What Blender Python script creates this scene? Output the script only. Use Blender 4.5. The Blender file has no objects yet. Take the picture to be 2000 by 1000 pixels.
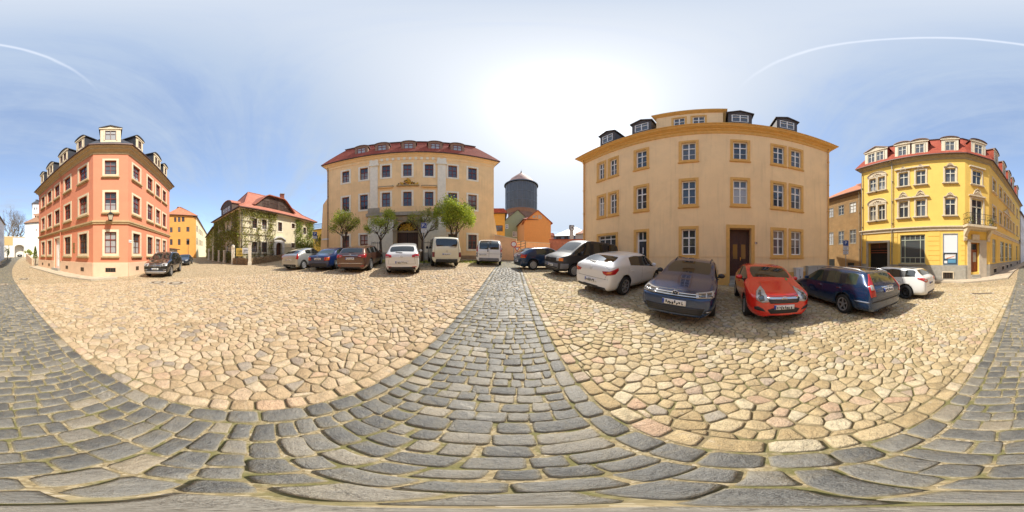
import bpy, bmesh, math, random
import numpy as np
from mathutils import Vector, Matrix
from mathutils.bvhtree import BVHTree
R = math.radians
rnd = random.Random(7)
S = bpy.context.scene
C = S.collection

# ------------------------------------------------------------------ camera, sky, sun, exposure
CAMZ = 1.6
cam_d = bpy.data.cameras.new("camera")
cam_d.type = 'PANO'
try:
    cam_d.cycles.panorama_type = 'EQUIRECTANGULAR'
    cam_d.cycles.latitude_min = R(-90); cam_d.cycles.latitude_max = R(90)
    cam_d.cycles.longitude_min = R(-180); cam_d.cycles.longitude_max = R(180)
except Exception:
    cam_d.panorama_type = 'EQUIRECTANGULAR'
cam_d.clip_start = 0.02
cam_d.clip_end = 5000
cam = bpy.data.objects.new("camera", cam_d)
C.objects.link(cam)
cam.location = (0, 0, CAMZ)
cam.rotation_euler = (R(90), 0, 0)
S.camera = cam

SUN_AZ, SUN_EL = 19.8, 51.0       # azimuth clockwise from +Y
sunv = Vector((math.sin(R(SUN_AZ)) * math.cos(R(SUN_EL)), math.cos(R(SUN_AZ)) * math.cos(R(SUN_EL)), math.sin(R(SUN_EL))))
sl = bpy.data.lights.new("sun", 'SUN')
sl.energy = 2.0; sl.angle = R(0.6); sl.color = (1.0, 0.94, 0.84)
so = bpy.data.objects.new("sun", sl); C.objects.link(so)
so.rotation_euler = sunv.to_track_quat('Z', 'Y').to_euler()
S.view_settings.view_transform = 'Standard'
S.view_settings.look = 'None'
S.view_settings.exposure = 1.62
S.view_settings.gamma = 1.0
S.view_settings.use_curve_mapping = False
S.render.engine = 'CYCLES'
S.cycles.use_denoising = True
S.cycles.max_bounces = 6
S.cycles.sample_clamp_indirect = 6

W = bpy.data.worlds.new("World"); S.world = W; W.use_nodes = True
nt = W.node_tree; nt.nodes.clear()
class NT:
    """tiny node helper"""
    def __init__(s, tree): s.t = tree
    def n(s, typ, ins=None, **kw):
        nd = s.t.nodes.new(typ)
        for k, v in kw.items(): setattr(nd, k, v)
        for k, v in (ins or {}).items():
            sock = nd.inputs[k]
            if hasattr(v, 'is_output') or isinstance(v, bpy.types.NodeSocket): s.t.links.new(v, sock)
            else: sock.default_value = v
        return nd
    def m(s, op, a, b=None, c=None):
        nd = s.t.nodes.new('ShaderNodeMath'); nd.operation = op
        for i, v in enumerate((a, b, c)):
            if v is None: continue
            if isinstance(v, bpy.types.NodeSocket): s.t.links.new(v, nd.inputs[i])
            else: nd.inputs[i].default_value = v
        return nd.outputs[0]
    def ramp(s, fac, stops, interp='LINEAR'):
        nd = s.t.nodes.new('ShaderNodeValToRGB'); nd.color_ramp.interpolation = interp
        e = nd.color_ramp.elements
        while len(e) > 1: e.remove(e[0])
        e[0].position = stops[0][0]; e[0].color = (*stops[0][1], 1)
        for p, c in stops[1:]:
            q = e.new(p); q.color = (*c, 1)
        s.t.links.new(fac, nd.inputs[0]); return nd.outputs[0]
    def mix(s, fac, a, b, mode='MIX'):
        nd = s.t.nodes.new('ShaderNodeMix'); nd.data_type = 'RGBA'; nd.blend_type = mode
        for i, v in ((0, fac), (6, a), (7, b)):
            if isinstance(v, bpy.types.NodeSocket): s.t.links.new(v, nd.inputs[i])
            else: nd.inputs[i].default_value = v if i == 0 else ((*v, 1) if len(v) == 3 else v)
        return nd.outputs[2]
N = NT(nt)
sky = N.n('ShaderNodeTexSky', sky_type='NISHITA', sun_disc=False, sun_elevation=R(SUN_EL), sun_rotation=R(SUN_AZ),
          altitude=200, air_density=1.0, dust_density=0.6, ozone_density=2.5)
tc = N.n('ShaderNodeTexCoord')
sep = N.n('ShaderNodeSeparateXYZ', {0: tc.outputs['Generated']})
zc = N.m('MAXIMUM', sep.outputs[2], 0.03)
zz = N.m('ADD', zc, 0.12)
px = N.m('DIVIDE', sep.outputs[0], zz); py = N.m('DIVIDE', sep.outputs[1], zz)
pv = N.n('ShaderNodeCombineXYZ', {0: px, 1: py, 2: 0.0})
mp = N.n('ShaderNodeMapping', {0: pv.outputs[0], 'Rotation': (0, 0, R(35)), 'Scale': (0.55, 1.5, 1)})
n1 = N.n('ShaderNodeTexNoise', {'Vector': mp.outputs[0], 'Scale': 0.9, 'Detail': 9, 'Roughness': 0.55, 'Distortion': 0.5})
n2 = N.n('ShaderNodeTexNoise', {'Vector': pv.outputs[0], 'Scale': 2.6, 'Detail': 8, 'Roughness': 0.62, 'Distortion': 1.2})
sund = N.n('ShaderNodeVectorMath', {0: tc.outputs['Generated'], 1: tuple(sunv)}, operation='DOT_PRODUCT').outputs['Value']
near = N.n('ShaderNodeMapRange', {0: sund, 1: 0.25, 2: 1.0, 3: 0.0, 4: 1.0}, interpolation_type='SMOOTHSTEP').outputs[0]
mp3 = N.n('ShaderNodeMapping', {0: pv.outputs[0], 'Rotation': (0, 0, R(-62)), 'Scale': (0.8, 5.0, 1)})
n3 = N.n('ShaderNodeTexNoise', {'Vector': mp3.outputs[0], 'Scale': 1.5, 'Detail': 10, 'Roughness': 0.62, 'Distortion': 0.9})
cl = N.m('ADD', N.m('MULTIPLY', n1.outputs[0], 0.62), N.m('ADD', N.m('MULTIPLY', n2.outputs[0], 0.22), N.m('MULTIPLY', n3.outputs[0], 0.30)))
cl = N.m('ADD', cl, N.m('MULTIPLY', near, 0.33))
cov = N.n('ShaderNodeMapRange', {0: cl, 1: 0.46, 2: 0.82, 3: 0.36, 4: 0.97}, interpolation_type='SMOOTHSTEP').outputs[0]
# a straight contrail across the sky, seen as an arc: distance to a line in the plane of the clouds
zd = N.m('MAXIMUM', sep.outputs[2], 0.05)
gx = N.m('DIVIDE', sep.outputs[0], zd); gy = N.m('DIVIDE', sep.outputs[1], zd)
wob = N.n('ShaderNodeTexNoise', {'Vector': pv.outputs[0], 'Scale': 9.0, 'Detail': 3}).outputs[0]
dl = N.m('ADD', N.m('MULTIPLY', gx, -0.549), N.m('MULTIPLY', gy, 0.836))
dl = N.m('ADD', dl, 0.2366)
dl = N.m('ADD', dl, N.m('MULTIPLY', N.m('SUBTRACT', wob, 0.5), 0.012))
al = N.m('ADD', N.m('MULTIPLY', gx, 0.836), N.m('MULTIPLY', gy, 0.549))
band = N.n('ShaderNodeMapRange', {0: N.m('ABSOLUTE', dl), 1: 0.0, 2: 0.0105, 3: 1.0, 4: 0.0}, interpolation_type='SMOOTHSTEP').outputs[0]
fa = N.n('ShaderNodeMapRange', {0: N.m('ABSOLUTE', al), 1: 0.18, 2: 0.62, 3: 0.95, 4: 0.0}, interpolation_type='SMOOTHSTEP').outputs[0]
trail = N.m('MULTIPLY', N.m('MULTIPLY', band, fa), N.m('ADD', N.m('MULTIPLY', n2.outputs[0], 0.8), 0.45))
cov2 = N.m('MINIMUM', cov, 1.0)
# cloud brightness: thin cirrus lit by the sun, brightest close to it
glow = N.m('POWER', N.m('MAXIMUM', sund, 0.0), 16.0)
glow2 = N.m('POWER', N.m('MAXIMUM', sund, 0.0), 90.0)
veil = N.mix(N.n('ShaderNodeMapRange', {0: sund, 1: 0.55, 2: 0.99}, interpolation_type='SMOOTHSTEP').outputs[0], (1.70, 2.08, 2.68), (2.75, 2.88, 3.08))
ccol = N.n('ShaderNodeVectorMath', {0: veil, 'Scale': N.m('ADD', N.m('ADD', 1.0, N.m('MULTIPLY', glow, 0.35)), N.m('MULTIPLY', glow2, 4.0))}, operation='SCALE').outputs[0]
skyc = N.mix(cov2, sky.outputs[0], ccol)
skyc = N.mix(N.m('MINIMUM', N.m('MULTIPLY', trail, 0.75), 0.8), skyc, (3.1, 3.3, 3.7))
bg = N.n('ShaderNodeBackground', {0: skyc, 1: 0.1})
wo = N.n('ShaderNodeOutputWorld', {0: bg.outputs[0]})

# ------------------------------------------------------------------ ground height
GY = [(-200, -1.3), (-60, -1.2), (-50, -1.05), (-31, -.12), (-23, .15), (-12, .36), (-6, .22), (0, 0), (5, -.41), (10, -.80), (14, -.93), (20, -1.25), (30, -1.6), (300, -1.6)]
def _gy(y):
    return float(np.interp(y, [a for a, b in GY], [b for a, b in GY]))
_ys = np.arange(-120, 120.01, 0.25)
_gs = np.interp(_ys, [a for a, b in GY], [b for a, b in GY])
_k = np.hanning(19); _k /= _k.sum()
_gs = np.convolve(np.pad(_gs, 9, mode='edge'), _k, mode='valid')
def gz(x, y):
    xx = max(-45.0, min(14.0, x))
    return -(0.035 * xx + float(np.interp(y, _ys, _gs)))
def gzv(x, y):
    return -(0.035 * np.clip(x, -45, 14) + np.interp(y, _ys, _gs))
def gnorm(x, y):
    e = 0.8
    return Vector((gz(x - e, y) - gz(x + e, y), gz(x, y - e) - gz(x, y + e), 2 * e)).normalized()

# ------------------------------------------------------------------ materials
def srgb(r, g, b):
    f = lambda v: (v / 255 / 12.92) if v <= 10 else ((v / 255 + .055) / 1.055) ** 2.4
    return (f(r), f(g), f(b))
MATS = {}
def mat(name, col, rough=.7, metal=0.0, var=0.0, scale=3.0, bump=0.0, bscale=40.0, coat=0.0, spec=0.5, stain=0.0, streak=0.0, emis=None):
    if name in MATS: return MATS[name]
    m = bpy.data.materials.new(name); m.use_nodes = True
    t = m.node_tree; t.nodes.clear(); n = NT(t)
    out = n.n('ShaderNodeOutputMaterial')
    p = n.n('ShaderNodeBsdfPrincipled', {'Roughness': rough, 'Metallic': metal, 'Base Color': (*col, 1)})
    p.inputs['Specular IOR Level'].default_value = spec
    if coat: p.inputs['Coat Weight'].default_value = coat; p.inputs['Coat Roughness'].default_value = 0.04
    t.links.new(p.outputs[0], out.inputs[0])
    g = n.n('ShaderNodeNewGeometry').outputs['Position'] if (var or stain or streak or bump) else None
    colsock = None
    if var:
        a = n.n('ShaderNodeTexNoise', {'Vector': g, 'Scale': scale, 'Detail': 6, 'Roughness': .6}).outputs[0]
        mr = n.n('ShaderNodeMapRange', {0: a, 1: .3, 2: .7, 3: 1 - var, 4: 1 + var * .6}).outputs[0]
        cc = n.n('ShaderNodeVectorMath', {0: col, 'Scale': mr}, operation='SCALE').outputs[0]
        colsock = cc
    if stain:
        a = n.n('ShaderNodeTexNoise', {'Vector': g, 'Scale': .45, 'Detail': 5, 'Roughness': .65, 'Distortion': .8}).outputs[0]
        f = n.n('ShaderNodeMapRange', {0: a, 1: .48, 2: .72, 3: 0, 4: stain}).outputs[0]
        colsock = n.mix(f, colsock if colsock else col, tuple(c * .62 for c in col))
    if streak:
        mpn = n.n('ShaderNodeMapping', {0: g, 'Scale': (3.0, 3.0, .22)})
        a = n.n('ShaderNodeTexNoise', {'Vector': mpn.outputs[0], 'Scale': 1.6, 'Detail': 5, 'Roughness': .6}).outputs[0]
        f = n.n('ShaderNodeMapRange', {0: a, 1: .52, 2: .75, 3: 0, 4: streak}).outputs[0]
        colsock = n.mix(f, colsock if colsock else col, tuple(c * .7 for c in col))
    if colsock: t.links.new(colsock, p.inputs['Base Color'])
    if bump:
        b = n.n('ShaderNodeTexNoise', {'Vector': g, 'Scale': bscale, 'Detail': 4}).outputs[0]
        bn = n.n('ShaderNodeBump', {'Height': b, 'Strength': bump, 'Distance': .02})
        t.links.new(bn.outputs[0], p.inputs['Normal'])
    MATS[name] = m
    return m

def roof_mat(name, c1, c2, rw=.30, rough=.7):
    """rows of tiles: bands along Z with random tile tint"""
    if name in MATS: return MATS[name]
    m = bpy.data.materials.new(name); m.use_nodes = True
    t = m.node_tree; t.nodes.clear(); n = NT(t)
    out = n.n('ShaderNodeOutputMaterial'); p = n.n('ShaderNodeBsdfPrincipled', {'Roughness': rough, 'Specular IOR Level': .2})
    t.links.new(p.outputs[0], out.inputs[0])
    g = n.n('ShaderNodeNewGeometry').outputs['Position']
    s = n.n('ShaderNodeSeparateXYZ', {0: g})
    row = n.m('DIVIDE', s.outputs[2], rw * .8)
    fr = n.m('FRACT', row)
    v = n.n('ShaderNodeTexVoronoi', {'Vector': g, 'Scale': 3.2}, feature='F1')
    wn = n.n('ShaderNodeTexNoise', {'Vector': g, 'Scale': .8, 'Detail': 5}).outputs[0]
    f = n.m('ADD', n.m('MULTIPLY', n.n('ShaderNodeSeparateColor', {0: v.outputs['Color']}).outputs[0], .5), n.m('MULTIPLY', wn, .55))
    col = n.mix(f, c1, c2)
    t.links.new(col, p.inputs['Base Color'])
    bn = n.n('ShaderNodeBump', {'Height': fr, 'Strength': .5, 'Distance': .03})
    t.links.new(bn.outputs[0], p.inputs['Normal'])
    MATS[name] = m
    return m

def glass_mat(name, col, rough=.03, spec=.8):
    return mat(name, col, rough, 0, spec=spec)

M = dict(
    pink=mat('pink render', (.72, .265, .15), .85, var=.06, scale=1.2, bump=.15, stain=.12, streak=.10),
    pinkplinth=mat('pale peach plinth', (.72, .50, .34), .85, var=.1, scale=1.5, bump=.15, stain=.2),
    stonecream=mat('cream sandstone trim', (.74, .62, .43), .8, var=.12, scale=6, bump=.1, streak=.2),
    stonetan=mat('tan sandstone cornice', (.50, .36, .19), .8, var=.18, scale=5, bump=.1, streak=.2),
    palace=mat('apricot palace render', (.95, .64, .32), .85, var=.08, scale=1.0, bump=.12, stain=.3, streak=.4),
    palacew=mat('off white palace stone', (.86, .78, .62), .8, var=.1, scale=3, bump=.1, streak=.15),
    orange=mat('peach townhouse render', (.96, .685, .375), .88, var=.07, scale=.8, bump=.15, stain=.28, streak=.42),
    orangetrim=mat('ochre stucco trim', (.74, .42, .12), .85, var=.12, scale=4, bump=.1),
    yellow=mat('bright yellow render', (.84, .57, .13), .85, var=.06, scale=1.0, bump=.12, stain=.10, streak=.10),
    yellowtrim=mat('sandstone window trim', (.66, .56, .40), .8, var=.15, scale=6, bump=.1, streak=.2),
    greystone=mat('grey stone plinth', (.36, .34, .29), .85, var=.2, scale=4, bump=.2, stain=.3),
    cream=mat('cream old render', (.74, .66, .45), .9, var=.10, scale=1.5, bump=.2, stain=.3, streak=.2),
    ochre=mat('ochre render', (.76, .36, .085), .9, var=.07, scale=1, stain=.15, streak=.15),
    white=mat('white wall paint', (.80, .76, .68), .88, var=.06, scale=1, bump=.1, stain=.15, streak=.1),
    whitetrim=mat('white paint', (.82, .82, .80), .5, var=.04),
    redframe=mat('dark red window paint', (.20, .03, .02), .4, var=.1),
    brownframe=mat('brown window paint', (.12, .045, .025), .45, var=.15),
    pane=glass_mat('window glass', (.035, .045, .06)),
    pane2=glass_mat('window glass greyer', (.09, .10, .115)),
    curtain=glass_mat('curtained glass', (.36, .36, .36), .12),
    blind=glass_mat('blind behind glass', (.22, .21, .19), .1),
    slate=roof_mat('dark slate roof', (.035, .036, .045), (.085, .085, .095), .2, .5),
    dorm=mat('weathered dormer slate', (.085, .07, .065), .7, var=.25, scale=5),
    tile=roof_mat('red clay tiles', (.24, .048, .03), (.42, .10, .058), rough=.85),
    tileold=roof_mat('faded clay tiles', (.34, .12, .06), (.50, .22, .12)),
    gutter=mat('brown metal gutter', (.11, .055, .04), .5, .3, var=.2),
    pipe=mat('zinc pipe', (.30, .29, .27), .45, .6, var=.2),
    brown=mat('dirty brown render', (.31, .19, .08), .92, var=.22, scale=1.6, bump=.3, stain=.75, streak=.5),
    doorbrown=mat('dark brown door wood', (.075, .03, .018), .5, var=.25, scale=8),
    doorred=mat('reddish wood door', (.26, .075, .03), .45, var=.25, scale=8),
    black=mat('black iron', (.015, .015, .016), .45, .4),
    darkhole=mat('dark interior', (.01, .009, .008), .9),
    gold=mat('gilded metal', (.75, .45, .07), .35, .7, var=.3, scale=12),
    rubble=mat('rubble stone', (.30, .21, .12), .95, var=.5, scale=6, bump=1.0, bscale=9, stain=.4),
    bark=mat('tree bark', (.10, .065, .04), .95, var=.35, scale=14, bump=.6),
    barkgrey=mat('pale grey bark', (.22, .18, .14), .95, var=.3, scale=10),
    kerb=mat('kerb granite', (.44, .38, .29), .9, spec=.1, var=.2, scale=6, bump=.3),
    walk=mat('pavement slabs', (.52, .42, .30), .92, var=.22, scale=3, bump=.3, stain=.25),
    iron=mat('rusty cast iron', (.16, .11, .07), .95, 0, spec=.05, var=.3, scale=10, bump=.4),
)

# ------------------------------------------------------------------ mesh building
class MB:
    def __init__(s): s.v = []; s.f = []; s.mi = []; s.ms = []
    def _m(s, m):
        if m not in s.ms: s.ms.append(m)
        return s.ms.index(m)
    def face(s, pts, m):
        b = len(s.v); s.v += [tuple(p) for p in pts]; s.f.append(tuple(range(b, b + len(pts)))); s.mi.append(s._m(m))
    def add(s, vs, fs, m):
        b = len(s.v); s.v += [tuple(p) for p in vs]; k = s._m(m)
        for f in fs: s.f.append(tuple(b + i for i in f)); s.mi.append(k)
    def hexa(s, p, m):   # p: 8 points, bottom 4 then top 4
        s.add(p, [(0, 3, 2, 1), (4, 5, 6, 7), (0, 1, 5, 4), (1, 2, 6, 5), (2, 3, 7, 6), (3, 0, 4, 7)], m)
    def box(s, x0, x1, y0, y1, z0, z1, m):
        s.hexa([(x0, y0, z0), (x1, y0, z0), (x1, y1, z0), (x0, y1, z0), (x0, y0, z1), (x1, y0, z1), (x1, y1, z1), (x0, y1, z1)], m)
    def fbox(s, F, u0, u1, z0, z1, o0, o1, m):
        w = F.W
        s.hexa([w(u0, z0, o1), w(u1, z0, o1), w(u1, z0, o0), w(u0, z0, o0), w(u0, z1, o1), w(u1, z1, o1), w(u1, z1, o0), w(u0, z1, o0)], m)
    def tube(s, pts, rad, m, n=6, cap=True):
        pts = [Vector(p) for p in pts]
        if not hasattr(rad, '__len__'): rad = [rad] * len(pts)
        rings = []
        prev = None
        for i, p in enumerate(pts):
            d = (pts[min(i + 1, len(pts) - 1)] - pts[max(i - 1, 0)])
            if d.length < 1e-9: d = Vector((0, 0, 1))
            d.normalize()
            a = d.orthogonal().normalized() if prev is None else (prev - d * prev.dot(d))
            if a.length < 1e-6: a = d.orthogonal()
            a.normalize(); prev = a
            b = d.cross(a)
            rings.append([p + (a * math.cos(2 * math.pi * k / n) + b * math.sin(2 * math.pi * k / n)) * rad[i] for k in range(n)])
        vs = [q for r in rings for q in r]; fs = []
        for i in range(len(rings) - 1):
            for k in range(n):
                fs.append((i * n + k, i * n + (k + 1) % n, (i + 1) * n + (k + 1) % n, (i + 1) * n + k))
        if cap:
            fs.append(tuple(range(n - 1, -1, -1))); fs.append(tuple((len(rings) - 1) * n + k for k in range(n)))
        s.add(vs, fs, m)
    def lathe(s, prof, m, n=24, org=(0, 0, 0), axis='Z', caps=False):
        vs = []; fs = []
        for r, h in prof:
            for k in range(n):
                a = 2 * math.pi * k / n
                if axis == 'Z': q = (org[0] + r * math.cos(a), org[1] + r * math.sin(a), org[2] + h)
                elif axis == 'Y': q = (org[0] + r * math.cos(a), org[1] + h, org[2] + r * math.sin(a))
                else: q = (org[0] + h, org[1] + r * math.cos(a), org[2] + r * math.sin(a))
                vs.append(q)
        for i in range(len(prof) - 1):
            for k in range(n):
                fs.append((i * n + k, i * n + (k + 1) % n, (i + 1) * n + (k + 1) % n, (i + 1) * n + k))
        if caps: fs.append(tuple(range(n))); fs.append(tuple((len(prof) - 1) * n + k for k in range(n)))
        s.add(vs, fs, m)
    def build(s, name, parent=None, smooth=False, loc=None, fixn=True):
        me = bpy.data.meshes.new(name)
        me.from_pydata(s.v, [], s.f)
        for m in s.ms: me.materials.append(m)
        me.polygons.foreach_set('material_index', s.mi)
        if smooth: me.polygons.foreach_set('use_smooth', [True] * len(me.polygons))
        me.update()
        if fixn and len(s.f) < 60000:
            bm = bmesh.new(); bm.from_mesh(me); bmesh.ops.recalc_face_normals(bm, faces=bm.faces); bm.to_mesh(me); bm.free()
        o = bpy.data.objects.new(name, me); C.objects.link(o)
        if parent is not None:
            o.parent = parent; o.matrix_parent_inverse = parent.matrix_basis.inverted()
        if loc is not None: o.location = loc
        return o
def empty(name, loc=(0, 0, 0)):
    o = bpy.data.objects.new(name, None); C.objects.link(o); o.location = loc; o.empty_display_size = .2; return o
def tag(o, label=None, cat=None, group=None, kind=None):
    if label: o['label'] = label
    if cat: o['category'] = cat
    if group: o['group'] = group
    if kind: o['kind'] = kind
    return o
def recenter(o):
    """put a lone mesh's origin at the middle of its base"""
    me = o.data; n = len(me.vertices); a = np.empty(n * 3); me.vertices.foreach_get('co', a); a = a.reshape(-1, 3)
    c = np.array([(a[:, 0].min() + a[:, 0].max()) / 2, (a[:, 1].min() + a[:, 1].max()) / 2, a[:, 2].min()])
    a -= c; me.vertices.foreach_set('co', a.ravel()); me.update(); o.location = tuple(c); return o

def thdir(px):
    th = (px / 2000 - .5) * 2 * math.pi
    return math.sin(th), math.cos(th)
def at(px, d):
    x, y = thdir(px); return (x * d, y * d)
def zat(d, py): return CAMZ + d * math.tan(R((500 - py) * .18))

class Face:
    """a vertical facade plane from P0 (left seen from the square) to P1"""
    def __init__(s, P0, P1):
        s.P0 = Vector((*P0, 0)); s.P1 = Vector((*P1, 0)); d = s.P1 - s.P0
        s.len = d.length; s.U = d / s.len; s.N = Vector((s.U.y, -s.U.x, 0))
    def t(s, px):
        x, y = thdir(px); cr = lambda a, b: a[0] * b[1] - a[1] * b[0]
        return cr(s.P0, s.U) / cr((x, y), s.U)
    def u(s, px):
        x, y = thdir(px); t = s.t(px); return (Vector((x * t, y * t, 0)) - s.P0).dot(s.U)
    def z(s, px, py, o=0): return zat(s.t(px), py)
    def W(s, u, z, o=0):
        p = s.P0 + s.U * u + s.N * o; return (p.x, p.y, z)

def wallface(mb, F, zb, zt, ops, m, depth=.2):
    us = sorted({0.0, F.len} | {v for o in ops for v in (o[0], o[1])})
    zs = sorted({zb, zt} | {v for o in ops for v in (o[2], o[3])})
    for i in range(len(us) - 1):
        if us[i + 1] - us[i] < 1e-5: continue
        for j in range(len(zs) - 1):
            uc = (us[i] + us[i + 1]) / 2; zc_ = (zs[j] + zs[j + 1]) / 2
            if any(o[0] < uc < o[1] and o[2] < zc_ < o[3] for o in ops): continue
            mb.face([F.W(us[i], zs[j]), F.W(us[i + 1], zs[j]), F.W(us[i + 1], zs[j + 1]), F.W(us[i], zs[j + 1])], m)
    for o in ops:
        u0, u1, z0, z1 = o[:4]; dp = o[4] if len(o) > 4 else depth
        mb.face([F.W(u0, z0), F.W(u0, z1), F.W(u0, z1, -dp), F.W(u0, z0, -dp)], m)
        mb.face([F.W(u1, z0), F.W(u1, z0, -dp), F.W(u1, z1, -dp), F.W(u1, z1)], m)
        mb.face([F.W(u0, z0), F.W(u0, z0, -dp), F.W(u1, z0, -dp), F.W(u1, z0)], m)
        mb.face([F.W(u0, z1), F.W(u1, z1), F.W(u1, z1, -dp), F.W(u0, z1, -dp)], m)

def window(parent, F, u0, u1, z0, z1, depth=.18, sur=None, sill=None, fr=None, bars=(1, (.62,)), fw=.055, pane=None, mun=0, off=0, name='window', cap=None, surbot=True):
    """opening trim + casement; sur=(width, projection, material), sill=(material, overhang, height, projection)"""
    fr = fr or M['whitetrim']; w = u1 - u0; h = z1 - z0; a = off
    mb = MB()
    if sur:
        sw, sp, sm = sur
        mb.fbox(F, u0 - sw, u0 - .002, z0 - (sw if surbot else 0), z1 + sw, a - .02, a + sp, sm)
        mb.fbox(F, u1 + .002, u1 + sw, z0 - (sw if surbot else 0), z1 + sw, a - .02, a + sp, sm)
        mb.fbox(F, u0 - .002, u1 + .002, z1 + .002, z1 + sw, a - .02, a + sp, sm)
        if surbot: mb.fbox(F, u0 - .002, u1 + .002, z0 - sw, z0 - .002, a - .02, a + sp, sm)
    if cap: mb.fbox(F, u0 - cap[1], u1 + cap[1], z1 + cap[3], z1 + cap[3] + cap[2], a, a + cap[4], cap[0])
    o0, o1 = a - depth + .012, a - depth + .062
    mb.fbox(F, u0 + .003, u0 + fw, z0 + .003, z1 - .003, o0, o1, fr); mb.fbox(F, u1 - fw, u1 - .003, z0 + .003, z1 - .003, o0, o1, fr)
    mb.fbox(F, u0 + fw, u1 - fw, z0 + .003, z0 + fw, o0, o1, fr); mb.fbox(F, u0 + fw, u1 - fw, z1 - fw, z1 - .003, o0, o1, fr)
    nv, hs = bars
    for i in range(1, nv + 1):
        uc = u0 + w * i / (nv + 1); mb.fbox(F, uc - fw * .55, uc + fw * .55, z0 + fw, z1 - fw, o0, o1 + .008, fr)
    for q in hs:
        zc_ = z0 + h * q; mb.fbox(F, u0 + fw, u1 - fw, zc_ - fw * .6, zc_ + fw * .6, o0 + .004, o1 + .014, fr)
    lv = [0] + list(hs) + [1]
    for k in range(mun):
        for i in range(len(lv) - 1):
            if lv[i + 1] - lv[i] < .45 and i == len(lv) - 2: continue
            zc_ = z0 + h * (lv[i] + (lv[i + 1] - lv[i]) * (k + 1) / (mun + 1))
            mb.fbox(F, u0 + fw, u1 - fw, zc_ - .013, zc_ + .013, o0 + .008, o1 - .008, fr)
    ob = mb.build(name, parent)
    g = MB(); g.face([F.W(u0, z0, o0 + .01), F.W(u1, z0, o0 + .01), F.W(u1, z1, o0 + .01), F.W(u0, z1, o0 + .01)], pane or rnd.choice([M['pane'], M['pane'], M['pane2']]))
    if pane is None and rnd.random() < .45:      # a blind or half curtain behind the glass
        q = rnd.uniform(.3, .75); up = rnd.random() < .6; za, zb_ = (z0 + h * q, z1) if up else (z0, z0 + h * q)
        g.face([F.W(u0, za, o0 + .013), F.W(u1, za, o0 + .013), F.W(u1, zb_, o0 + .013), F.W(u0, zb_, o0 + .013)], rnd.choice([M['blind'], M['curtain'], M['pane2']]))
    _child(g, 'pane', ob, parent)
    if sill:
        sm, ov, sh, spj = sill
        sb = MB(); zt_ = z0 - (sur[0] if (sur and surbot) else 0) - .002
        sb.fbox(F, u0 - ov, u1 + ov, zt_ - sh, zt_, a - .01, a + spj, sm)
        sb.fbox(F, u0 - ov * .8, u1 + ov * .8, zt_ - sh * 1.7, zt_ - sh - .001, a - .01, a + spj * .55, sm)
        _child(sb, 'sill', ob, parent)
    return ob
def _child(mb, name, par, root, smooth=False, fixn=True):
    """child of a part that is itself placed in world coordinates under root"""
    o = mb.build(name, None, smooth, fixn=fixn); o.parent = par
    o.matrix_parent_inverse = Matrix.Identity(4)
    return o

def offpoly(poly, d):
    n = len(poly); out = []
    for i in range(n):
        p0 = Vector(poly[i - 1]); p1 = Vector(poly[i]); p2 = Vector(poly[(i + 1) % n])
        a = (p1 - p0).normalized(); b = (p2 - p1).normalized()
        na = Vector((a.y, -a.x)); nb = Vector((b.y, -b.x)); m_ = na + nb
        m_ = m_ / max(.2, m_.dot(na)); out.append((p1.x + m_.x * d, p1.y + m_.y * d))
    return out
def sweep(mb, poly, prof, m, edges=None):
    """profile (offset, z) swept round polygon edges"""
    rings = [[(x, y, z) for x, y in offpoly(poly, o)] for o, z in prof]
    n = len(poly)
    for i in (range(n) if edges is None else edges):
        j = (i + 1) % n
        for k in range(len(prof) - 1):
            mb.face([rings[k][i], rings[k][j], rings[k + 1][j], rings[k + 1][i]], m)
        if edges is not None:
            if (i - 1) % n not in edges: mb.face([rings[k][i] for k in range(len(prof))], m)
            if j not in edges: mb.face([rings[k][j] for k in range(len(prof))][::-1], m)
def roof_mesh(parent, poly, z, ov, inset, rise, m, top=None, name='roof', gut=None, th=.1):
    mb = MB()
    a = offpoly(poly, ov); b = offpoly(poly, -inset); n = len(poly)
    for i in range(n):
        j = (i + 1) % n
        mb.face([(*a[i], z), (*a[j], z), (*b[j], z + rise), (*b[i], z + rise)], m)
        mb.face([(*a[i], z - th), (*a[j], z - th), (*a[j], z), (*a[i], z)], gut or m)
    mb.face([(*p, z - th) for p in a][::-1], gut or m)
    if top:
        tin, tr, tm = top; c = offpoly(poly, -inset - tin)
        for i in range(n):
            j = (i + 1) % n
            mb.face([(*b[i], z + rise), (*b[j], z + rise), (*c[j], z + rise + tr), (*c[i], z + rise + tr)], tm)
        mb.face([(*p, z + rise + tr) for p in c], tm)
    else: mb.face([(*p, z + rise) for p in b], m)
    return mb.build(name, parent)
def text_mesh(txt, size, mtl, name, M4, parent=None, ext=.004):
    cu = bpy.data.curves.new('t', 'FONT'); cu.body = txt; cu.size = size; cu.extrude = ext; cu.align_x = 'CENTER'; cu.align_y = 'CENTER'
    o = bpy.data.objects.new('t', cu); C.objects.link(o)
    dg = bpy.context.evaluated_depsgraph_get(); me = bpy.data.meshes.new_from_object(o.evaluated_get(dg))
    bpy.data.objects.remove(o); bpy.data.curves.remove(cu)
    me.transform(M4); me.materials.clear(); me.materials.append(mtl); me.name = name
    ob = bpy.data.objects.new(name, me); C.objects.link(ob)
    if parent is not None:
        ob.parent = parent; ob.matrix_parent_inverse = parent.matrix_basis.inverted()
    return ob
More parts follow.
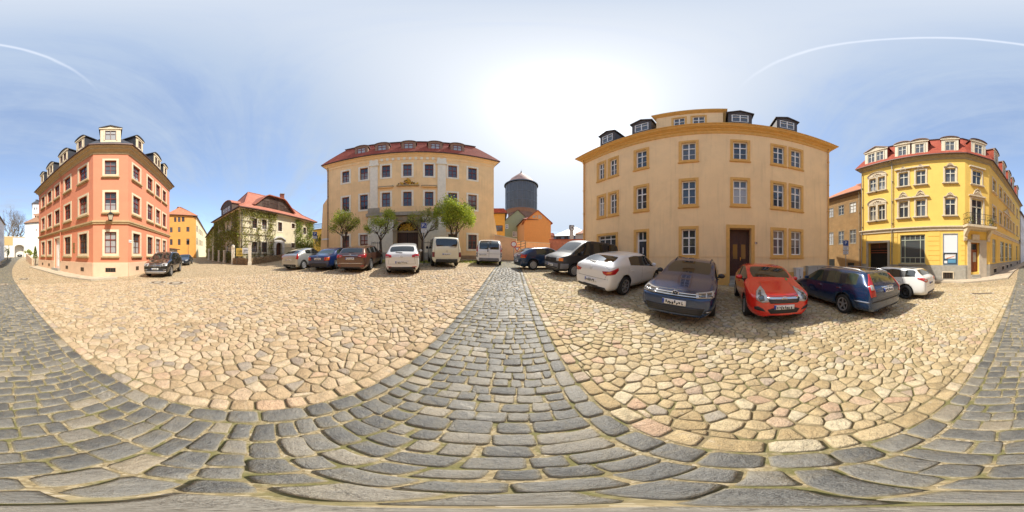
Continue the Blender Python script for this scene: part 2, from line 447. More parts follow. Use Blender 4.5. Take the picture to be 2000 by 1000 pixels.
# ------------------------------------------------------------------ ground sheet
SX0, SX1 = -1.10, 0.60                 # the grey sett strip runs along Y between these
def strip_c(y):                        # far down the street the strip bends with the road
    return 0.0 if y > -14 else -0.0042 * (y + 14) ** 2
def ground_material():
    m = bpy.data.materials.new('paving ground'); m.use_nodes = True
    t = m.node_tree; t.nodes.clear(); n = NT(t)
    out = n.n('ShaderNodeOutputMaterial'); p = n.n('ShaderNodeBsdfPrincipled', {'Roughness': .92})
    t.links.new(p.outputs[0], out.inputs[0])
    g = n.n('ShaderNodeNewGeometry').outputs['Position']
    s = n.n('ShaderNodeSeparateXYZ', {0: g})
    # joints: sandy grit with moss
    a = n.n('ShaderNodeTexNoise', {'Vector': g, 'Scale': 2.2, 'Detail': 5}).outputs[0]
    b = n.n('ShaderNodeTexNoise', {'Vector': g, 'Scale': 90, 'Detail': 4}).outputs[0]
    bL = n.n('ShaderNodeMapRange', {0: s.outputs[0], 1: -.2, 2: 1.2, 3: .0, 4: .5}).outputs[0]
    moss = n.n('ShaderNodeMapRange', {0: n.m('ADD', a, n.m('MULTIPLY', bL, .25)), 1: .48, 2: .72, 3: 0, 4: .75}).outputs[0]
    joint = n.mix(b, (.13, .095, .05), (.34, .26, .155))
    joint = n.mix(moss, joint, (.15, .145, .05))
    sm_ = n.m('LESS_THAN', n.m('ABSOLUTE', n.m('ADD', s.outputs[0], .25)), .86)
    gr_ = n.n('ShaderNodeTexVoronoi', {'Vector': g, 'Scale': 75.0}, feature='F1'); gc = n.n('ShaderNodeSeparateColor', {0: gr_.outputs['Color']}).outputs[0]
    sand = n.ramp(gc, [(0, (.10, .075, .04)), (.4, (.24, .18, .10)), (.8, (.42, .34, .21)), (1, (.58, .50, .38))]); sand = n.mix(b, sand, (.30, .24, .13)); a2 = n.n('ShaderNodeTexNoise', {'Vector': g, 'Scale': 7.0, 'Detail': 5}).outputs[0]
    sand = n.mix(n.n('ShaderNodeMapRange', {0: a2, 1: .45, 2: .6, 3: 0, 4: .85}).outputs[0], sand, (.13, .125, .04))
    joint = n.mix(sm_, joint, sand)
    # far paving pattern
    mpv = n.n('ShaderNodeMapping', {0: g, 'Scale': (5.2, 6.2, 0)})
    v = n.n('ShaderNodeTexVoronoi', {'Vector': mpv.outputs[0], 'Scale': 1.0, 'Randomness': .8}, feature='F1')
    ve = n.n('ShaderNodeTexVoronoi', {'Vector': mpv.outputs[0], 'Scale': 1.0, 'Randomness': .8}, feature='DISTANCE_TO_EDGE')
    rv = n.n('ShaderNodeSeparateColor', {0: v.outputs['Color']})
    tan = n.ramp(rv.outputs[0], [(0, (.40, .28, .155)), (.5, (.53, .39, .235)), (.85, (.58, .46, .30)), (1, (.40, .33, .24))])
    big = n.n('ShaderNodeTexNoise', {'Vector': g, 'Scale': .35, 'Detail': 5}).outputs[0]
    tan = n.mix(n.m('MULTIPLY', big, .5), tan, (.46, .34, .20))
    grey = n.ramp(rv.outputs[1], [(0, (.09, .092, .09)), (.5, (.135, .135, .125)), (1, (.20, .185, .15))])
    # strip mask (straight near, bending with the street)
    yb = n.m('MINIMUM', n.m('ADD', s.outputs[1], 14), 0.0)
    cx = n.m('MULTIPLY', n.m('MULTIPLY', yb, yb), 0.0042)
    xs = n.m('ADD', n.m('ADD', s.outputs[0], cx), 0.25)
    instrip = n.m('LESS_THAN', n.m('ABSOLUTE', xs), n.n('ShaderNodeMapRange', {0: s.outputs[1], 1: -30, 2: -14, 3: 1.5, 4: .85}).outputs[0])
    col = n.mix(instrip, tan, grey)
    edge = n.n('ShaderNodeMapRange', {0: ve.outputs[0], 1: .03, 2: .12, 3: 0, 4: 1}).outputs[0]
    col = n.mix(edge, joint, col)
    ln = n.n('ShaderNodeVectorMath', {0: g}, operation='LENGTH').outputs['Value']
    far = n.m('GREATER_THAN', ln, 1000.0)
    rr = n.n('ShaderNodeAttribute', attribute_name='far').outputs['Fac']
    col = n.mix(rr, joint, col)
    # country beyond the town
    land = n.n('ShaderNodeMapRange', {0: ln, 1: 90, 2: 110}).outputs[0]
    col = n.mix(land, col, (.16, .15, .08))
    t.links.new(col, p.inputs['Base Color'])
    hb = n.m('ADD', n.m('MULTIPLY', edge, n.m('MULTIPLY', rr, 1.0)), n.m('MULTIPLY', b, .25))
    bn = n.n('ShaderNodeBump', {'Height': hb, 'Strength': .8, 'Distance': .02})
    t.links.new(bn.outputs[0], p.inputs['Normal'])
    return m
RST = 10.5                             # modelled stones reach this far
def make_ground():
    rad = [0.0] + list(np.geomspace(.15, 9, 34)) + list(np.linspace(9.3, 60, 130)) + [75, 100, 140, 200, 300, 450, 700]
    na = 180; V = []; Fc = []; far = []
    for i, r in enumerate(rad):
        for k in range(na):
            a = 2 * math.pi * k / na; x = r * math.cos(a); y = r * math.sin(a)
            V.append((x, y, gz(x, y) - (.006 if r < RST + .3 else .0)))
            far.append(1.0 if r > RST - .25 else 0.0)
    for i in range(len(rad) - 1):
        for k in range(na):
            k2 = (k + 1) % na; b = i * na
            if i == 0: Fc.append((0, na + k, na + k2))
            else: Fc.append((b + k, b + na + k, b + na + k2, b + k2))
    me = bpy.data.meshes.new('ground'); me.from_pydata(V, [], Fc)
    at_ = me.attributes.new('far', 'FLOAT', 'POINT'); at_.data.foreach_set('value', far)
    me.polygons.foreach_set('use_smooth', [True] * len(me.polygons)); me.materials.append(ground_material()); me.update()
    o = bpy.data.objects.new('ground', me); C.objects.link(o); tag(o, 'sloping cobbled square ground with mossy joints', kind='structure')
make_ground()

# ------------------------------------------------------------------ stones
def stone_material(name, stops, rough, bumpd, specular=.5, crack=.10):
    m = bpy.data.materials.new(name); m.use_nodes = True
    t = m.node_tree; t.nodes.clear(); n = NT(t)
    out = n.n('ShaderNodeOutputMaterial'); p = n.n('ShaderNodeBsdfPrincipled', {'Roughness': rough})
    p.inputs['Specular IOR Level'].default_value = specular
    t.links.new(p.outputs[0], out.inputs[0])
    g = n.n('ShaderNodeNewGeometry').outputs['Position']
    tint = n.n('ShaderNodeAttribute', attribute_name='tint').outputs['Fac']
    col = n.ramp(tint, stops)
    a = n.n('ShaderNodeTexNoise', {'Vector': g, 'Scale': 14, 'Detail': 8, 'Roughness': .7}).outputs[0]
    f = n.n('ShaderNodeMapRange', {0: a, 1: .3, 2: .72, 3: .72, 4: 1.22}).outputs[0]
    col = n.n('ShaderNodeVectorMath', {0: col, 'Scale': f}, operation='SCALE').outputs[0]
    sp = n.n('ShaderNodeTexNoise', {'Vector': g, 'Scale': 140, 'Detail': 3, 'Roughness': .7}).outputs[0]
    f2 = n.n('ShaderNodeMapRange', {0: sp, 1: .3, 2: .7, 3: .8, 4: 1.2}).outputs[0]
    col = n.n('ShaderNodeVectorMath', {0: col, 'Scale': f2}, operation='SCALE').outputs[0]
    bl = n.n('ShaderNodeTexNoise', {'Vector': g, 'Scale': 4.5, 'Detail': 6, 'Roughness': .7, 'Distortion': 1.0}).outputs[0]
    col = n.mix(n.n('ShaderNodeMapRange', {0: bl, 1: .52, 2: .68, 3: 0, 4: .45}).outputs[0], col, (.20, .17, .11))
    col = n.mix(n.n('ShaderNodeMapRange', {0: bl, 1: .40, 2: .28, 3: 0, 4: .35}).outputs[0], col, (.60, .56, .47))
    cr = n.n('ShaderNodeTexVoronoi', {'Vector': n.n('ShaderNodeVectorMath', {0: g, 1: n.n('ShaderNodeVectorMath', {0: n.n('ShaderNodeTexNoise', {'Vector': g, 'Scale': 12.0, 'Detail': 4}).outputs['Color'], 'Scale': .12}, operation='SCALE').outputs[0]}, operation='ADD').outputs[0], 'Scale': 11.0}, feature='DISTANCE_TO_EDGE').outputs[0]
    crk = n.n('ShaderNodeMapRange', {0: cr, 1: .0, 2: .035, 3: 1, 4: 0}).outputs[0]
    col = n.mix(n.m('MULTIPLY', crk, crack), col, (.10, .08, .05))
    # sandy dirt caught at the rims
    rim = n.n('ShaderNodeAttribute', attribute_name='rim').outputs['Fac']
    rm = n.m('MULTIPLY', rim, n.n('ShaderNodeMapRange', {0: a, 1: .35, 2: .65, 3: .1, 4: .85}).outputs[0])
    col = n.mix(rm, col, (.36, .30, .18))
    t.links.new(col, p.inputs['Base Color'])
    t.links.new(n.n('ShaderNodeMapRange', {0: a, 1: .3, 2: .7, 3: rough - .15, 4: min(1, rough + .15)}).outputs[0], p.inputs['Roughness'])
    mu = n.n('ShaderNodeTexNoise', {'Vector': g, 'Scale': 32, 'Detail': 7, 'Roughness': .65, 'Distortion': .4}).outputs[0]
    mu = n.m('SUBTRACT', n.m('ADD', mu, n.m('MULTIPLY', sp, .25)), n.m('MULTIPLY', crk, crack))
    bn = n.n('ShaderNodeBump', {'Height': mu, 'Strength': 1.0, 'Distance': bumpd})
    t.links.new(bn.outputs[0], p.inputs['Normal'])
    return m
TAN = stone_material('tan cobblestone', [(0, (.40, .28, .155)), (.25, (.50, .36, .21)), (.5, (.55, .41, .25)), (.72, (.60, .47, .31)), (.86, (.55, .37, .23)), (.94, (.38, .32, .25)), (1, (.30, .23, .17))], .8, .02)
TANR = stone_material('golden cobblestone', [(0, (.42, .31, .16)), (.3, (.52, .39, .21)), (.6, (.58, .46, .27)), (.8, (.62, .53, .36)), (.93, (.54, .36, .23)), (1, (.38, .34, .27))], .8, .022)
GREY = stone_material('grey sett', [(0, (.09, .09, .084)), (.4, (.13, .127, .114)), (.75, (.175, .166, .142)), (.93, (.23, .205, .16)), (1, (.34, .28, .19))], .50, .012, .65, .04)

def cell(seed, neigh, gap, clip):
    """Voronoi cell of seed by half-plane clipping, pulled in by the joint width"""
    sx, sy = seed; poly = [(sx - .4, sy - .4), (sx + .4, sy - .4), (sx + .4, sy + .4), (sx - .4, sy + .4)]
    for k, (qx, qy) in enumerate(neigh):
        dx, dy = qx - sx, qy - sy; L = math.hypot(dx, dy)
        if L < 1e-6 or L > .8: continue
        nx, ny = dx / L, dy / L; lim = nx * sx + ny * sy + L / 2 - gap
        poly = clipp(poly, nx, ny, lim)
        if not poly: return None
    for nx, ny, lim in clip:
        poly = clipp(poly, nx, ny, lim)
        if not poly: return None
    return poly
def clipp(poly, nx, ny, lim):
    out = []; n = len(poly)
    ds = [nx * p[0] + ny * p[1] - lim for p in poly]
    if max(ds) <= 0: return poly
    for i in range(n):
        a = poly[i - 1]; b = poly[i]; da = ds[i - 1]; db = ds[i]
        if (da <= 0) != (db <= 0):
            t = da / (da - db); out.append((a[0] + (b[0] - a[0]) * t, a[1] + (b[1] - a[1]) * t))
        if db <= 0: out.append(b)
    return out if len(out) > 2 else None
def chaikin(p, q=.22):
    out = []; n = len(p)
    for i in range(n):
        a = p[i]; b = p[(i + 1) % n]
        out.append((a[0] + (b[0] - a[0]) * q, a[1] + (b[1] - a[1]) * q)); out.append((a[0] + (b[0] - a[0]) * (1 - q), a[1] + (b[1] - a[1]) * (1 - q)))
    return out
class Stones:
    def __init__(s): s.V = []; s.F = []; s.T = []; s.Rm = []
    def add(s, poly, dist, hh=.016):
        n = len(poly); area = 0
        for i in range(n):
            a = poly[i - 1]; b = poly[i]; area += a[0] * b[1] - a[1] * b[0]
        if abs(area) / 2 < .0022: return
        if area < 0: poly = poly[::-1]
        # drop very short edges
        pl = []
        for p in poly:
            if not pl or math.hypot(p[0] - pl[-1][0], p[1] - pl[-1][1]) > .018: pl.append(p)
        if len(pl) < 3: return
        poly = [(p[0] + rnd.uniform(-.006, .006), p[1] + rnd.uniform(-.006, .006)) for p in pl]
        if dist < 6.5: poly = chaikin(poly, rnd.uniform(.07, .17))
        n = len(poly); cx = sum(p[0] for p in poly) / n; cy = sum(p[1] for p in poly) / n
        rr = math.sqrt(abs(area) / 2) / 2
        tilt = (rnd.gauss(0, .035), rnd.gauss(0, .035)); lift = rnd.uniform(-.005, .006); z0 = gz(cx, cy)
        tint = rnd.random(); b = len(s.V)
        rings = [(1.0, -.012, 1.0), (1 - .003 / rr, hh * .72, .75), (1 - .013 / rr, hh * .98, .12)] if dist < 6.5 else [(1.0, -.012, 1.0), (1 - .006 / rr, hh * .9, .3)]
        gx_ = gz(cx + .1, cy) - gz(cx - .1, cy); gy_ = gz(cx, cy + .1) - gz(cx, cy - .1)
        for sc, z, rm in rings:
            sc = max(.25, sc)
            for p in poly:
                x = cx + (p[0] - cx) * sc; y = cy + (p[1] - cy) * sc
                zz_ = z0 + (x - cx) * (gx_ * 5 + (tilt[0] if z > 0 else 0)) + (y - cy) * (gy_ * 5 + (tilt[1] if z > 0 else 0)) + z + (lift + rnd.uniform(-.0022, .0022) if z > 0 else 0)
                s.V.append((x, y, zz_)); s.T.append(tint); s.Rm.append(rm)
        s.V.append((cx + rnd.uniform(-.2, .2) * rr, cy + rnd.uniform(-.2, .2) * rr, z0 + hh * rnd.uniform(.98, 1.2) + lift)); s.T.append(tint); s.Rm.append(0)
        nr = len(rings)
        for r in range(nr - 1):
            for k in range(n):
                k2 = (k + 1) % n; s.F.append((b + r * n + k, b + r * n + k2, b + (r + 1) * n + k2, b + (r + 1) * n + k))
        c_ = b + nr * n; q = b + (nr - 1) * n
        for k in range(n): s.F.append((q + k, q + (k + 1) % n, c_))
    def build(s, name, m, label):
        me = bpy.data.meshes.new(name); me.from_pydata(s.V, [], s.F)
        for nm, d in (('tint', s.T), ('rim', s.Rm)):
            a = me.attributes.new(nm, 'FLOAT', 'POINT'); a.data.foreach_set('value', d)
        me.polygons.foreach_set('use_smooth', [True] * len(me.polygons)); me.materials.append(m); me.update()
        o = bpy.data.objects.new(name, me); C.objects.link(o); tag(o, label, kind='structure'); return o
def field(side):
    st = Stones(); G = {}
    px_, py_ = (.156, .124) if side < 0 else (.144, .126)
    jit = .46 if side < 0 else .34
    nx = int(RST / px_) + 3; ny = int(RST / py_) + 3
    xe = SX0 if side < 0 else SX1
    def gone(i, j): return (i * 7919 + j * 104729 + i * j * 31) % 97 < 9
    def seed(i, j):
        if (i, j) not in G:
            # rows follow gentle arcs so that the courses never run dead straight
            x = (i + .5 * (j & 1)) * px_; y = j * py_
            y2 = y + .55 * math.sin(x * .75 + .8 * side) + .2 * math.sin(x * 2.1 + y * .3)
            x2 = x + .25 * math.sin(y * .8)
            G[(i, j)] = (x2 + rnd.uniform(-jit, jit) * px_ * .95, y2 + rnd.uniform(-jit, jit) * py_)
        return G[(i, j)]
    rng = range(-nx, int(-1.1 / px_) + 4) if side < 0 else range(int(.6 / px_) - 4, nx)
    clip = [(1, 0, xe - .155)] if side < 0 else [(-1, 0, -(xe + .155))]
    for i in rng:
        for j in range(-ny - 4, ny + 4):
            if gone(i, j): continue
            s_ = seed(i, j); d = math.hypot(*s_)
            if d > RST: continue
            if side < 0 and s_[0] > xe + .2: continue
            if side > 0 and s_[0] < xe - .2: continue
            nb = [seed(i + a, j + b) for a in (-2, -1, 0, 1, 2) for b in (-2, -1, 0, 1, 2) if (a or b) and not gone(i + a, j + b)]
            gap = rnd.uniform(.002, .007) if side < 0 else rnd.uniform(.003, .008)
            c = cell(s_, nb, gap, clip)
            if c: st.add(c, d, rnd.uniform(.009, .017))
    # a course of longer stones along the strip
    y = -RST
    while y < RST:
        L = rnd.uniform(.14, .30); x0, x1 = (xe - .145, xe - .008) if side < 0 else (xe + .008, xe + .145)
        st.add([(x0 + rnd.uniform(-.012, .012), y + .01), (x1, y + .01), (x1 + rnd.uniform(-.01, .01), y + L - .01), (x0, y + L - .01)], abs(y) + 1, .016)
        y += L
    return st
field(-1).build('square_cobbles', TAN, 'irregular sandy tan cobbles of the wide square')
field(1).build('parking_cobbles', TANR, 'rounded golden cobbles with mossy joints in the parking area')
def strip():
    st = Stones(); y = -RST - .2
    # edge courses
    for xa in (SX0 + .005, SX1 - .165):
        yy = -RST
        while yy < RST:
            L = rnd.uniform(.18, .30)
            st.add([(xa + rnd.uniform(-.008, .008), yy + .008), (xa + .15, yy + rnd.uniform(.004, .014)), (xa + .15, yy + L - .008), (xa + rnd.uniform(-.008, .01), yy + L - .01)], abs(yy) + .5, .017)
            yy += L
    x0_, x1_ = SX0 + .165, SX1 - .18
    ph = [rnd.uniform(-.5, .5) for _ in range(8)]
    wv = lambda x, y: .05 * math.sin(x * 1.7 + y * .35) + .022 * math.sin(x * 5.1 + y * 1.7 + 1)
    while y < RST:
        p = rnd.uniform(.112, .148); x = x0_
        while x < x1_ - .04:
            w = rnd.uniform(.12, .25)
            if x1_ - (x + w) < .11: w = x1_ - x
            ga = rnd.uniform(.004, .010); gb = rnd.uniform(.004, .009)
            j = lambda: rnd.uniform(-.010, .010)
            st.add([(x + ga + j(), y + gb + wv(x, y) + j()), (x + w - ga + j(), y + gb + wv(x + w, y) + j()),
                    (x + w - ga + j(), y + p - gb + wv(x + w, y + p) + j()), (x + w / 2, y + p - gb + wv(x + w / 2, y + p) + j() * .7), (x + ga + j(), y + p - gb + wv(x, y + p) + j())], math.hypot(x, y), rnd.uniform(.008, .014))
            x += w
        y += p
    return st
strip().build('road_setts', GREY, 'worn blue grey setts laid in courses along the lane')
# ------------------------------------------------------------------ buildings
def bld(name, label, cat, poly, zt, wm, ops=None, zb=None):
    """ops: {edge index: openings}; edge i joins poly[i] to poly[i+1]"""
    zb = min(gz(*p) for p in poly) - .5 if zb is None else zb
    root = empty(name, (sum(p[0] for p in poly) / len(poly), sum(p[1] for p in poly) / len(poly), zb + .5)); tag(root, label, cat)
    mb = MB(); Fs = []
    for i in range(len(poly)):
        F = Face(poly[i], poly[(i + 1) % len(poly)]); Fs.append(F)
        wallface(mb, F, zb, zt, (ops or {}).get(i, []), wm)
    o = mb.build('wall', root, fixn=False)
    return root, Fs
def back(P0, P1, d):
    """two rear corners of a block d deep behind the facade P0-P1"""
    F = Face(P0, P1); n = -F.N * d
    return [(P1[0] + n.x, P1[1] + n.y), (P0[0] + n.x, P0[1] + n.y)]
def part(mb, name, root, smooth=False): return mb.build(name, root, smooth)
def floors(F, cols, zs):
    return [(F.u(a), F.u(b), z0, z1) for a, b in cols for z0, z1 in zs]
def dormer(root, F, uc, w, z0, h, front, deep, wallm, roofm, kind='gable', nwin=1, ww=.6, wh=.9, wz=.35, fr=None, trim=None, sidem=None, pane=None):
    """front stands `front` behind the facade plane"""
    mb = MB(); o1 = -front; o0 = -front - deep; u0, u1 = uc - w / 2, uc + w / 2; sm = sidem or wallm
    tot = nwin * ww + (nwin - 1) * .18; ws = [(uc - tot / 2 + i * (ww + .18), uc - tot / 2 + i * (ww + .18) + ww) for i in range(nwin)]
    us = sorted({u0, u1} | {v for a in ws for v in a})
    for a, b in zip(us, us[1:]):
        m_ = (a + b) / 2
        if any(x0 < m_ < x1 for x0, x1 in ws):
            mb.face([F.W(a, z0, o1), F.W(b, z0, o1), F.W(b, z0 + wz, o1), F.W(a, z0 + wz, o1)], wallm)
            mb.face([F.W(a, z0 + wz + wh, o1), F.W(b, z0 + wz + wh, o1), F.W(b, z0 + h, o1), F.W(a, z0 + h, o1)], wallm)
        else: mb.face([F.W(a, z0, o1), F.W(b, z0, o1), F.W(b, z0 + h, o1), F.W(a, z0 + h, o1)], wallm)
    for uu in (u0, u1): mb.face([F.W(uu, z0, o1), F.W(uu, z0, o0), F.W(uu, z0 + h, o0), F.W(uu, z0 + h, o1)], sm)
    body = part(mb, 'dormer', root)
    rb = MB(); e = .12; zt = z0 + h
    if kind == 'gable':
        rh = w * .22; prof = [(u0 - e, zt - .02), (uc, zt + rh), (u1 + e, zt - .02)]
    elif kind == 'seg':
        prof = [(uc + (w / 2 + e) * math.sin(t), zt - .02 + w * .20 * (math.cos(t) - math.cos(1.25)) / (1 - math.cos(1.25))) for t in [(-1.25 + 2.5 * k / 8) for k in range(9)]]
        k_ = (w / 2 + e) / abs(prof[0][0] - uc); prof = [(uc + (a - uc) * k_, b) for a, b in prof]
    else: prof = [(u0 - e, zt), (u1 + e, zt + .02)]
    tk = .10
    for (a, za), (b, zb_) in zip(prof, prof[1:]):
        rb.hexa([F.W(a, za, o1 + e), F.W(b, zb_, o1 + e), F.W(b, zb_, o0), F.W(a, za, o0), F.W(a, za + tk, o1 + e), F.W(b, zb_ + tk, o1 + e), F.W(b, zb_ + tk, o0), F.W(a, za + tk, o0)], roofm)
    if kind != 'flat':
        rb.face([F.W(a, z, o1 + .015) for a, z in prof] , trim or wallm)
        if trim: rb.fbox(F, u0 - e * .8, u1 + e * .8, zt - .14, zt - .02, o1, o1 + .09, trim)
    _child(rb, 'roof', body, root)
    for a, b in ws:
        wb = MB(); fr_ = fr or M['whitetrim']; q = .06; za, zb_ = z0 + wz, z0 + wz + wh
        if trim:
            wb.fbox(F, a - .09, a, za - .05, zb_ + .09, o1, o1 + .04, trim); wb.fbox(F, b, b + .09, za - .05, zb_ + .09, o1, o1 + .04, trim); wb.fbox(F, a, b, zb_, zb_ + .09, o1, o1 + .04, trim)
        wb.fbox(F, a, a + q, za, zb_, o1 - .06, o1 - .01, fr_); wb.fbox(F, b - q, b, za, zb_, o1 - .06, o1 - .01, fr_)
        wb.fbox(F, a + q, b - q, za, za + q, o1 - .06, o1 - .01, fr_); wb.fbox(F, a + q, b - q, zb_ - q, zb_, o1 - .06, o1 - .01, fr_)
        if ww > .5: wb.fbox(F, (a + b) / 2 - q / 2, (a + b) / 2 + q / 2, za + q, zb_ - q, o1 - .055, o1 - .005, fr_)
        wb.fbox(F, a + q, b - q, za + wh * .6, za + wh * .6 + q * .8, o1 - .055, o1 - .007, fr_)
        _child(wb, 'window_frame', body, root)
        g = MB(); g.face([F.W(a, za, o1 - .05), F.W(b, za, o1 - .05), F.W(b, zb_, o1 - .05), F.W(a, zb_, o1 - .05)], pane or M['pane2']); _child(g, 'pane', body, root)
def pipe(root, F, u, z0, z1, o=.09, m=None, r=.05):
    mb = MB(); mb.tube([F.W(u, z0, o), F.W(u, z1 - .3, o), F.W(u, z1, o + .15)], r, m or M['pipe'], 8)
    for k in range(int((z1 - z0) / 2.2)): mb.fbox(F, u - r * 1.3, u + r * 1.3, z0 + 1 + k * 2.2, z0 + 1.05 + k * 2.2, 0, o + r + .01, m or M['pipe'])
    mb.build('downpipe', root)

# ---------- salmon pink corner house
A0, A1, A2, A3 = at(76, 23.6), at(182, 12.6), at(250, 12.6), at(331, 21.6)
def pink_house():
    # seen from the square the faces run right to left in polygon order A0(left end) A1 A2 A3(right end)
    b1 = (A3[0] - 4, A3[1] - 9.5); b0 = (A0[0] - 9, A0[1] - 3)
    poly = [A0, A1, A2, A3, b1, b0]
    FL, FC, FR = Face(A0, A1), Face(A1, A2), Face(A2, A3)
    zt = FC.z(216, 297)
    Z2 = (FC.z(216, 340.8), FC.z(216, 313.6)); Z1 = (FC.z(216, 410.5), FC.z(216, 375.5)); Z0 = (FC.z(216, 495), FC.z(216, 453))
    cs = (FC.z(216, 438), FC.z(216, 430)); zp = FC.z(216, 514)
    Lc = [(156.8, 168), (128, 136), (108.5, 115.5), (94, 100), (82, 87)]
    Rc = [(262, 271), (289.6, 296), (306, 310.8), (318.8, 322.8)]
    ww = 1.18
    def col(F, a, b):
        u0, u1 = F.u(a), F.u(b); c = (u0 + u1) / 2; return (c - ww / 2, c + ww / 2)
    Lu = [col(FL, a, b) for a, b in Lc]; Ru = [col(FR, a, b) for a, b in Rc]; Cu = [(FC.u(204.6), FC.u(227.2))]
    door = (Lu[2][0] - .02, Lu[2][1] + .05)
    zfl = gz(FL.W(door[0], 0)[0], FL.W(door[0], 0)[1])
    ops = {0: [], 1: [], 2: []}
    for k, us in ((0, Lu), (1, Cu), (2, Ru)):
        for i, (a, b) in enumerate(us):
            for zi, z in enumerate((Z0, Z1, Z2)):
                if k == 0 and i == 2 and zi == 0: ops[0].append((door[0], door[1], zfl + .35, Z0[1] + .1, .3)); continue
                ops[k].append((a, b, *z))
    # cellar vents
    vents = {0: [1.2, 0, 0], 1: [], 2: []}
    root, Fs = bld('corner_house', 'salmon pink three-storey corner house with cream window surrounds and slate roof', 'house', poly, zt, M['pink'], ops)
    sur = (.19, .045, M['stonecream']); sill = (M['stonetan'], .26, .12, .17)
    for k, F, us in ((0, FL, Lu), (1, FC, Cu), (2, FR, Ru)):
        for i, (a, b) in enumerate(us):
            for zi, z in enumerate((Z0, Z1, Z2)):
                if k == 0 and i == 2 and zi == 0: continue
                window(root, F, a, b, *z, depth=.17, sur=sur, sill=sill, fr=M['redframe'] if zi or k == 1 else M['brownframe'], bars=(1, (.64,)), mun=1, pane=M['curtain'] if (zi == 0 and k == 1) or rnd.random() < .2 else None)
    # entrance door
    d = MB(); u0, u1 = door; z0 = zfl + .35; z1 = Z0[1] + .1
    for a, b in ((u0 - .19, u0), (u1, u1 + .19)): d.fbox(FL, a, b, z0 - .3, z1 + .19, -.02, .05, M['stonecream'])
    d.fbox(FL, u0, u1, z1, z1 + .19, -.02, .05, M['stonecream']); d.fbox(FL, u0, u1, z0, z1, -.3, -.2, M['whitetrim'])
    for q in (.12, .56):
        for hh in ((.15, .9), (1.1, 1.9)): d.fbox(FL, u0 + q * (u1 - u0), u0 + (q + .32) * (u1 - u0), z0 + hh[0], z0 + hh[1], -.2, -.175, M['whitetrim'])
    dd = part(d, 'door', root); s = MB(); s.fbox(FL, u0 - .2, u1 + .2, z0 - .6, z0 - .02, -.25, .35, M['greystone']); _child(s, 'step', dd, root)
    # plinth, string course, cornice
    p = MB(); zb = min(gz(*q) for q in poly) - .5
    for F, k in ((FL, 0), (FC, 1), (FR, 2)):
        segs = [(0, F.len)] if k else [(0, door[0] - .2), (door[1] + .2, F.len)]
        vs = {0: [Lu[0], Lu[1], Lu[3], Lu[4]], 1: Cu, 2: Ru}[k]
        for a, b in segs:
            e0 = .0 if a > 0 else 0; p.fbox(F, a, b, zb, zp, 0, .07, M['pinkplinth']); p.fbox(F, a, b, zp - .002, zp + .05, 0, .03, M['pinkplinth'])
    pl = part(p, 'plinth', root)
    for F, k in ((FL, 0), (FC, 1), (FR, 2)):
        for i, (a, b) in enumerate({0: [Lu[0], Lu[1], Lu[3], Lu[4]], 1: Cu, 2: Ru}[k]):
            c = (a + b) / 2; x, y, _ = F.W(c, 0); zg = gz(x, y); wv_ = .38 if k == 1 else .22
            if zp - zg < .55: continue
            v = MB(); zc_ = (zp + zg) / 2 + .02
            v.fbox(F, c - wv_, c + wv_, zc_ - .16, zc_ + .16, .07, .078, M['darkhole'])
            for q in range(5): v.fbox(F, c - wv_ + (2 * wv_) * q / 4 - .012, c - wv_ + (2 * wv_) * q / 4 + .012, zc_ - .16, zc_ + .16, .078, .095, M['iron'])
            part(v, 'cellar_grille', root)
    st = MB(); sweep(st, poly, [(-.01, cs[0]), (.10, cs[0] + .03), (.10, cs[0] + .12), (.16, cs[0] + .16), (.16, cs[1] - .05), (-.01, cs[1])], M['stonetan'], edges=[0, 1, 2]); part(st, 'string_course', root)
    co = MB(); sweep(co, poly, [(-.01, zt - .25), (.06, zt - .25), (.06, zt - .05), (.20, zt + .08), (.34, zt + .16), (.34, zt + .30), (.52, zt + .42), (.52, zt + .52), (-.05, zt + .52)], M['stonetan'], edges=[0, 1, 2]); part(co, 'cornice', root)
    roof_mesh(root, poly, zt + .60, .62, 1.3, 2.3, M['slate'], top=(2.6, .9, M['slate']), gut=M['gutter'], th=.09)
    pipe(root, FL, FL.u(119.5), zp, zt, m=mat('pink painted pipe', (.62, .25, .15), .6))
    # dormers
    kw = dict(front=-.25, deep=2.6, wallm=M['stonecream'], roofm=M['slate'], fr=M['brownframe'], trim=M['stonecream'], sidem=M['slate'])
    dormer(root, FC, FC.len / 2, 1.55, zt + .62, 2.3, kind='gable', ww=.85, wh=1.25, wz=.7, **{**kw, 'pane': M['curtain']})
    for px_, nn in ((161.5, 1), (128, 2), (101.5, 2), (86, 1)):
        dormer(root, FL, FL.u(px_), 1.2 + .6 * (nn - 1), zt + .62, 1.95, kind='seg', nwin=nn, ww=.55, wh=.95, wz=.7, **kw)
    for px_, nn in ((267.5, 1), (303, 2), (319, 1)):
        dormer(root, FR, FR.u(px_), 1.2 + .6 * (nn - 1), zt + .62, 1.95, kind='seg', nwin=nn, ww=.55, wh=.95, wz=.7, **kw)
    # roof edge snow rail
    r = MB()
    for F in (FC,):
        for q in np.linspace(.1, F.len - .1, 12): r.fbox(F, q - .012, q + .012, zt + .6, zt + .95, .2, .22, M['pipe'])
        r.fbox(F, 0, F.len, zt + .93, zt + .96, .195, .225, M['pipe'])
    part(r, 'snow_guard', root)
    # street name plate and small brass plates
    s = MB(); a, b = FR.u(251.5), FR.u(260.5); z0, z1 = FR.z(256, 474), FR.z(256, 469)
    s.fbox(FR, a, b, z0, z1, .0, .02, M['whitetrim'])
    n_ = 9
    for q in range(n_): s.fbox(FR, a + (b - a) * (q + .3) / n_, a + (b - a) * (q + .75) / n_, z0 + (z1 - z0) * .3, z0 + (z1 - z0) * .7, .02, .023, M['black'])
    o = tag(s.build('street_sign'), 'white street name plate on the pink corner house wall', 'sign'); recenter(o)
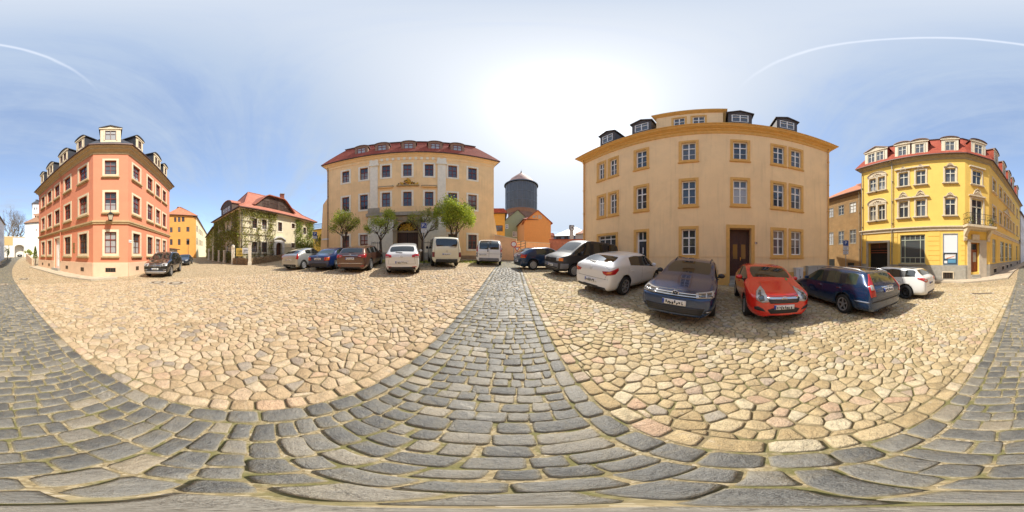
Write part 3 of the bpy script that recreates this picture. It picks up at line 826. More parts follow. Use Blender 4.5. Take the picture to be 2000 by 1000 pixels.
    s = MB(); u = FL.u(144.5)
    for k in range(3): s.fbox(FL, u - .16, u + .16, FL.z(144, 494) + k * .33, FL.z(144, 494) + k * .33 + .26, 0, .02, mat('brass plate', (.45, .33, .14), .35, .6, var=.2))
    o = tag(s.build('door_plaque'), 'three small brass plaques beside the entrance of the pink house', 'plaque'); recenter(o)
    # wall lantern on the chamfer
    u = FC.u(216); zl = FC.z(216, 426); ln = empty('wall_lantern', FC.W(u, zl - .3, 0)); tag(ln, 'old glass wall lantern on bracket on the pink chamfered corner', 'lantern')
    b_ = MB(); b_.tube([FC.W(u, zl + .45, 0), FC.W(u, zl + .62, .25), FC.W(u, zl + .5, .5), FC.W(u, zl + .36, .55)], .022, M['black'], 6); b_.tube([FC.W(u, zl + .1, 0), FC.W(u, zl + .45, .3)], .015, M['black'], 5); b_.build('bracket', ln)
    def frustum(mb, za, ra, zb_, rb, m):
        vs = [FC.W(u + sx * ra, za, .55 + sy * ra) for sx, sy in ((-1, -1), (1, -1), (1, 1), (-1, 1))] + [FC.W(u + sx * rb, zb_, .55 + sy * rb) for sx, sy in ((-1, -1), (1, -1), (1, 1), (-1, 1))]
        mb.hexa(vs, m)
    g = MB(); frustum(g, zl - .28, .12, zl + .12, .2, mat('lantern glass', (.55, .5, .38), .15)); g.build('glass', ln)
    f = MB(); frustum(f, zl + .12, .25, zl + .3, .08, M['black']); frustum(f, zl + .3, .05, zl + .38, .03, M['black']); frustum(f, zl - .34, .08, zl - .28, .14, M['black'])
    for sx, sy in ((-1, -1), (1, -1), (1, 1), (-1, 1)): f.tube([FC.W(u + sx * .125, zl - .28, .55 + sy * .125), FC.W(u + sx * .21, zl + .12, .55 + sy * .21)], .014, M['black'], 4)
    f.build('frame', ln)
pink_house()

# ---------- apricot palace
def palace():
    P0, P1 = at(639, 19.7), at(964.5, 18.7)
    F = Face(P0, P1); poly = [P0, P1] + back(P0, P1, 12)
    zt = F.z(796, 305)
    zT = (F.z(796, 343.9), F.z(796, 320.5)); zM = (F.z(796, 404.5), F.z(796, 374.5)); zG = (F.z(922, 486.5), F.z(922, 458.5))
    cols = [(668.4, 682.2), (703.2, 718.5), (746, 762), (787.5, 804), (829.8, 846.6), (875.4, 892.8), (914.4, 931.2)]
    ops = []; wins = []
    for i, (a, b) in enumerate(cols):
        u0, u1 = F.u(a), F.u(b)
        for z in (zT, zM): ops.append((u0, u1, *z)); wins.append((u0, u1, *z))
        if i in (0, 1, 5, 6): ops.append((u0, u1, *zG)); wins.append((u0, u1, *zG))
    g0, g1 = F.u(775), F.u(816.6); zg = min(gz(F.W(g0, 0)[0], F.W(g0, 0)[1]), gz(F.W(g1, 0)[0], F.W(g1, 0)[1])); gtop = F.z(796, 433)
    ops.append((g0, g1, zg - .1, gtop, .55))
    root, _ = bld('palace', 'apricot three-storey palace with red mansard roof and arched gate', 'building', poly, zt, M['palace'], {0: ops})
    for w_ in wins: window(root, F, *w_, depth=.2, sur=(.2, .035, M['palacew']), fr=M['redframe'], bars=(1, (.6,)), fw=.06, mun=1, surbot=True)
    # pilasters and rusticated gate block
    zc = F.z(796, 421); zb = zg - .3
    for a, b in ((723, 738), (854.5, 870.5)):
        mb = MB(); u0, u1 = F.u(a), F.u(b); mb.fbox(F, u0, u1, zc + .9, zt - 1.15, 0, .10, M['palacew']); mb.fbox(F, u0 - .12, u1 + .12, zt - 1.2, zt - .9, 0, .22, M['palacew']); mb.fbox(F, u0 - .05, u1 + .05, zt - .9, zt - .35, 0, .14, M['palacew'])
        mb.fbox(F, u0 - .2, u1 + .2, zc + .35, zc + .95, 0, .2, mat('weathered grey cornice stone', (.38, .33, .25), .85, var=.2))
        part(mb, 'pilaster', root)
    nrow = 9
    for a, b in ((719, 768.5), (823.5, 871)):
        ru = MB(); u0, u1 = F.u(a), F.u(b)
        for k in range(nrow):
            za = zb + 1.0 + (zc - zb - 1.0) * k / nrow; zb_ = zb + 1.0 + (zc - zb - 1.0) * (k + 1) / nrow
            ru.fbox(F, u0, u1, za + .02, zb_ - .02, 0, .14, M['palacew'])
        ru.fbox(F, u0, u1, zb, zb + 1.0, 0, .18, M['greystone']); ru.fbox(F, u0 + .01, u1 - .01, zb + 1.0, zc, 0, .11, M['palacew'])
        part(ru, 'rustication', root)
    sc = mat('weathered grey cornice stone', (.38, .33, .25), .85)
    e = MB(); u0, u1 = F.u(716), F.u(875); e.fbox(F, u0, u1, zc, zc + .32, 0, .30, sc); e.fbox(F, u0 + .1, u1 - .1, zc + .32, zc + .40, 0, .2, sc)
    e.fbox(F, F.u(738), F.u(854), zc + .40, zc + 1.05, 0, .06, M['palace'])
    part(e, 'entablature', root)
    # gate: stone arch, timber leaves, gilded lunette
    ga = MB(); uc = (g0 + g1) / 2; hw = (g1 - g0) / 2; spring = F.z(796, 451); ast = mat('dark portal sandstone', (.36, .27, .16), .9, var=.2, bump=.3)
    npt = 14; arc = [(uc - hw * math.cos(math.pi * k / npt), spring + (gtop - spring) * math.sin(math.pi * k / npt)) for k in range(npt + 1)]
    for (a, za), (b, zb_) in zip(arc, arc[1:]):   # spandrels fill the square opening above the arch
        ga.hexa([F.W(a, za, -.02), F.W(b, zb_, -.02), F.W(b, zb_, -.4), F.W(a, za, -.4), F.W(a, gtop + .02, -.02), F.W(b, gtop + .02, -.02), F.W(b, gtop + .02, -.4), F.W(a, gtop + .02, -.4)], ast)
    for s_ in (-1, 1):
        a, b = sorted((uc + s_ * hw, uc + s_ * (hw + .38))); ga.fbox(F, a, b, zg - .3, spring, 0, .22, ast); ga.fbox(F, a - .05, b + .05, spring, spring + .16, 0, .28, ast)
        ga.fbox(F, a, b, spring + .16, zc - .01, 0, .12, ast)
    ga.fbox(F, uc - hw, uc + hw, gtop + .12, zc - .01, 0, .12, ast)
    arch2 = [(uc - (hw + .22) * math.cos(math.pi * k / npt), spring + .02 + (gtop - spring + .12) * math.sin(math.pi * k / npt)) for k in range(npt + 1)]
    for k in range(npt):
        (a, za), (b, zb_) = arc[k], arc[k + 1]; (c, zc_), (d, zd_) = arch2[k], arch2[k + 1]
        ga.hexa([F.W(a, za, .16), F.W(b, zb_, .16), F.W(b, zb_, -.02), F.W(a, za, -.02), F.W(c, zc_, .16), F.W(d, zd_, .16), F.W(d, zd_, -.02), F.W(c, zc_, -.02)], ast)
    part(ga, 'gateway', root)
    gd = MB(); gd.fbox(F, g0, g1, zg - .2, spring - .12, -.5, -.42, M['doorbrown'])
    for k in range(9): q = g0 + (g1 - g0) * (k + .5) / 9; gd.fbox(F, q - .012, q + .012, zg, spring - .15, -.42, -.40, M['black'])
    gd.fbox(F, g0, g1, spring - .12, spring + .08, -.5, -.3, ast); gd.fbox(F, uc - .04, uc + .04, zg, spring - .15, -.42, -.38, M['black'])
    part(gd, 'gate', root)
    lu = MB(); r2 = random.Random(3)
    for k in range(11):
        t = math.pi * (k + .5) / 11; R1 = .92; p0 = F.W(uc, spring + .1, -.3)
        pts = [F.W(uc - hw * R1 * q * math.cos(t + .25 * math.sin(q * 6)), spring + .1 + (gtop - spring - .1) * R1 * q * math.sin(t + .25 * math.sin(q * 6)), -.3 + .05 * math.sin(q * 9)) for q in (.1, .3, .5, .7, .9, 1)]
        lu.tube(pts, [.05, .045, .04, .05, .035, .02], M['gold'], 5)
    for k in range(46):
        t = r2.uniform(.15, 3.0); q = r2.uniform(.2, .92); c = F.W(uc - hw * q * math.cos(t), spring + .1 + (gtop - spring - .1) * q * math.sin(t), -.28); d = r2.uniform(.06, .13)
        lu.lathe([(.001, -d), (d * .8, -d * .4), (d, 0), (d * .7, d * .5), (.001, d)], M['gold'], 6, c)
    part(lu, 'gilded_lunette', root, True)
    lb = MB(); lb.fbox(F, g0, g1, spring, gtop, -.52, -.5, M['darkhole']); part(lb, 'fanlight', root)
    # coat of arms relief
    cc = MB(); u, z = F.u(796.5), F.z(796, 357)
    cc.fbox(F, u - 1.15, u + 1.15, z - .42, z - .32, 0, .22, M['stonetan'])
    cc.lathe([(.001, -.03), (.22, 0), (.26, .08), (.2, .14), (.001, .16)], M['gold'], 12, F.W(u, z, .06))
    for k in range(60):
        s_ = r2.choice((-1, 1)); du = abs(r2.gauss(0, .5)); du = min(du, 1.0); zz_ = z - .3 + r2.uniform(0, .75 * (1 - du * .7)); d = r2.uniform(.05, .12)
        c = F.W(u + s_ * du, zz_, .05 + r2.uniform(0, .1)); cc.lathe([(.001, -d), (d * .9, -d * .3), (d * .9, d * .3), (.001, d)], M['gold'] if r2.random() < .7 else M['iron'], 6, c)
    cc.tube([F.W(u, z + .4, .12), F.W(u, z + .62, .12)], [.16, .02], M['gold'], 6)
    part(cc, 'coat_of_arms', root, True)
    for a, b in ((740, 768), (824, 852)):
        h_ = MB(); h_.fbox(F, F.u(a), F.u(b), F.z(796, 366), F.z(796, 364), 0, .2, M['palace']); h_.fbox(F, F.u(a) - .05, F.u(b) + .05, F.z(796, 364), F.z(796, 363), 0, .26, sc); part(h_, 'window_hood', root)
    # frieze blocks, cornice, plinth
    for k in range(14):
        fb = MB(); u = F.u(725) + (F.u(868) - F.u(725)) * k / 13; fb.fbox(F, u - .13, u + .13, zt - .55, zt - .18, 0, .08, M['palacew']); part(fb, 'frieze_block', root)
    co = MB(); sweep(co, poly, [(-.01, zt - .5), (.05, zt - .5), (.05, zt - .15), (.22, zt), (.22, zt + .1), (.42, zt + .2), (.42, zt + .28), (-.05, zt + .28)], M['palace']); part(co, 'cornice', root)
    for a, b in ((0, F.u(719)), (F.u(871), F.len)):
        p = MB(); p.fbox(F, a, b, zb - .5, zG[0] - .7, 0, .06, mat('brownish base stone', (.33, .22, .13), .9, var=.2, bump=.4)); part(p, 'plinth', root)
    for s_, uu in ((1, 0), (-1, F.len)):
        zz_ = F.z(640, 388) if s_ == 1 else F.z(962, 420)
        q = [F.W(uu - s_ * 1.1, zb - .5, .0), F.W(uu + s_ * .02, zb - .5, .0), F.W(uu + s_ * .02, zb - .5, -2), F.W(uu - s_ * 1.1, zb - .5, -2), F.W(uu - s_ * (.6 if s_ == 1 else .15), zz_ - .7, .0), F.W(uu + s_ * .02, zz_, .0), F.W(uu + s_ * .02, zz_, -2), F.W(uu - s_ * (.6 if s_ == 1 else .15), zz_ - .7, -2)]
        b_ = MB(); b_.hexa(q, M['palace']); part(b_, 'buttress', root)
    roof_mesh(root, poly, zt + .36, .55, 1.75, 3.35, M['tile'], top=(2.5, .5, M['tile']), gut=M['gutter'])
    rg = MB(); sweep(rg, offpoly(poly, -1.75), [(-.1, zt + 3.66), (.12, zt + 3.66), (.16, zt + 3.8), (-.1, zt + 3.85)], M['gutter']); part(rg, 'roof_ridge', root)
    for px_ in (705, 745.5, 798, 850.5, 894):
        dormer(root, F, F.u(px_), 1.5, zt + 1.0, 1.25, .1, 2.2, mat('weathered dormer wood', (.30, .17, .11), .8, var=.2), mat('dull dormer roof sheet', (.20, .12, .09), .6, var=.2), kind='seg', ww=.95, wh=1.0, wz=.18, fr=M['redframe'], pane=M['curtain'])
    pipe(root, F, .15, zb + .5, zt + .2, m=M['gutter'], r=.04)
    s = MB(); F2 = F; s.fbox(F2, -.75, F2.u(642), F2.z(640, 468.5), F2.z(640, 465.5), .02, .05, M['whitetrim']); 
    o = tag(s.build('street_sign'), 'small white street name plate at the left end of the palace wall', 'sign'); recenter(o)
    return F
PF = palace()

# ---------- large peach townhouse
def townhouse():
    P0, P1 = at(1140, 14.0), at(1618, 12.04); F = Face(P0, P1); poly = [P0, P1] + back(P0, P1, 11)
    c = lambda a, b: (F.u(1100 + a / 2.778), F.u(1100 + b / 2.778))
    y = lambda v: 190 + v / 2.778
    pz = 1100 + 680 / 2.778
    zt = F.z(1404, y(182))
    zT = (F.z(pz, y(340)), F.z(pz, y(245))); zM = (F.z(pz, y(580)), F.z(pz, y(452))); zG = (F.z(pz, y(855)), F.z(pz, y(715)))
    cols = [(192, 224), (253, 291), (395, 453), (642, 719), (922, 999), (1139, 1198), (1236, 1290)]
    ops = []; wins = []
    for i, (a, b) in enumerate(cols):
        u = c(a, b)
        for z in (zT, zM): ops.append((*u, *z)); wins.append((*u, *z))
        if i in (3, 5, 6): ops.append((*u, *zG)); wins.append((*u, *zG))
    root_z = gz(*F.W(F.u(1440), 0)[:2])
    shop = (*c(192, 286), zG[0] + .3, zG[1] - .05); ops.append(shop)
    sdoor = (*c(396, 453), gz(*F.W(c(396, 453)[0], 0)[:2]) + .35, zG[1] - .02); ops.append((*sdoor, .3))
    du = c(903, 1020); dz0 = root_z + .55; dz1 = F.z(1100 + 945 / 2.778, y(710)); ops.append((du[0], du[1], root_z - .2, dz1, .7))
    root, _ = bld('townhouse', 'large peach three-storey townhouse with ochre window trim behind the parked cars', 'building', poly, zt, M['orange'], {0: ops})
    for k, w_ in enumerate(wins):
        small = (w_[3] - w_[2]) < 1.75
        window(root, F, *w_, depth=.2, sur=(.17, .04, M['orangetrim']), sill=(M['orangetrim'], .22, .05, .08), fr=M['whitetrim'], bars=(1, (.66,)), mun=1, fw=.065, surbot=True)
    window(root, F, *shop, depth=.2, sur=(.17, .04, M['orangetrim']), fr=M['whitetrim'], bars=(2, (.75,)), surbot=False, fw=.05)
    # shop door
    d = MB(); u0, u1, z0, z1 = sdoor; 
    for a, b in ((u0 - .17, u0), (u1, u1 + .17)): d.fbox(F, a, b, z0, z1 + .17, 0, .04, M['orangetrim'])
    d.fbox(F, u0, u1, z1, z1 + .17, 0, .04, M['orangetrim'])
    for a, b in ((u0, u0 + .1), (u1 - .1, u1)): d.fbox(F, a, b, z0, z1, -.3, -.22, M['whitetrim'])
    d.fbox(F, u0 + .1, u1 - .1, z1 - .62, z1 - .5, -.3, -.22, M['whitetrim']); d.fbox(F, u0 + .1, u1 - .1, z0, z0 + .25, -.3, -.22, M['whitetrim']); d.fbox(F, (u0 + u1) / 2 - .03, (u0 + u1) / 2 + .03, z1 - .5, z1, -.3, -.22, M['whitetrim'])
    d.fbox(F, u0 + .35, u1 - .35, z0 + 1.05, z0 + 1.45, -.255, -.25, M['whitetrim'])
    dd = d.build('shop_door', root); g = MB(); g.face([F.W(u0, z0, -.26), F.W(u1, z0, -.26), F.W(u1, z1, -.26), F.W(u0, z1, -.26)], M['pane']); _child(g, 'pane', dd, root)
    # main door
    d = MB(); u0, u1 = du
    for a, b in ((u0 - .2, u0), (u1, u1 + .2)): d.fbox(F, a, b, root_z - .2, dz1 + .2, 0, .06, M['orangetrim'])
    d.fbox(F, u0, u1, dz1, dz1 + .2, 0, .06, M['orangetrim'])
    d.fbox(F, u0 + .0, u0 + .12, dz0, dz1, -.69, -.6, M['doorbrown']); d.fbox(F, u1 - .12, u1, dz0, dz1, -.69, -.6, M['doorbrown'])
    d.fbox(F, u0 + .12, u1 - .12, dz1 - .12, dz1 - .002, -.69, -.6, M['doorbrown'])
    d.build('door_surround', root)
    db = MB(); db.fbox(F, u0 + .12, u1 - .12, dz0, dz1 - .12, -.68, -.63, M['doorbrown'])
    um = (u0 + u1) / 2
    for s_ in (-1, 1):
        a, b = sorted((um + s_ * .04, um + s_ * (um - u0 - .14))); db.fbox(F, a + .1, b - .1, dz0 + .15, dz0 + .75, -.63, -.61, M['doorbrown']); db.fbox(F, a + .03, b - .03, dz0 + .95, dz0 + .98, -.63, -.60, M['doorbrown'])
    db.fbox(F, um - .035, um + .035, dz0, dz1 - .12, -.63, -.59, M['doorbrown'])
    dd = db.build('door', root); g = MB()
    for s_ in (-1, 1):
        a, b = sorted((um + s_ * .12, um + s_ * (um - u0 - .24))); g.fbox(F, a, b, dz0 + 1.05, dz0 + 1.95, -.628, -.622, mat('amber door glass', (.26, .15, .04), .12))
    _child(g, 'door_glass', dd, root); h = MB(); h.fbox(F, um + .05, um + .08, dz0 + .95, dz0 + 1.15, -.6, -.55, M['gold']); _child(h, 'handle', dd, root)
    st = MB()
    for k in range(3): st.fbox(F, u0 - .05 if k == 0 else u0 + .002, u1 + .05 if k == 0 else u1 - .002, root_z - .5, root_z + .18 * (k + 1) + .01, -.69, .38 - .28 * k if k < 2 else -.3, M['greystone'])
    st.build('steps', root)
    # plinth, ochre base, cornice, downpipe
    p = MB(); zp = F.z(1404, 500.5)
    p_op = [(u0 - .2, u1 + .2), (sdoor[0] - .17, sdoor[1] + .17)]
    segs = [(0, p_op[1][0]), (p_op[1][1], p_op[0][0]), (p_op[0][1], F.len)]
    for a, b in segs: p.fbox(F, a, b, zp - .03, zp, 0, .025, M['orange']); p.fbox(F, a, b, root_z - .8, root_z + .75, 0, .03, M['orangetrim'])
    p.build('plinth', root)
    co = MB(); sweep(co, poly, [(-.01, zt - .28), (.06, zt - .28), (.08, zt - .06), (.2, zt + .02), (.2, zt + .12), (.42, zt + .22), (.5, zt + .36), (-.05, zt + .36)], M['orangetrim']); co.build('cornice', root)
    roof_mesh(root, poly, zt + .42, .55, 3.0, 2.3, M['slate'], gut=M['orangetrim'], th=.06)
    pipe(root, F, .12, root_z, zt, m=M['orangetrim'], r=.06); pipe(root, F, F.len - .06, root_z - .3, zt, m=M['orangetrim'], r=.05)
    # attic storey
    at0, at1 = F.u(1100 + 497 / 2.778), F.u(1100 + 868 / 2.778); za = zt + .42; zb2 = zt + 2.75
    mb = MB(); W_ = [(F.u(1100 + 592 / 2.778), F.u(1100 + 655 / 2.778)), (F.u(1100 + 698 / 2.778), F.u(1100 + 766 / 2.778))]
    class G(Face): pass
    q0 = F.W(at0, 0, -.25)[:2]; q1 = F.W(at1, 0, -.25)[:2]; FA = Face(q0, q1)
    aw = [(a - at0, b - at0, za + .65, za + 1.75) for a, b in W_]
    apoly = [q0, q1] + back(q0, q1, 5); 
    for i in range(4): wallface(mb, Face(apoly[i], apoly[(i + 1) % 4]), za - .5, zb2, aw if i == 0 else [], M['orange'], .15)
    mb2 = mb.build('attic_wall', root, fixn=False)
    for w_ in aw: window(root, FA, *w_, depth=.14, sur=(.12, .03, M['orangetrim']), fr=M['whitetrim'], bars=(1, (.55,)), surbot=False)
    ac = MB(); sweep(ac, apoly, [(-.01, zb2 - .15), (.08, zb2 - .1), (.25, zb2 + .05), (.25, zb2 + .14), (-.05, zb2 + .14)], M['orangetrim']); ac.face([(*p_, zb2 + .15) for p_ in offpoly(apoly, .25)], M['slate']); _child(ac, 'attic_cornice', mb2, root)
    for px_ in (240, 425, 960, 1215):
        dormer(root, F, F.u(1100 + px_ / 2.778), 1.4, zt + .45, 1.72, -.02, 2.9, M['dorm'], M['dorm'], kind='gable', ww=1.0, wh=.92, wz=.68, pane=M['pane2'])
    # house number plate
    s = MB(); u = F.u(1476); s.fbox(F, u - .09, u + .09, F.z(1476, 476.5), F.z(1476, 473), 0, .02, mat('dark red enamel', (.12, .02, .02), .4)); s.fbox(F, u - .03, u + .03, F.z(1476, 475.8), F.z(1476, 473.7), .02, .024, M['whitetrim'])
    o = tag(s.build('house_number'), 'small dark red house number plate right of the brown entrance door', 'sign'); recenter(o)
    # cabinets at the wall foot
    for (a, b, yt, m_, lab, nm) in ((1573, 1607, 520, mat('grey cabinet', (.42, .42, .40), .6, var=.1), 'wide grey utility cabinet against the peach townhouse wall', 'utility_cabinet'), (1550, 1563, 524, mat('light box paint', (.62, .62, .62), .6), 'narrow pale grey meter box against the peach townhouse wall', 'meter_box')):
        u0, u1 = F.u(a), F.u(b); x, y_, _ = F.W((u0 + u1) / 2, 0, .3); zg_ = gz(x, y_); zt_ = F.z((a + b) / 2, yt)
        s = MB(); s.fbox(F, u0 + .03, u1 - .03, zg_ - .1, zg_ + .12, .08, .34, M['greystone']); s.fbox(F, u0, u1, zg_ + .12, zt_, .05, .38, m_); s.fbox(F, u0 - .03, u1 + .03, zt_, zt_ + .05, .03, .42, m_)
        o = tag(s.build(nm), lab, 'cabinet'); recenter(o)
        k_ = MB(); um = (u0 + u1) / 2; k_.fbox(F, um - .006, um + .006, zg_ + .15, zt_ - .03, .38, .388, M['black']); k_.fbox(F, um + .04, um + .06, (zg_ + zt_) / 2, (zg_ + zt_) / 2 + .14, .38, .41, M['black']); k_.build('door_seam', o)
    return F
TF = townhouse()
# ---------- yellow corner building
def scroll(mb, F, uc, z, w, h, m, o=.0, n=7, kind='arch'):
    """pediment ornament over a window"""
    if kind == 'arch':
        pts = [(uc + w / 2 * math.cos(math.pi * k / 10), z + h * math.sin(math.pi * k / 10)) for k in range(11)]
    elif kind == 'tri': pts = [(uc + w / 2, z), (uc + w * .42, z + h * .15), (uc + .12, z + h * .8), (uc, z + h), (uc - .12, z + h * .8), (uc - w * .42, z + h * .15), (uc - w / 2, z)]
    else: pts = [(uc + w / 2, z), (uc + w * .3, z + h * .1), (uc + w * .16, z + h * .75), (uc, z + h), (uc - w * .16, z + h * .75), (uc - w * .3, z + h * .1), (uc - w / 2, z)]
    mb.tube([F.W(a, b, o + .07) for a, b in pts], .055, m, 5)
    fr = [F.W(a, b, o + .04) for a, b in pts]; mb.face(fr, m)
    for k in range(5):
        a = uc + (k - 2) * w * .09; d = .09 - abs(k - 2) * .015
        mb.lathe([(.001, -d), (d, -d * .2), (d * .8, d * .4), (.001, d)], m, 6, F.W(a, z + h * (.55 - abs(k - 2) * .12), o + .08))
def yellow():
    X = lambda c: 1600 + c / 2.94
    Y = lambda v: 240 + v / 2.94
    P0, P1, P2, P3 = at(1683, 17.1), at(1885, 14.0), at(1932, 15.3), at(1992, 31)
    F, FC, FR = Face(P0, P1), Face(P1, P2), Face(P2, P3)
    nb = -F.N * 11
    poly = [P0, P1, P2, P3, (P3[0] + 10, P3[1] - 1.5), (P0[0] + nb.x, P0[1] + nb.y)]
    pz = X(750); zf = lambda v: F.z(pz, Y(v)); zt = F.z(X(750), Y(200))
    zT = (zf(343), zf(260)); zM = (zf(530), zf(433))
    ops = {0: [], 1: [], 2: []}; wins = []
    def add(k, Fx, a, b, z): u = (Fx.u(X(a)), Fx.u(X(b))); ops[k].append((*u, *z)); wins.append((k, Fx, *u, *z)); return u
    cl = [(288, 326), (338, 378), (457, 511), (555, 611), (722, 783)]
    for a, b in cl: add(0, F, a, b, zT); add(0, F, a, b, zM)
    add(1, FC, 880, 932, zT)
    zfl = F.z(X(840), Y(590))    # balcony floor
    bd = (FC.u(X(875)), FC.u(X(938)), zfl + .08, zM[1] + .1); ops[1].append(bd)
    rw = [(996.5, 1012), (1036, 1047), (1061, 1071), (1079, 1088), (1095, 1103), (1112, 1119), (1133, 1139)]
    for a, b in rw:
        c = (FR.u(X(a)) + FR.u(X(b))) / 2
        for z in (zT, zM): ops[2].append((c - .5, c + .5, *z)); wins.append((2, FR, c - .5, c + .5, *z))
    # ground floor
    zg = lambda Fx, u: gz(*Fx.W(u, 0)[:2])
    ga = (F.u(X(283)), F.u(X(394)), zg(F, F.u(X(340))) - .1, F.z(X(340), Y(690)), .5); ops[0].append(ga)
    sw = (F.u(X(465)), F.u(X(608)), F.z(X(540), Y(808)), F.z(X(540), Y(642))); ops[0].append(sw)
    po = (F.u(X(710)), F.u(X(796)), F.z(X(750), Y(817)), F.z(X(750), Y(635)), .12); ops[0].append(po)
    dr = (FC.u(X(868)), FC.u(X(918)), FC.z(X(893), Y(857)), FC.z(X(893), Y(688)), .45); ops[1].append(dr)
    zq = (sw[2], sw[3] - .2)
    rg = []
    for a, b in ((995, 1016), (1040, 1062), (1068, 1085), (1089, 1107), (1131, 1138)):
        u0, u1 = FR.u(X(a)), FR.u(X(b)); rg.append((u0, u1, *zq)); ops[2].append(rg[-1])
    root, _ = bld('corner_shop_house', 'bright yellow corner building with ornate stone windows, corner balcony and red mansard roof', 'building', poly, zt, M['yellow'], ops)
    T = M['yellowtrim']; fr = mat('pale window paint', (.62, .60, .50), .5)
    for k, Fx, u0, u1, z0, z1 in wins:
        window(root, Fx, u0, u1, z0, z1, depth=.17, sur=(.15, .05, T), sill=(T, .24, .10, .2), fr=fr, bars=(1, (.66,)), mun=0, fw=.065, surbot=False)
    # ornaments
    for (a, b), kt, km in (((288, 378), 'arch', 'arch'), ((457, 511), 'flat', 'tri'), ((555, 611), 'flat', 'tri'), ((722, 783), 'spike', 'spike')):
        u0, u1 = F.u(X(a)), F.u(X(b)); uc = (u0 + u1) / 2; w = u1 - u0 + .5
        for kind, z in ((kt, zT[1]), (km, zM[1])):
            mb = MB()
            if kind == 'flat': mb.fbox(F, uc - w / 2 - .1, uc + w / 2 + .1, z + .3, z + .42, 0, .2, T); scroll(mb, F, uc, z + .18, .5, .4, T, .05, kind='arch')
            elif kind == 'tri': mb.fbox(F, uc - w / 2 - .1, uc + w / 2 + .1, z + .22, z + .32, 0, .2, T); scroll(mb, F, uc, z + .32, w, .6, T, .06, kind='spike')
            elif kind == 'arch': scroll(mb, F, uc, z + .14, w - .1, .55, T, .03)
            else: scroll(mb, F, uc, z + .14, w - .3, .4, T, .03, kind='spike')
            part(mb, 'window_crown', root)
    mb = MB(); uc = FC.u(X(906)); mb.fbox(FC, uc - .85, uc + .85, bd[3] + .2, bd[3] + .3, 0, .22, T); scroll(mb, FC, uc, bd[3] + .3, 1.5, .7, T, .06, kind='spike'); part(mb, 'window_crown', root)
    mb = MB(); mb.fbox(FC, uc - .8, uc + .8, zT[1] + .25, zT[1] + .4, 0, .22, T); part(mb, 'window_crown', root)
    for a, b in ((1055, 1095),):
        mb = MB(); u0, u1 = FR.u(X(a)), FR.u(X(b)); mb.fbox(FR, u0, u1, zM[1] + .25, zM[1] + .38, 0, .2, T); scroll(mb, FR, (u0 + u1) / 2, zM[1] + .38, (u1 - u0) * .8, .8, T, .05, kind='tri'); part(mb, 'window_crown', root)
    # balcony door and balcony
    window(root, FC, *bd, depth=.17, sur=(.18, .06, T), fr=fr, bars=(1, (.7,)), surbot=False, fw=.08, name='balcony_door')
    bal = MB(); u0, u1 = FC.u(X(838)) + .1, FC.len + .2; u0 = -.25
    bal.fbox(FC, u0, u1, zfl - .2, zfl, 0, .95, T); bal.fbox(FC, u0 + .1, u1 - .1, zfl - .32, zfl - .2, 0, .8, T)
    bo = part(bal, 'balcony', root)
    rl = MB(); I = M['black']
    for a, b in (((u0 + .04, .05), (u0 + .04, .9)), ((u0 + .04, .9), (u1 - .04, .9)), ((u1 - .04, .9), (u1 - .04, .05))):
        for hz in (.05, .5, .98): rl.tube([FC.W(a[0], zfl + hz, a[1]), FC.W(b[0], zfl + hz, b[1])], .018, I, 5)
        n_ = max(3, int(math.hypot(b[0] - a[0], b[1] - a[1]) / .17))
        for k in range(n_ + 1):
            q = k / n_; uu = a[0] + (b[0] - a[0]) * q; oo = a[1] + (b[1] - a[1]) * q; bul = .10 * (1 if abs(oo - .9) < .01 else 0)
            rl.tube([FC.W(uu, zfl + .05, oo), FC.W(uu, zfl + .25, oo + bul), FC.W(uu, zfl + .6, oo + bul * .3), FC.W(uu, zfl + .98, oo)], .012, I, 4)
    _child(rl, 'railing', bo, root)
    for uu in (u0 + .25, u1 - .35):
        cb = MB(); w = .15
        prof = [(.05, -1.35), (.16, -1.3), (.2, -1.1), (.16, -.95), (.3, -.75), (.55, -.55), (.72, -.42), (.75, -.32), (0, -.32), (0, -1.35)]
        L_ = [FC.W(uu - w, zfl + z, o) for o, z in prof]; R_ = [FC.W(uu + w, zfl + z, o) for o, z in prof]
        cb.face(L_, T); cb.face(R_[::-1], T)
        for k in range(len(prof)): k2 = (k + 1) % len(prof); cb.face([L_[k], L_[k2], R_[k2], R_[k]], T)
        part(cb, 'bracket', root)
    # plants on the balcony
    for uu in (u0 + .45, u1 - .45):
        g = MB(); r_ = random.Random(5)
        for k in range(120):
            c = FC.W(uu + r_.gauss(0, .16), zfl + .5 + r_.gauss(0, .2), .6 + r_.gauss(0, .1)); leafq(g, c, .05, r_, LEAFD)
        pc = FC.W(uu, zfl, .6); o = empty('balcony_plant', pc); tag(o, 'x', 'plant'); pt_ = MB(); pt_.lathe([(.001, 0), (.12, 0), (.16, .28), (.001, .28)], M['greystone'], 10, pc); pt_.build('pot', o); g.build('foliage', o, fixn=False)
        o['label'] = 'bushy potted plant at the %s end of the yellow building balcony' % ('garage' if uu < FC.len / 2 else 'street')
    # garage gate, shop window, poster panel
    d = MB(); tr = mat('grey door surround', (.42, .39, .32), .8, var=.15)
    u0, u1, z0, z1 = ga[:4]
    for a, b in ((u0 - .22, u0), (u1, u1 + .22)): d.fbox(F, a, b, z0 - .2, z1 + .22, -.02, .1, tr)
    d.fbox(F, u0, u1, z1, z1 + .22, -.02, .1, tr); d.build('gate_surround', root)
    d = MB(); d.fbox(F, u0, u1, z0, z1, -.5, -.45, M['darkhole']); rr_ = mat('red brown slats', (.22, .06, .03), .6)
    d.fbox(F, u0, u1, z1 - .75, z1 - .68, -.45, -.36, rr_); d.fbox(F, u0, u1, z1 - .98, z1 - .9, -.45, -.36, rr_); d.fbox(F, u0, u1, z1 - .5, z1, -.45, -.42, M['doorbrown'])
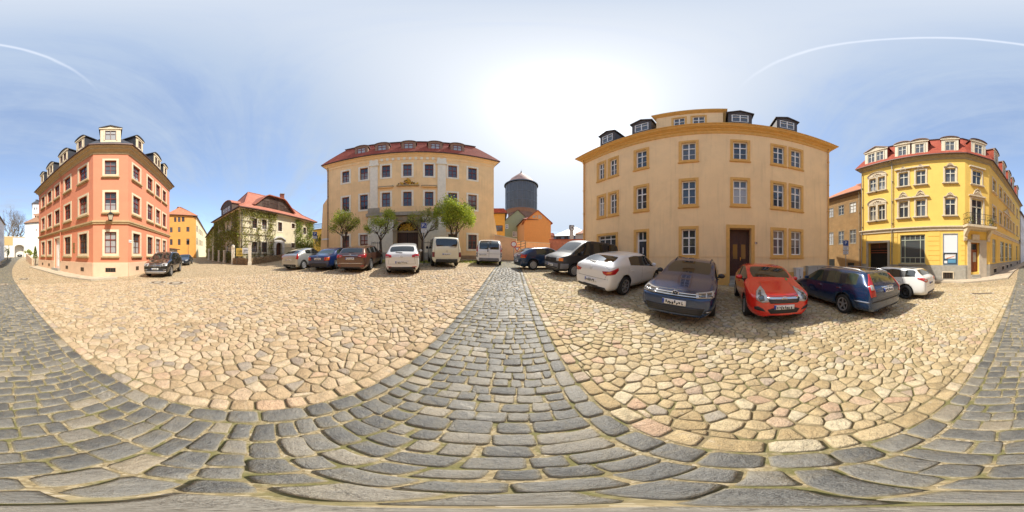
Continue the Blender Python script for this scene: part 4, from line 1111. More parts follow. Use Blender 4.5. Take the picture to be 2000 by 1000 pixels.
    d.fbox(F, (u0 + u1) / 2 - .05, (u0 + u1) / 2 + .05, z1 - .5, z1, -.42, -.38, rr_); d.build('garage_gate', root)
    d = MB(); u0, u1, z0, z1 = sw; gf = mat('pale green window metal', (.42, .46, .36), .5)
    for q in (0, .18, .82, 1): d.fbox(F, u0 + (u1 - u0 - .07) * q, u0 + (u1 - u0 - .07) * q + .07, z0, z1, -.16, -.09, gf)
    for q in (0, .19, .8, .97): d.fbox(F, u0, u1, z0 + (z1 - z0) * q, z0 + (z1 - z0) * q + .07, -.155, -.095, gf)
    for q in (.18 + .64 / 3, .18 + 1.28 / 3): 
        uu = u0 + (u1 - u0) * q
        d.fbox(F, uu - .02, uu + .02, z0 + (z1 - z0) * .8, z1, -.15, -.1, gf); d.fbox(F, uu - .02, uu + .02, z0, z0 + (z1 - z0) * .19, -.15, -.1, gf)
    dd = d.build('shop_window', root); g = MB(); g.face([F.W(u0, z0, -.13), F.W(u1, z0, -.13), F.W(u1, z1, -.13), F.W(u0, z1, -.13)], mat('shop glass', (.07, .08, .085), .06)); _child(g, 'pane', dd, root)
    sl_ = MB(); sl_.fbox(F, u0 - .1, u1 + .1, z0 - .12, z0 - .01, 0, .18, M['greystone']); _child(sl_, 'sill', dd, root)
    u0, u1, z0, z1 = po[:4]; d = MB(); bf = mat('grey blue metal', (.25, .30, .36), .4)
    zm = z0 + (z1 - z0) * .39
    for a, b in ((u0, u0 + .05), (u1 - .05, u1)): d.fbox(F, a, b, z0, z1, -.12, .03, bf)
    for a, b in ((z0, z0 + .05), (z1 - .05, z1), (zm - .02, zm + .02)): d.fbox(F, u0 + .05, u1 - .05, a, b, -.12, .03, bf)
    d.fbox(F, u0 + .05, u1 - .05, zm + .02, z1 - .05, -.06, -.03, mat('white shop panel', (.72, .74, .76), .5))
    dd = d.build('display_window', root)
    ps = MB(); a0, a1, b0, b1 = u0 + .08, u1 - .08, z0 + .08, zm - .05; ps.fbox(F, a0, a1, b0, b1, -.08, -.05, mat('poster dark', (.05, .09, .13), .3))
    W2 = mat('poster white', (.75, .75, .75), .4); ps.fbox(F, a0 + .08, a1 - .12, b0 + (b1 - b0) * .52, b0 + (b1 - b0) * .84, -.05, -.045, W2); ps.fbox(F, a0 + .02, a0 + .3, b0 + .08, b0 + .3, -.05, -.045, W2)
    ps.fbox(F, a0 + .1, a1 - .1, b1 - .13, b1 - .05, -.05, -.045, W2); ps.fbox(F, a0 + .35, a1 - .1, b0 + .12, b0 + .42, -.05, -.045, mat('poster blue', (.10, .28, .45), .4)); 
    ps.hexa([F.W(a0 + .15, b0 + .45, -.04), F.W(a1 - .3, b0 + .62, -.04), F.W(a1 - .3, b0 + .62, -.045), F.W(a0 + .15, b0 + .45, -.045), F.W(a0 + .3, b0 + .56, -.04), F.W(a1 - .12, b0 + .74, -.04), F.W(a1 - .12, b0 + .74, -.045), F.W(a0 + .3, b0 + .56, -.045)], mat('poster orange', (.6, .22, .10), .4))
    _child(ps, 'poster', dd, root)
    # corner door
    u0, u1, z0, z1 = dr[:4]; d = MB(); st_ = mat('carved door stone', (.50, .44, .35), .8, var=.15, bump=.1)
    for a, b in ((u0 - .3, u0), (u1, u1 + .75)):
        b = min(b, FC.len - .02); d.fbox(FC, a, b, zg(FC, u0) - .2, z1 + .25, -.02, .12, st_)
    d.fbox(FC, u0, u1, z1, z1 + .25, -.02, .12, st_); d.fbox(FC, (u0 + u1) / 2 - .35, (u0 + u1) / 2 + .35, z1 + .25, z1 + .7, 0, .25, T); d.build('door_surround', root)
    d = MB(); d.fbox(FC, u0, u1, z0, z1, -.42, -.36, M['doorred']); um = (u0 + u1) / 2
    d.fbox(FC, u0 + .03, um - .03, z0 + .1, z0 + .8, -.36, -.34, M['doorred']); d.fbox(FC, um + .03, u1 - .03, z0 + .1, z0 + .8, -.36, -.34, M['doorred']); d.fbox(FC, u0, u1, z1 - .75, z1 - .65, -.36, -.31, M['doorred'])
    dd = d.build('door', root); g = MB(); g.fbox(FC, um + .0, u1 - .1, z0 + .9, z1 - .85, -.36, -.355, M['curtain']); g.fbox(FC, u0 + .08, u1 - .08, z1 - .6, z1 - .08, -.36, -.355, M['pane']); _child(g, 'door_glass', dd, root)
    s = MB(); zz0 = zg(FC, um)
    for k in range(3): s.fbox(FC, u0 + .003, u1 - .003, zz0 - .4, zz0 + (z0 - zz0) * (k + 1) / 3 - .004, -.4, .42 - .22 * k, M['greystone'])
    s.build('steps', root)
    for (a, b, za, zb_) in rg:
        window(root, FR, a, b, za, zb_, depth=.16, fr=gf, bars=(1, (.2, .8)), fw=.08, pane=M['curtain'] if a < 2 else M['pane2'])
    # plinth with cellar opening, string course, cornice, rustication grooves
    pt = F.z(X(750), Y(822)); gb = gz(*P1) - 1.0
    def plinth(Fx, a, b): 
        p = MB(); p.fbox(Fx, a, b, gb, pt, 0, .09, M['greystone']); p.fbox(Fx, a, b, pt - .002, pt + .07, 0, .06, M['greystone']); return part(p, 'plinth', root)
    plinth(F, ga[1] + .22, F.len + .06); plinth(F, 0, ga[0] - .22); plinth(FC, .06, dr[0] - .3); plinth(FC, min(dr[1] + .75, FC.len - .1), FC.len + .05); plinth(FR, .05, FR.len)
    v = MB(); u = F.u(X(740)); zz0 = F.z(X(740), Y(893)); zz1 = F.z(X(740), Y(858)); v.fbox(F, u - .42, u + .42, zz0, zz1, .09, .1, M['darkhole']); 
    v.fbox(F, u - .5, u + .5, zz1, zz1 + .08, .09, .16, T); v.fbox(F, u - .5, u - .42, zz0, zz1, .09, .14, T); v.fbox(F, u + .42, u + .5, zz0, zz1, .09, .14, T)
    for k in range(1, 6): v.fbox(F, u - .42 + .84 * k / 6 - .012, u - .42 + .84 * k / 6 + .012, zz0, zz1, .10, .12, M['iron'])
    part(v, 'cellar_grille', root)
    for a, b, _, _ in rg:
        c = (a + b) / 2; z_ = zg(FR, c); 
        v = MB(); v.fbox(FR, c - .4, c + .4, z_ + .3, z_ + .7, .09, .1, M['darkhole']); v.fbox(FR, c - .46, c + .46, z_ + .7, z_ + .78, .09, .14, T); part(v, 'cellar_grille', root)
    zs = F.z(X(750), Y(598)); zs = zfl - .1
    st = MB(); sweep(st, poly, [(-.01, zs - .32), (.08, zs - .3), (.08, zs - .1), (.2, zs - .02), (.2, zs + .08), (-.01, zs + .12)], T, edges=[0, 1, 2]); part(st, 'string_course', root)
    for Fx, hole in ((F, [ga, sw, po]), (FR, rg)):     # ashlar blocks stand 3 cm proud, the gaps between rows are the grooves
        zz_ = pt + .08; rows = []
        while zz_ < zs - .42: rows.append((zz_, min(zz_ + .40, zs - .36))); zz_ += .42
        cuts = sorted((h[0] - .26, h[1] + .26) for h in hole); segs = []; cur = .02
        for a, b in cuts + [(Fx.len - .02, 0)]:
            if a > cur + .05: segs.append((cur, a))
            cur = max(cur, b)
        for a, b in segs:
            g = MB(); g.fbox(Fx, a, b, pt + .08, zs - .34, 0, .012, M['yellow'])
            for r0, r1 in rows: g.fbox(Fx, a, b, r0, r1 - .03, .012, .035, M['yellow'])
            part(g, 'ashlar_band', root)
    co = MB(); sweep(co, poly, [(-.01, zt - .2), (.05, zt - .2), (.1, zt), (.3, zt + .1), (.3, zt + .2), (.42, zt + .28), (-.05, zt + .28)], mat('darker cornice stone', (.40, .32, .18), .8, var=.15), edges=[0, 1, 2]); part(co, 'cornice', root)
    roof_mesh(root, poly, zt + .34, .5, 1.15, 3.2, M['tile'], top=(2.5, .5, M['tile']), gut=M['gutter'])
    rp = MB(); sweep(rp, offpoly(poly, -1.15), [(-.1, zt + 3.5), (.1, zt + 3.5), (.14, zt + 3.62), (-.1, zt + 3.66)], M['gutter']); part(rp, 'roof_ridge', root)
    kw = dict(front=-.3, deep=2.4, wallm=mat('cream dormer paint', (.70, .62, .46), .7, var=.12), roofm=M['gutter'], trim=T, sidem=M['tile'], fr=fr)
    zd = zt + .36
    dormer(root, F, F.u(X(333)), 2.5, zd, 1.95, kind='gable', nwin=2, ww=.78, wh=1.25, wz=.35, **kw)
    for c in (484, 582, 752): dormer(root, F, F.u(X(c)), 1.45, zd, 2.0, kind='seg', ww=.8, wh=1.25, wz=.35, **kw)
    dormer(root, FC, FC.u(X(905)), 1.5, zd, 2.0, kind='seg', ww=.8, wh=1.25, wz=.35, **kw)
    for c in (1000, 1048, 1080, 1102, 1128): dormer(root, FR, FR.u(X(c)), 1.4, zd, 2.0, kind='seg', ww=.7, wh=1.2, wz=.4, **kw)
    pipe(root, F, F.u(X(421)), gz(*F.W(F.u(X(421)), 0)[:2]), zt, o=.14); pipe(root, F, .1, gz(*P0), zt, o=.14); pipe(root, FR, FR.len - .2, gz(*P3), zt, o=.14)
    return F, FR, P2, P3, zt

# foliage helpers
def leaf_mat(name, c1, c2):
    m = bpy.data.materials.new(name); m.use_nodes = True
    t = m.node_tree; t.nodes.clear(); n = NT(t)
    out = n.n('ShaderNodeOutputMaterial'); g = n.n('ShaderNodeNewGeometry')
    rp = g.outputs['Random Per Island']; col = n.mix(rp, c1, c2)
    p = n.n('ShaderNodeBsdfPrincipled', {'Roughness': .6, 'Base Color': col}); tr = n.n('ShaderNodeBsdfTranslucent', {'Color': n.mix(.4, col, (.5, .6, .05), 'MIX')})
    ms = n.n('ShaderNodeMixShader', {0: .4}); t.links.new(p.outputs[0], ms.inputs[1]); t.links.new(tr.outputs[0], ms.inputs[2]); t.links.new(ms.outputs[0], out.inputs[0])
    return m
LEAFD = leaf_mat('dark leaf', (.03, .06, .012), (.10, .15, .03))
LEAFB = leaf_mat('bright spring leaf', (.30, .38, .03), (.58, .62, .08))
LEAFM = leaf_mat('mid green leaf', (.19, .26, .03), (.42, .46, .07))
IVYL = leaf_mat('ivy leaf', (.11, .10, .03), (.28, .24, .06))
IVYY = leaf_mat('young ivy leaf', (.18, .17, .04), (.42, .38, .10))
def leafq(mb, c, s, r, m, nrm=None):
    a = Vector((r.gauss(0, 1), r.gauss(0, 1), r.gauss(0, 1)))
    if nrm is not None: a = a * .55 + nrm
    a.normalize(); b = a.orthogonal().normalized(); t = r.uniform(0, 6.28); q = a.cross(b); u = b * math.cos(t) + q * math.sin(t); v = a.cross(u)
    c = Vector(c); s1 = s * r.uniform(.7, 1.3)
    mb.face([c - u * s1, c + v * s1 * .6 - u * .1 * s1, c + u * s1 + a * s1 * .15, c - v * s1 * .6 + u * .1 * s1], m)
YF, YFR, YP2, YP3, YZT = yellow()

# ---------- derelict brown house between
def brown():
    P0, P1 = at(1611, 23.3), at(1684, 19.0); F = Face(P0, P1); poly = [P0, P1] + back(P0, P1, 9)
    Xc = lambda c: 1600 + c / 6.25; Yc = lambda v: 340 + v / 6.25
    pz = Xc(410); z = lambda v: F.z(pz, Yc(v)); zt = z(245)
    cols = [(116, 172), (238, 300), (374, 448)]; ops = []; ws = []
    for i, (a, b) in enumerate(cols):
        u = (F.u(Xc(a)), F.u(Xc(b)))
        for zz_ in ((z(468), z(348)), (z(845), z(680))): ops.append((*u, *zz_)); ws.append((*u, *zz_))
    root, _ = bld('derelict_house', 'stained brown derelict house squeezed between the peach townhouse and the yellow building', 'house', poly, zt, M['brown'], {0: ops})
    pn = [M['curtain'], M['curtain'], M['pane'], M['pane2'], mat('boarded pane', (.62, .62, .60), .6), M['pane2']]
    for w_, p in zip(ws, pn): window(root, F, *w_, depth=.1, sur=(.06, .015, mat('dull grey trim', (.25, .22, .17), .9)), fr=mat('worn white frame', (.5, .5, .46), .7), bars=(1, (.7,)), mun=1, fw=.05, pane=p)
    co = MB(); sweep(co, poly, [(-.01, zt - .25), (.1, zt - .2), (.3, zt), (.3, zt + .1), (-.05, zt + .1)], mat('brown eave boards', (.14, .08, .05), .8)); part(co, 'cornice', root)
    roof_mesh(root, poly, zt + .2, .5, 4.0, 3.4, M['tileold'], gut=M['gutter'])
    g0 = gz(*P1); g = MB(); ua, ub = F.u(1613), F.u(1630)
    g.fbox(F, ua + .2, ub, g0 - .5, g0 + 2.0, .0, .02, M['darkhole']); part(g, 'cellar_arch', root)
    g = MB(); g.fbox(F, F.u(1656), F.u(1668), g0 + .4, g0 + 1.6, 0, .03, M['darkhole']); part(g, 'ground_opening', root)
    pipe(root, F, F.len - .35, g0, zt, o=.12)
brown()

# ---------- ivy-clad house
def ivyhouse():
    C0, C1, C2 = at(419, 29.0), at(470, 20.0), at(611.5, 29.3)
    FL, FR = Face(C0, C1), Face(C1, C2)
    fp = (C0[0] + C2[0] - C1[0], C0[1] + C2[1] - C1[1]); poly = [C0, C1, C2, fp]
    X = lambda c: 400 + c / 6.25; Y = lambda v: 370 + v / 6.25
    zt = FR.z(470, 405)
    ops = {0: [], 1: []}; ws = []
    zU = (FR.z(X(725), Y(485)), FR.z(X(725), Y(370))); zL = (FR.z(X(725), Y(765)), FR.z(X(725), Y(645)))
    for a, b in ((577, 638), (697, 756), (893, 943)): u = (FR.u(X(a)), FR.u(X(b))); ops[1].append((*u, *zU)); ws.append((FR, *u, *zU))
    for a, b in ((575, 640), (695, 757)): u = (FR.u(X(a)), FR.u(X(b))); ops[1].append((*u, *zL)); ws.append((FR, *u, *zL))
    for a, b, c, d in ((1060, 1099, 475, 418), (1200, 1236, 545, 465), (1057, 1100, 710, 655)):
        u = (FR.u(X(a)), FR.u(X(b))); z = (FR.z(X((a + b) / 2), Y(c)), FR.z(X((a + b) / 2), Y(d))); ops[1].append((*u, *z)); ws.append((FR, *u, *z))
    for a, b in ((258, 290), (312, 346), (170, 190)):
        for z in (zU, zL):
            if a == 170 and z is zL: continue
            u = (FL.u(X(a)), FL.u(X(b))); ops[0].append((*u, *z)); ws.append((FL, *u, *z))
    du = (FR.u(X(866)), FR.u(X(942))); dz = (FR.z(X(905), Y(838)), FR.z(X(905), Y(645))); ops[1].append((*du, *dz, .4))
    root, _ = bld('ivy_house', 'cream two-storey old house with climbing plants and red tiled roof with wide eyebrow dormer', 'house', poly, zt, M['cream'], ops)
    for i, (F, *w_) in enumerate(ws): window(root, F, *w_, depth=.18, sur=(.14, .03, M['palacew']), fr=M['brownframe'] if F is FR else M['whitetrim'], bars=(1 if i < 5 else 1, (.5,)), mun=1, fw=.06)
    # door with curved stone surround
    d = MB(); u0, u1 = du; z0, z1 = dz; uc = (u0 + u1) / 2; st = mat('pale door stone', (.66, .64, .60), .8, var=.1)
    for a, b in ((u0 - .42, u0), (u1, u1 + .42)): d.fbox(FR, a, b, z0 - .3, z1 + .25, -.02, .12, st)
    hw = (u1 - u0) / 2
    for k in range(8):
        t0, t1 = math.pi * k / 8, math.pi * (k + 1) / 8; f = lambda t, r, h: (uc - hw * r * math.cos(t), z1 - .55 + h * math.sin(t))
        a, b, c_, e = f(t0, 1, .5), f(t1, 1, .5), f(t0, 1.0, 0), f(t1, 1, 0)
        d.hexa([FR.W(a[0], a[1], .12), FR.W(b[0], b[1], .12), FR.W(b[0], b[1], -.1), FR.W(a[0], a[1], -.1), FR.W(a[0], z1 + .3, .12), FR.W(b[0], z1 + .3, .12), FR.W(b[0], z1 + .3, -.1), FR.W(a[0], z1 + .3, -.1)], st)
        g0, g1 = (uc - (hw + .55) * math.cos(t0), z1 + .25 + .55 * math.sin(t0) ** 1.5), (uc - (hw + .55) * math.cos(t1), z1 + .25 + .55 * math.sin(t1) ** 1.5)
        d.hexa([FR.W(g0[0], g0[1] - .12, .3), FR.W(g1[0], g1[1] - .12, .3), FR.W(g1[0], g1[1] - .12, 0), FR.W(g0[0], g0[1] - .12, 0), FR.W(g0[0], g0[1] + .08, .3), FR.W(g1[0], g1[1] + .08, .3), FR.W(g1[0], g1[1] + .08, 0), FR.W(g0[0], g0[1] + .08, 0)], st)
    d.build('door_surround', root)
    d = MB(); d.fbox(FR, u0, u1, z0, z1, -.36, -.3, M['doorbrown']); d.fbox(FR, uc - .03, uc + .03, z0, z1 - .1, -.3, -.27, M['doorred']); d.build('door', root)
    # hipped roof
    ev = offpoly(poly, .55); zr = zt + .02; H_ = 4.6
    nl = FR.len; cen = lambda s, t: (C1[0] + (C2[0] - C1[0]) * s + (C0[0] - C1[0]) * t, C1[1] + (C2[1] - C1[1]) * s + (C0[1] - C1[1]) * t)
    ra = cen(.28, .5); rb = cen(.72, .5)
    # bell-cast: slope flattens at the eaves
    mb = MB(); T = M['tileold'] if False else mat_roof_ivy
    mid = offpoly(poly, -1.3); zm = zr + 1.15
    RA, RB = (*ra, zr + H_), (*rb, zr + H_); c0, c1, c2, c3 = [(*p, zr) for p in ev]; m0, m1, m2, m3 = [(*p, zm) for p in mid]
    for a, b, q, r_ in ((c0, c1, m1, m0), (c1, c2, m2, m1), (c2, c3, m3, m2), (c3, c0, m0, m3)): mb.face([a, b, q, r_], T)
    mb.face([m0, m1, RA], T); mb.face([m1, m2, RB, RA], T); mb.face([m2, m3, RB], T); mb.face([m3, m0, RA, RB], T)
    for a, b in ((c0, c1), (c1, c2), (c2, c3), (c3, c0)): mb.face([(a[0], a[1], a[2] - .12), (b[0], b[1], b[2] - .12), b, a], M['gutter'])
    mb.face([(p[0], p[1], zr - .12) for p in (c3, c2, c1, c0)], M['gutter'])
    ro = mb.build('roof', root)
    rd = MB()
    for a, b in ((RA, RB), (RA, m1), (m1, c1), (RA, m0), (RB, m2), (m2, c2)): rd.tube([a, b], .11, T, 6)
    _child(rd, 'ridge_tiles', ro, root)
    # eyebrow dormer on the right slope
    def sl(o): return zm + (o - 1.3) * (H_ - 1.15) / (FL.len / 2 - 1.3) if o > 1.3 else zr + (o + .55) * 1.15 / 1.85
    o_f = .9; n_ = 16; ua, ub = FR.u(X(640)), FR.u(X(1140)); f = MB(); rf = MB(); dark = mat('dark tarred boards', (.09, .055, .035), .7, var=.3)
    shp = lambda q: 1.95 * min(1.0, math.sin(math.pi * q) * 1.25) ** 1.15
    pts = [(ua + (ub - ua) * k / n_, sl(o_f) + shp(k / n_)) for k in range(n_ + 1)]
    for (a, za), (b, zb_) in zip(pts, pts[1:]):
        f.face([FR.W(a, sl(o_f) - .05, -o_f), FR.W(b, sl(o_f) - .05, -o_f), FR.W(b, zb_, -o_f), FR.W(a, za, -o_f)], dark)
        def bk(z): 
            o = o_f
            while sl(o) < z + .25 and o < FL.len / 2: o += .1
            return o
        oa, ob_ = bk(za), bk(zb_); F_ = FR.W
        rf.hexa([F_(a, za, -o_f + .35), F_(b, zb_, -o_f + .35), F_(b, zb_ + .22, -ob_), F_(a, za + .22, -oa), F_(a, za + .14, -o_f + .35), F_(b, zb_ + .14, -o_f + .35), F_(b, zb_ + .36, -ob_), F_(a, za + .36, -oa)], T)
    fo = f.build('dormer', root); _child(rf, 'dormer_roof', fo, root)
    for q0, q1 in ((.36, .47), (.48, .56), (.2, .33), (.6, .72), (.74, .86)):
        w = MB(); a, b = ua + (ub - ua) * q0, ua + (ub - ua) * q1; h = min(shp(q0), shp(q1)) - .3
        for k in range(5): w.fbox(FR, a + (b - a) * k / 4 - .025, a + (b - a) * k / 4 + .025, sl(o_f) + .15, sl(o_f) + h, -o_f + .0, -o_f + .05, M['doorbrown'])
        for k in range(3): w.fbox(FR, a, b, sl(o_f) + .15 + (h - .15) * k / 2 - .025, sl(o_f) + .15 + (h - .15) * k / 2 + .025, -o_f + .002, -o_f + .045, M['doorbrown'])
        _child(w, 'dormer_window', fo, root)
    # left slope dormer
    dormer(root, FL, FL.len * .42, 4.2, zr + .5, 1.25, .5, 3.2, dark, T, kind='seg', nwin=3, ww=.8, wh=.7, wz=.3, fr=M['whitetrim'])
    ch = MB(); p = cen(.74, .42); ch.box(p[0] - .35, p[0] + .35, p[1] - .35, p[1] + .35, zr + H_ - 1, zr + H_ + .8, mat('chimney brick', (.35, .12, .07), .9, var=.3)); ch.box(p[0] - .42, p[0] + .42, p[1] - .42, p[1] + .42, zr + H_ + .8, zr + H_ + .92, M['greystone']); ch.build('chimney', root)
    co = MB(); sweep(co, poly, [(-.01, zt - .35), (.12, zt - .3), (.3, zt - .12), (-.05, zt - .11)], M['stonecream']); co.build('cornice', root)
    pipe(root, FR, .15, gz(*C1), zt, r=.05)
    # ---- climbers
    def climber(F, us, zs_, n, label, mats, holes, dens, stems=18, seed=1, name='climbing_plant', gap=.0, lat=True):
        r = random.Random(seed); mb = MB(); g = gz(*F.W((us[0] + us[1]) / 2, 0)[:2])
        def bad(u, z): return any(h[0] - .1 < u < h[1] + .1 and h[2] - .05 < z < h[3] + .1 for h in holes)
        k = 0
        while k < n:
            u = r.uniform(*us); z = g + (zs_ - g) * r.random() ** .8
            if bad(u, z) or r.random() > dens(u, z): 
                if r.random() < .02: k += 1
                continue
            for _ in range(5): 
                leafq(mb, F.W(u + r.gauss(0, .16), min(zs_, z + r.gauss(0, .16)), .10 + r.random() * .22), .10, r, r.choice(mats), F.N * .8)
            k += 1
        lf = mb.build(name, fixn=False); tag(lf, label, 'climbing plant'); recenter(lf)
        sm = MB()
        for q in range(stems):
            u = r.uniform(*us); z = g; pts = [F.W(u, z, .05)]; top = zs_ * r.uniform(.6, 1)
            while z < top:
                z += .5; u += r.gauss(0, .10); u = max(us[0], min(us[1], u)); pts.append(F.W(u, z, .05))
            sm.tube(pts, [max(.012, .035 * (1 - i / len(pts))) for i in range(len(pts))], M['bark'], 4)
        if lat:
            z = g + 1.0
            while z < zs_ - .3:
                cuts = sorted((h[0] - .1, h[1] + .1) for h in holes if h[2] - .1 < z < h[3] + .1 and h[1] > us[0] and h[0] < us[1]); cur = us[0]
                for a, b in cuts + [(us[1], 0)]:
                    if a > cur: sm.fbox(F, cur, min(a, us[1]), z, z + .04, .03, .07, M['bark'])
                    cur = b
                z += .85
        sm.build('stems', lf)
    hl = [o[:4] for o in ops[0]]; hr = [o[:4] for o in ops[1]] + [(du[0] - .45, du[1] + .45, dz[0] - 1, dz[1] + .8)]
    climber(FL, (.2, FL.len * .985), zt - .25, 1500, 'dense brownish ivy covering the street side of the cream house', [IVYL, IVYL, IVYL, LEAFM], hl, lambda u, z: .95, 14, 2)
    nr = FR.u(X(870)); 
    climber(FR, (-.05, nr), zt - .1, 380, 'sparse trained vine on trellis over the cream house front left of its door', [IVYY, IVYY, IVYL], hr, lambda u, z: .10 + .75 * max(0, (z - zt + 1.6)) + .25 * (math.sin(u * 3.1) > .55), 22, 4)
    ua, ub = FR.u(X(1105)), FR.u(X(1320))
    climber(FR, (ua, ub), zt - .3, 620, 'dark green climbing bush on the cream house right of its door', [LEAFD, LEAFM], hr, lambda u, z: 1.0 if z < zt * .55 else .5 + .4 * math.sin(u * 2), 8, 6, lat=False)
    # lower wing further left
    W0 = at(403.5, 45); W1 = C0
    wf = Face(W0, W1); wp = [W0, W1] + back(W0, W1, 7); zw = wf.z(419, 444)
    wr, _ = bld('ivy_house_wing', 'low rear wing of the cream house hung with ivy and a red roof', 'house', wp, zw, M['cream'])
    roof_mesh(wr, wp, zw, .5, 3.0, 2.6, mat_roof_ivy, gut=M['gutter'])
    climber(wf, (.5, wf.len), zw, 620, 'ivy hanging over the low rear wing beside the narrow street', [IVYL, IVYL, LEAFM], [], lambda u, z: .95, 6, 9)
    # garden fence: stone posts on a low rubble wall, and rails
    Q = [at(408, 33), at(437, 23.5), at(457, 20), at(489, 18.0), at(553, 22.5), at(580, 27)]
    def rub(a, b, h, lab):
        F_ = Face(a, b); m_ = MB(); n = max(2, int(F_.len / .8))
        for k in range(n):
            u0, u1 = F_.len * k / n, F_.len * (k + 1) / n; x, y, _ = F_.W((u0 + u1) / 2, 0); g = gz(x, y); m_.fbox(F_, u0, u1, g - .4, g + h + .03 * math.sin(k * 2.3), -.2, .2, M['rubble'])
        r = random.Random(8)
        for k in range(int(F_.len * 22)):
            u = r.uniform(.1, F_.len - .1); x, y, _ = F_.W(u, 0); z = gz(x, y) + r.uniform(.05, h - .05); d = r.uniform(.07, .15)
            m_.hexa([F_.W(u + sx * d * r.uniform(.8, 1.2), z + sz * d * .5 * r.uniform(.7, 1.2), o) for sx, sz, o in ((-1, -1, .24), (1, -1, .24), (1, -1, .15), (-1, -1, .15), (-1, 1, .24), (1, 1, .24), (1, 1, .15), (-1, 1, .15))], M['rubble'])
        o = tag(m_.build('garden_wall'), lab, 'wall'); recenter(o)
    rub(Q[2], Q[3], .75, 'low mossy rubble wall section left of the corner fence post'); rub(Q[3], Q[4], .75, 'low rubble wall section in front of the cream house windows')
    posts = [(408, 33, 2.2, 0), (417, 29, 2.3, 1), (428, 26, 1.75, 0), (438.5, 23.5, 1.7, 0), (455.5, 20.2, 1.95, 1), (488, 18.0, 2.35, 0)]
    pl = ['farthest stone post of the garden fence beside the ivy wing', 'round-topped stone gate post in front of the ivy', 'plain stone fence post right of the round-topped gate post', 'plain stone fence post midway along the ivy fence', 'ball-topped stone post next to the yellow notice board', 'tall stone post at the corner of the garden wall']
    for (p_, d_, h, ball), lab in zip(posts, pl):
        x, y = at(p_, d_); g = gz(x, y); m_ = MB(); w = .17 if not ball else .2
        m_.box(x - w, x + w, y - w, y + w, g - .3, g + h, M['palacew']); m_.box(x - w - .04, x + w + .04, y - w - .04, y + w + .04, g + h, g + h + .08, M['palacew']); m_.box(x - w - .04, x + w + .04, y - w - .04, y + w + .04, g - .3, g + .35, M['palacew'])
        if ball: m_.lathe([(.001, 0), (w, .04), (w * 1.1, .16), (w * .8, .3), (.001, .38)], M['palacew'], 12, (x, y, g + h + .08))
        o = tag(m_.build('fence_post'), lab, 'fence post', 'stone posts of the garden fence'); recenter(o)
    # notice boards
    for p_, d_, w, h, zc_, m_, lab in ((467.5, 19.2, .75, .95, 1.45, mat('yellow notice', (.62, .42, .08), .6, var=.1), 'yellow notice board on the garden fence'), (479, 18.7, .65, .65, 1.6, mat('white notice', (.72, .72, .74), .6), 'white notice board on the garden fence')):
        x, y = at(p_, d_); g = gz(x, y); dx, dy = thdir(p_); tx, ty = dy, -dx; b = MB()
        def q(s, z, o): return (x + tx * s + dx * o, y + ty * s + dy * o, g + z)
        b.hexa([q(-w / 2, zc_ - h / 2, 0), q(w / 2, zc_ - h / 2, 0), q(w / 2, zc_ - h / 2, .04), q(-w / 2, zc_ - h / 2, .04), q(-w / 2, zc_ + h / 2, 0), q(w / 2, zc_ + h / 2, 0), q(w / 2, zc_ + h / 2, .04), q(-w / 2, zc_ + h / 2, .04)], m_)
        for s in (-w * .4, w * .4): b.tube([q(s, -.1, .06), q(s, zc_ + h / 2, .06)], .03, M['pipe'], 6)
        for k in range(4): b.hexa([q(-w * .4, zc_ - h * .3 + k * h * .18, -.006), q(w * (.4 - .1 * (k % 2)), zc_ - h * .3 + k * h * .18, -.006), q(w * .3, zc_ - h * .3 + k * h * .18, 0), q(-w * .4, zc_ - h * .3 + k * h * .18, 0), q(-w * .4, zc_ - h * .26 + k * h * .18, -.006), q(w * (.4 - .1 * (k % 2)), zc_ - h * .26 + k * h * .18, -.006), q(w * .3, zc_ - h * .26 + k * h * .18, 0), q(-w * .4, zc_ - h * .26 + k * h * .18, 0)], M['black'])
        o = tag(b.build('notice_board'), lab, 'sign'); recenter(o)
    # iron rail fence between posts
    f = MB()
    for a, b in zip(Q, Q[1:]):
        F_ = Face(a, b); low = .75 if a in (Q[2], Q[3]) else 0.1; n = int(F_.len / .22)
        for k in range(n + 1):
            u = F_.len * k / n; x, y, _ = F_.W(u, 0); g = gz(x, y); f.tube([(x, y, g + low - .05), (x, y, g + 1.7)], .012, M['black'], 4)
        for h in (low + .12, 1.6):
            p0, p1 = F_.W(0, 0), F_.W(F_.len, 0); f.tube([(p0[0], p0[1], gz(p0[0], p0[1]) + h), (p1[0], p1[1], gz(p1[0], p1[1]) + h)], .018, M['black'], 4)
    o = tag(f.build('iron_fence'), 'thin black iron railing round the garden of the cream house', 'fence'); recenter(o)
mat_roof_ivy = roof_mat('weathered red tiles', (.33, .105, .07), (.47, .20, .13))
ivyhouse()
# ------------------------------------------------------------------ cars
def paint(name, col, metal=.25, rough=.3):
    m = mat(name, col, rough, metal, coat=1.0); return m
CG = mat('car glass', (.012, .016, .016), .03, spec=1.0)
CGG = mat('tinted green car glass', (.03, .045, .035), .03, spec=1.0)
PL = mat('black plastic', (.022, .022, .024), .55, bump=.1, bscale=200)
RUB = mat('tyre rubber', (.018, .018, .018), .8)
ALLOY = mat('silver wheel', (.50, .50, .51), .35, .75)
STEEL = mat('black steel wheel', (.02, .02, .022), .5, .3)
CHROME = mat('chrome trim', (.65, .65, .66), .12, 1.0)
LENSR = mat('red lamp lens', (.42, .012, .012), .12, coat=.6)
LENSO = mat('amber lamp lens', (.75, .20, .02), .15, coat=.6)
LENSW = mat('clear lamp lens', (.42, .42, .41), .12, .2, coat=.8)
LENSD = mat('dark lamp inside', (.10, .105, .11), .1, .5, coat=1.0)
PLATE = mat('number plate white', (.72, .72, .70), .45)
PLATEB = mat('number plate blue', (.02, .06, .35), .45)
INK = mat('number plate ink', (.02, .02, .02), .6)
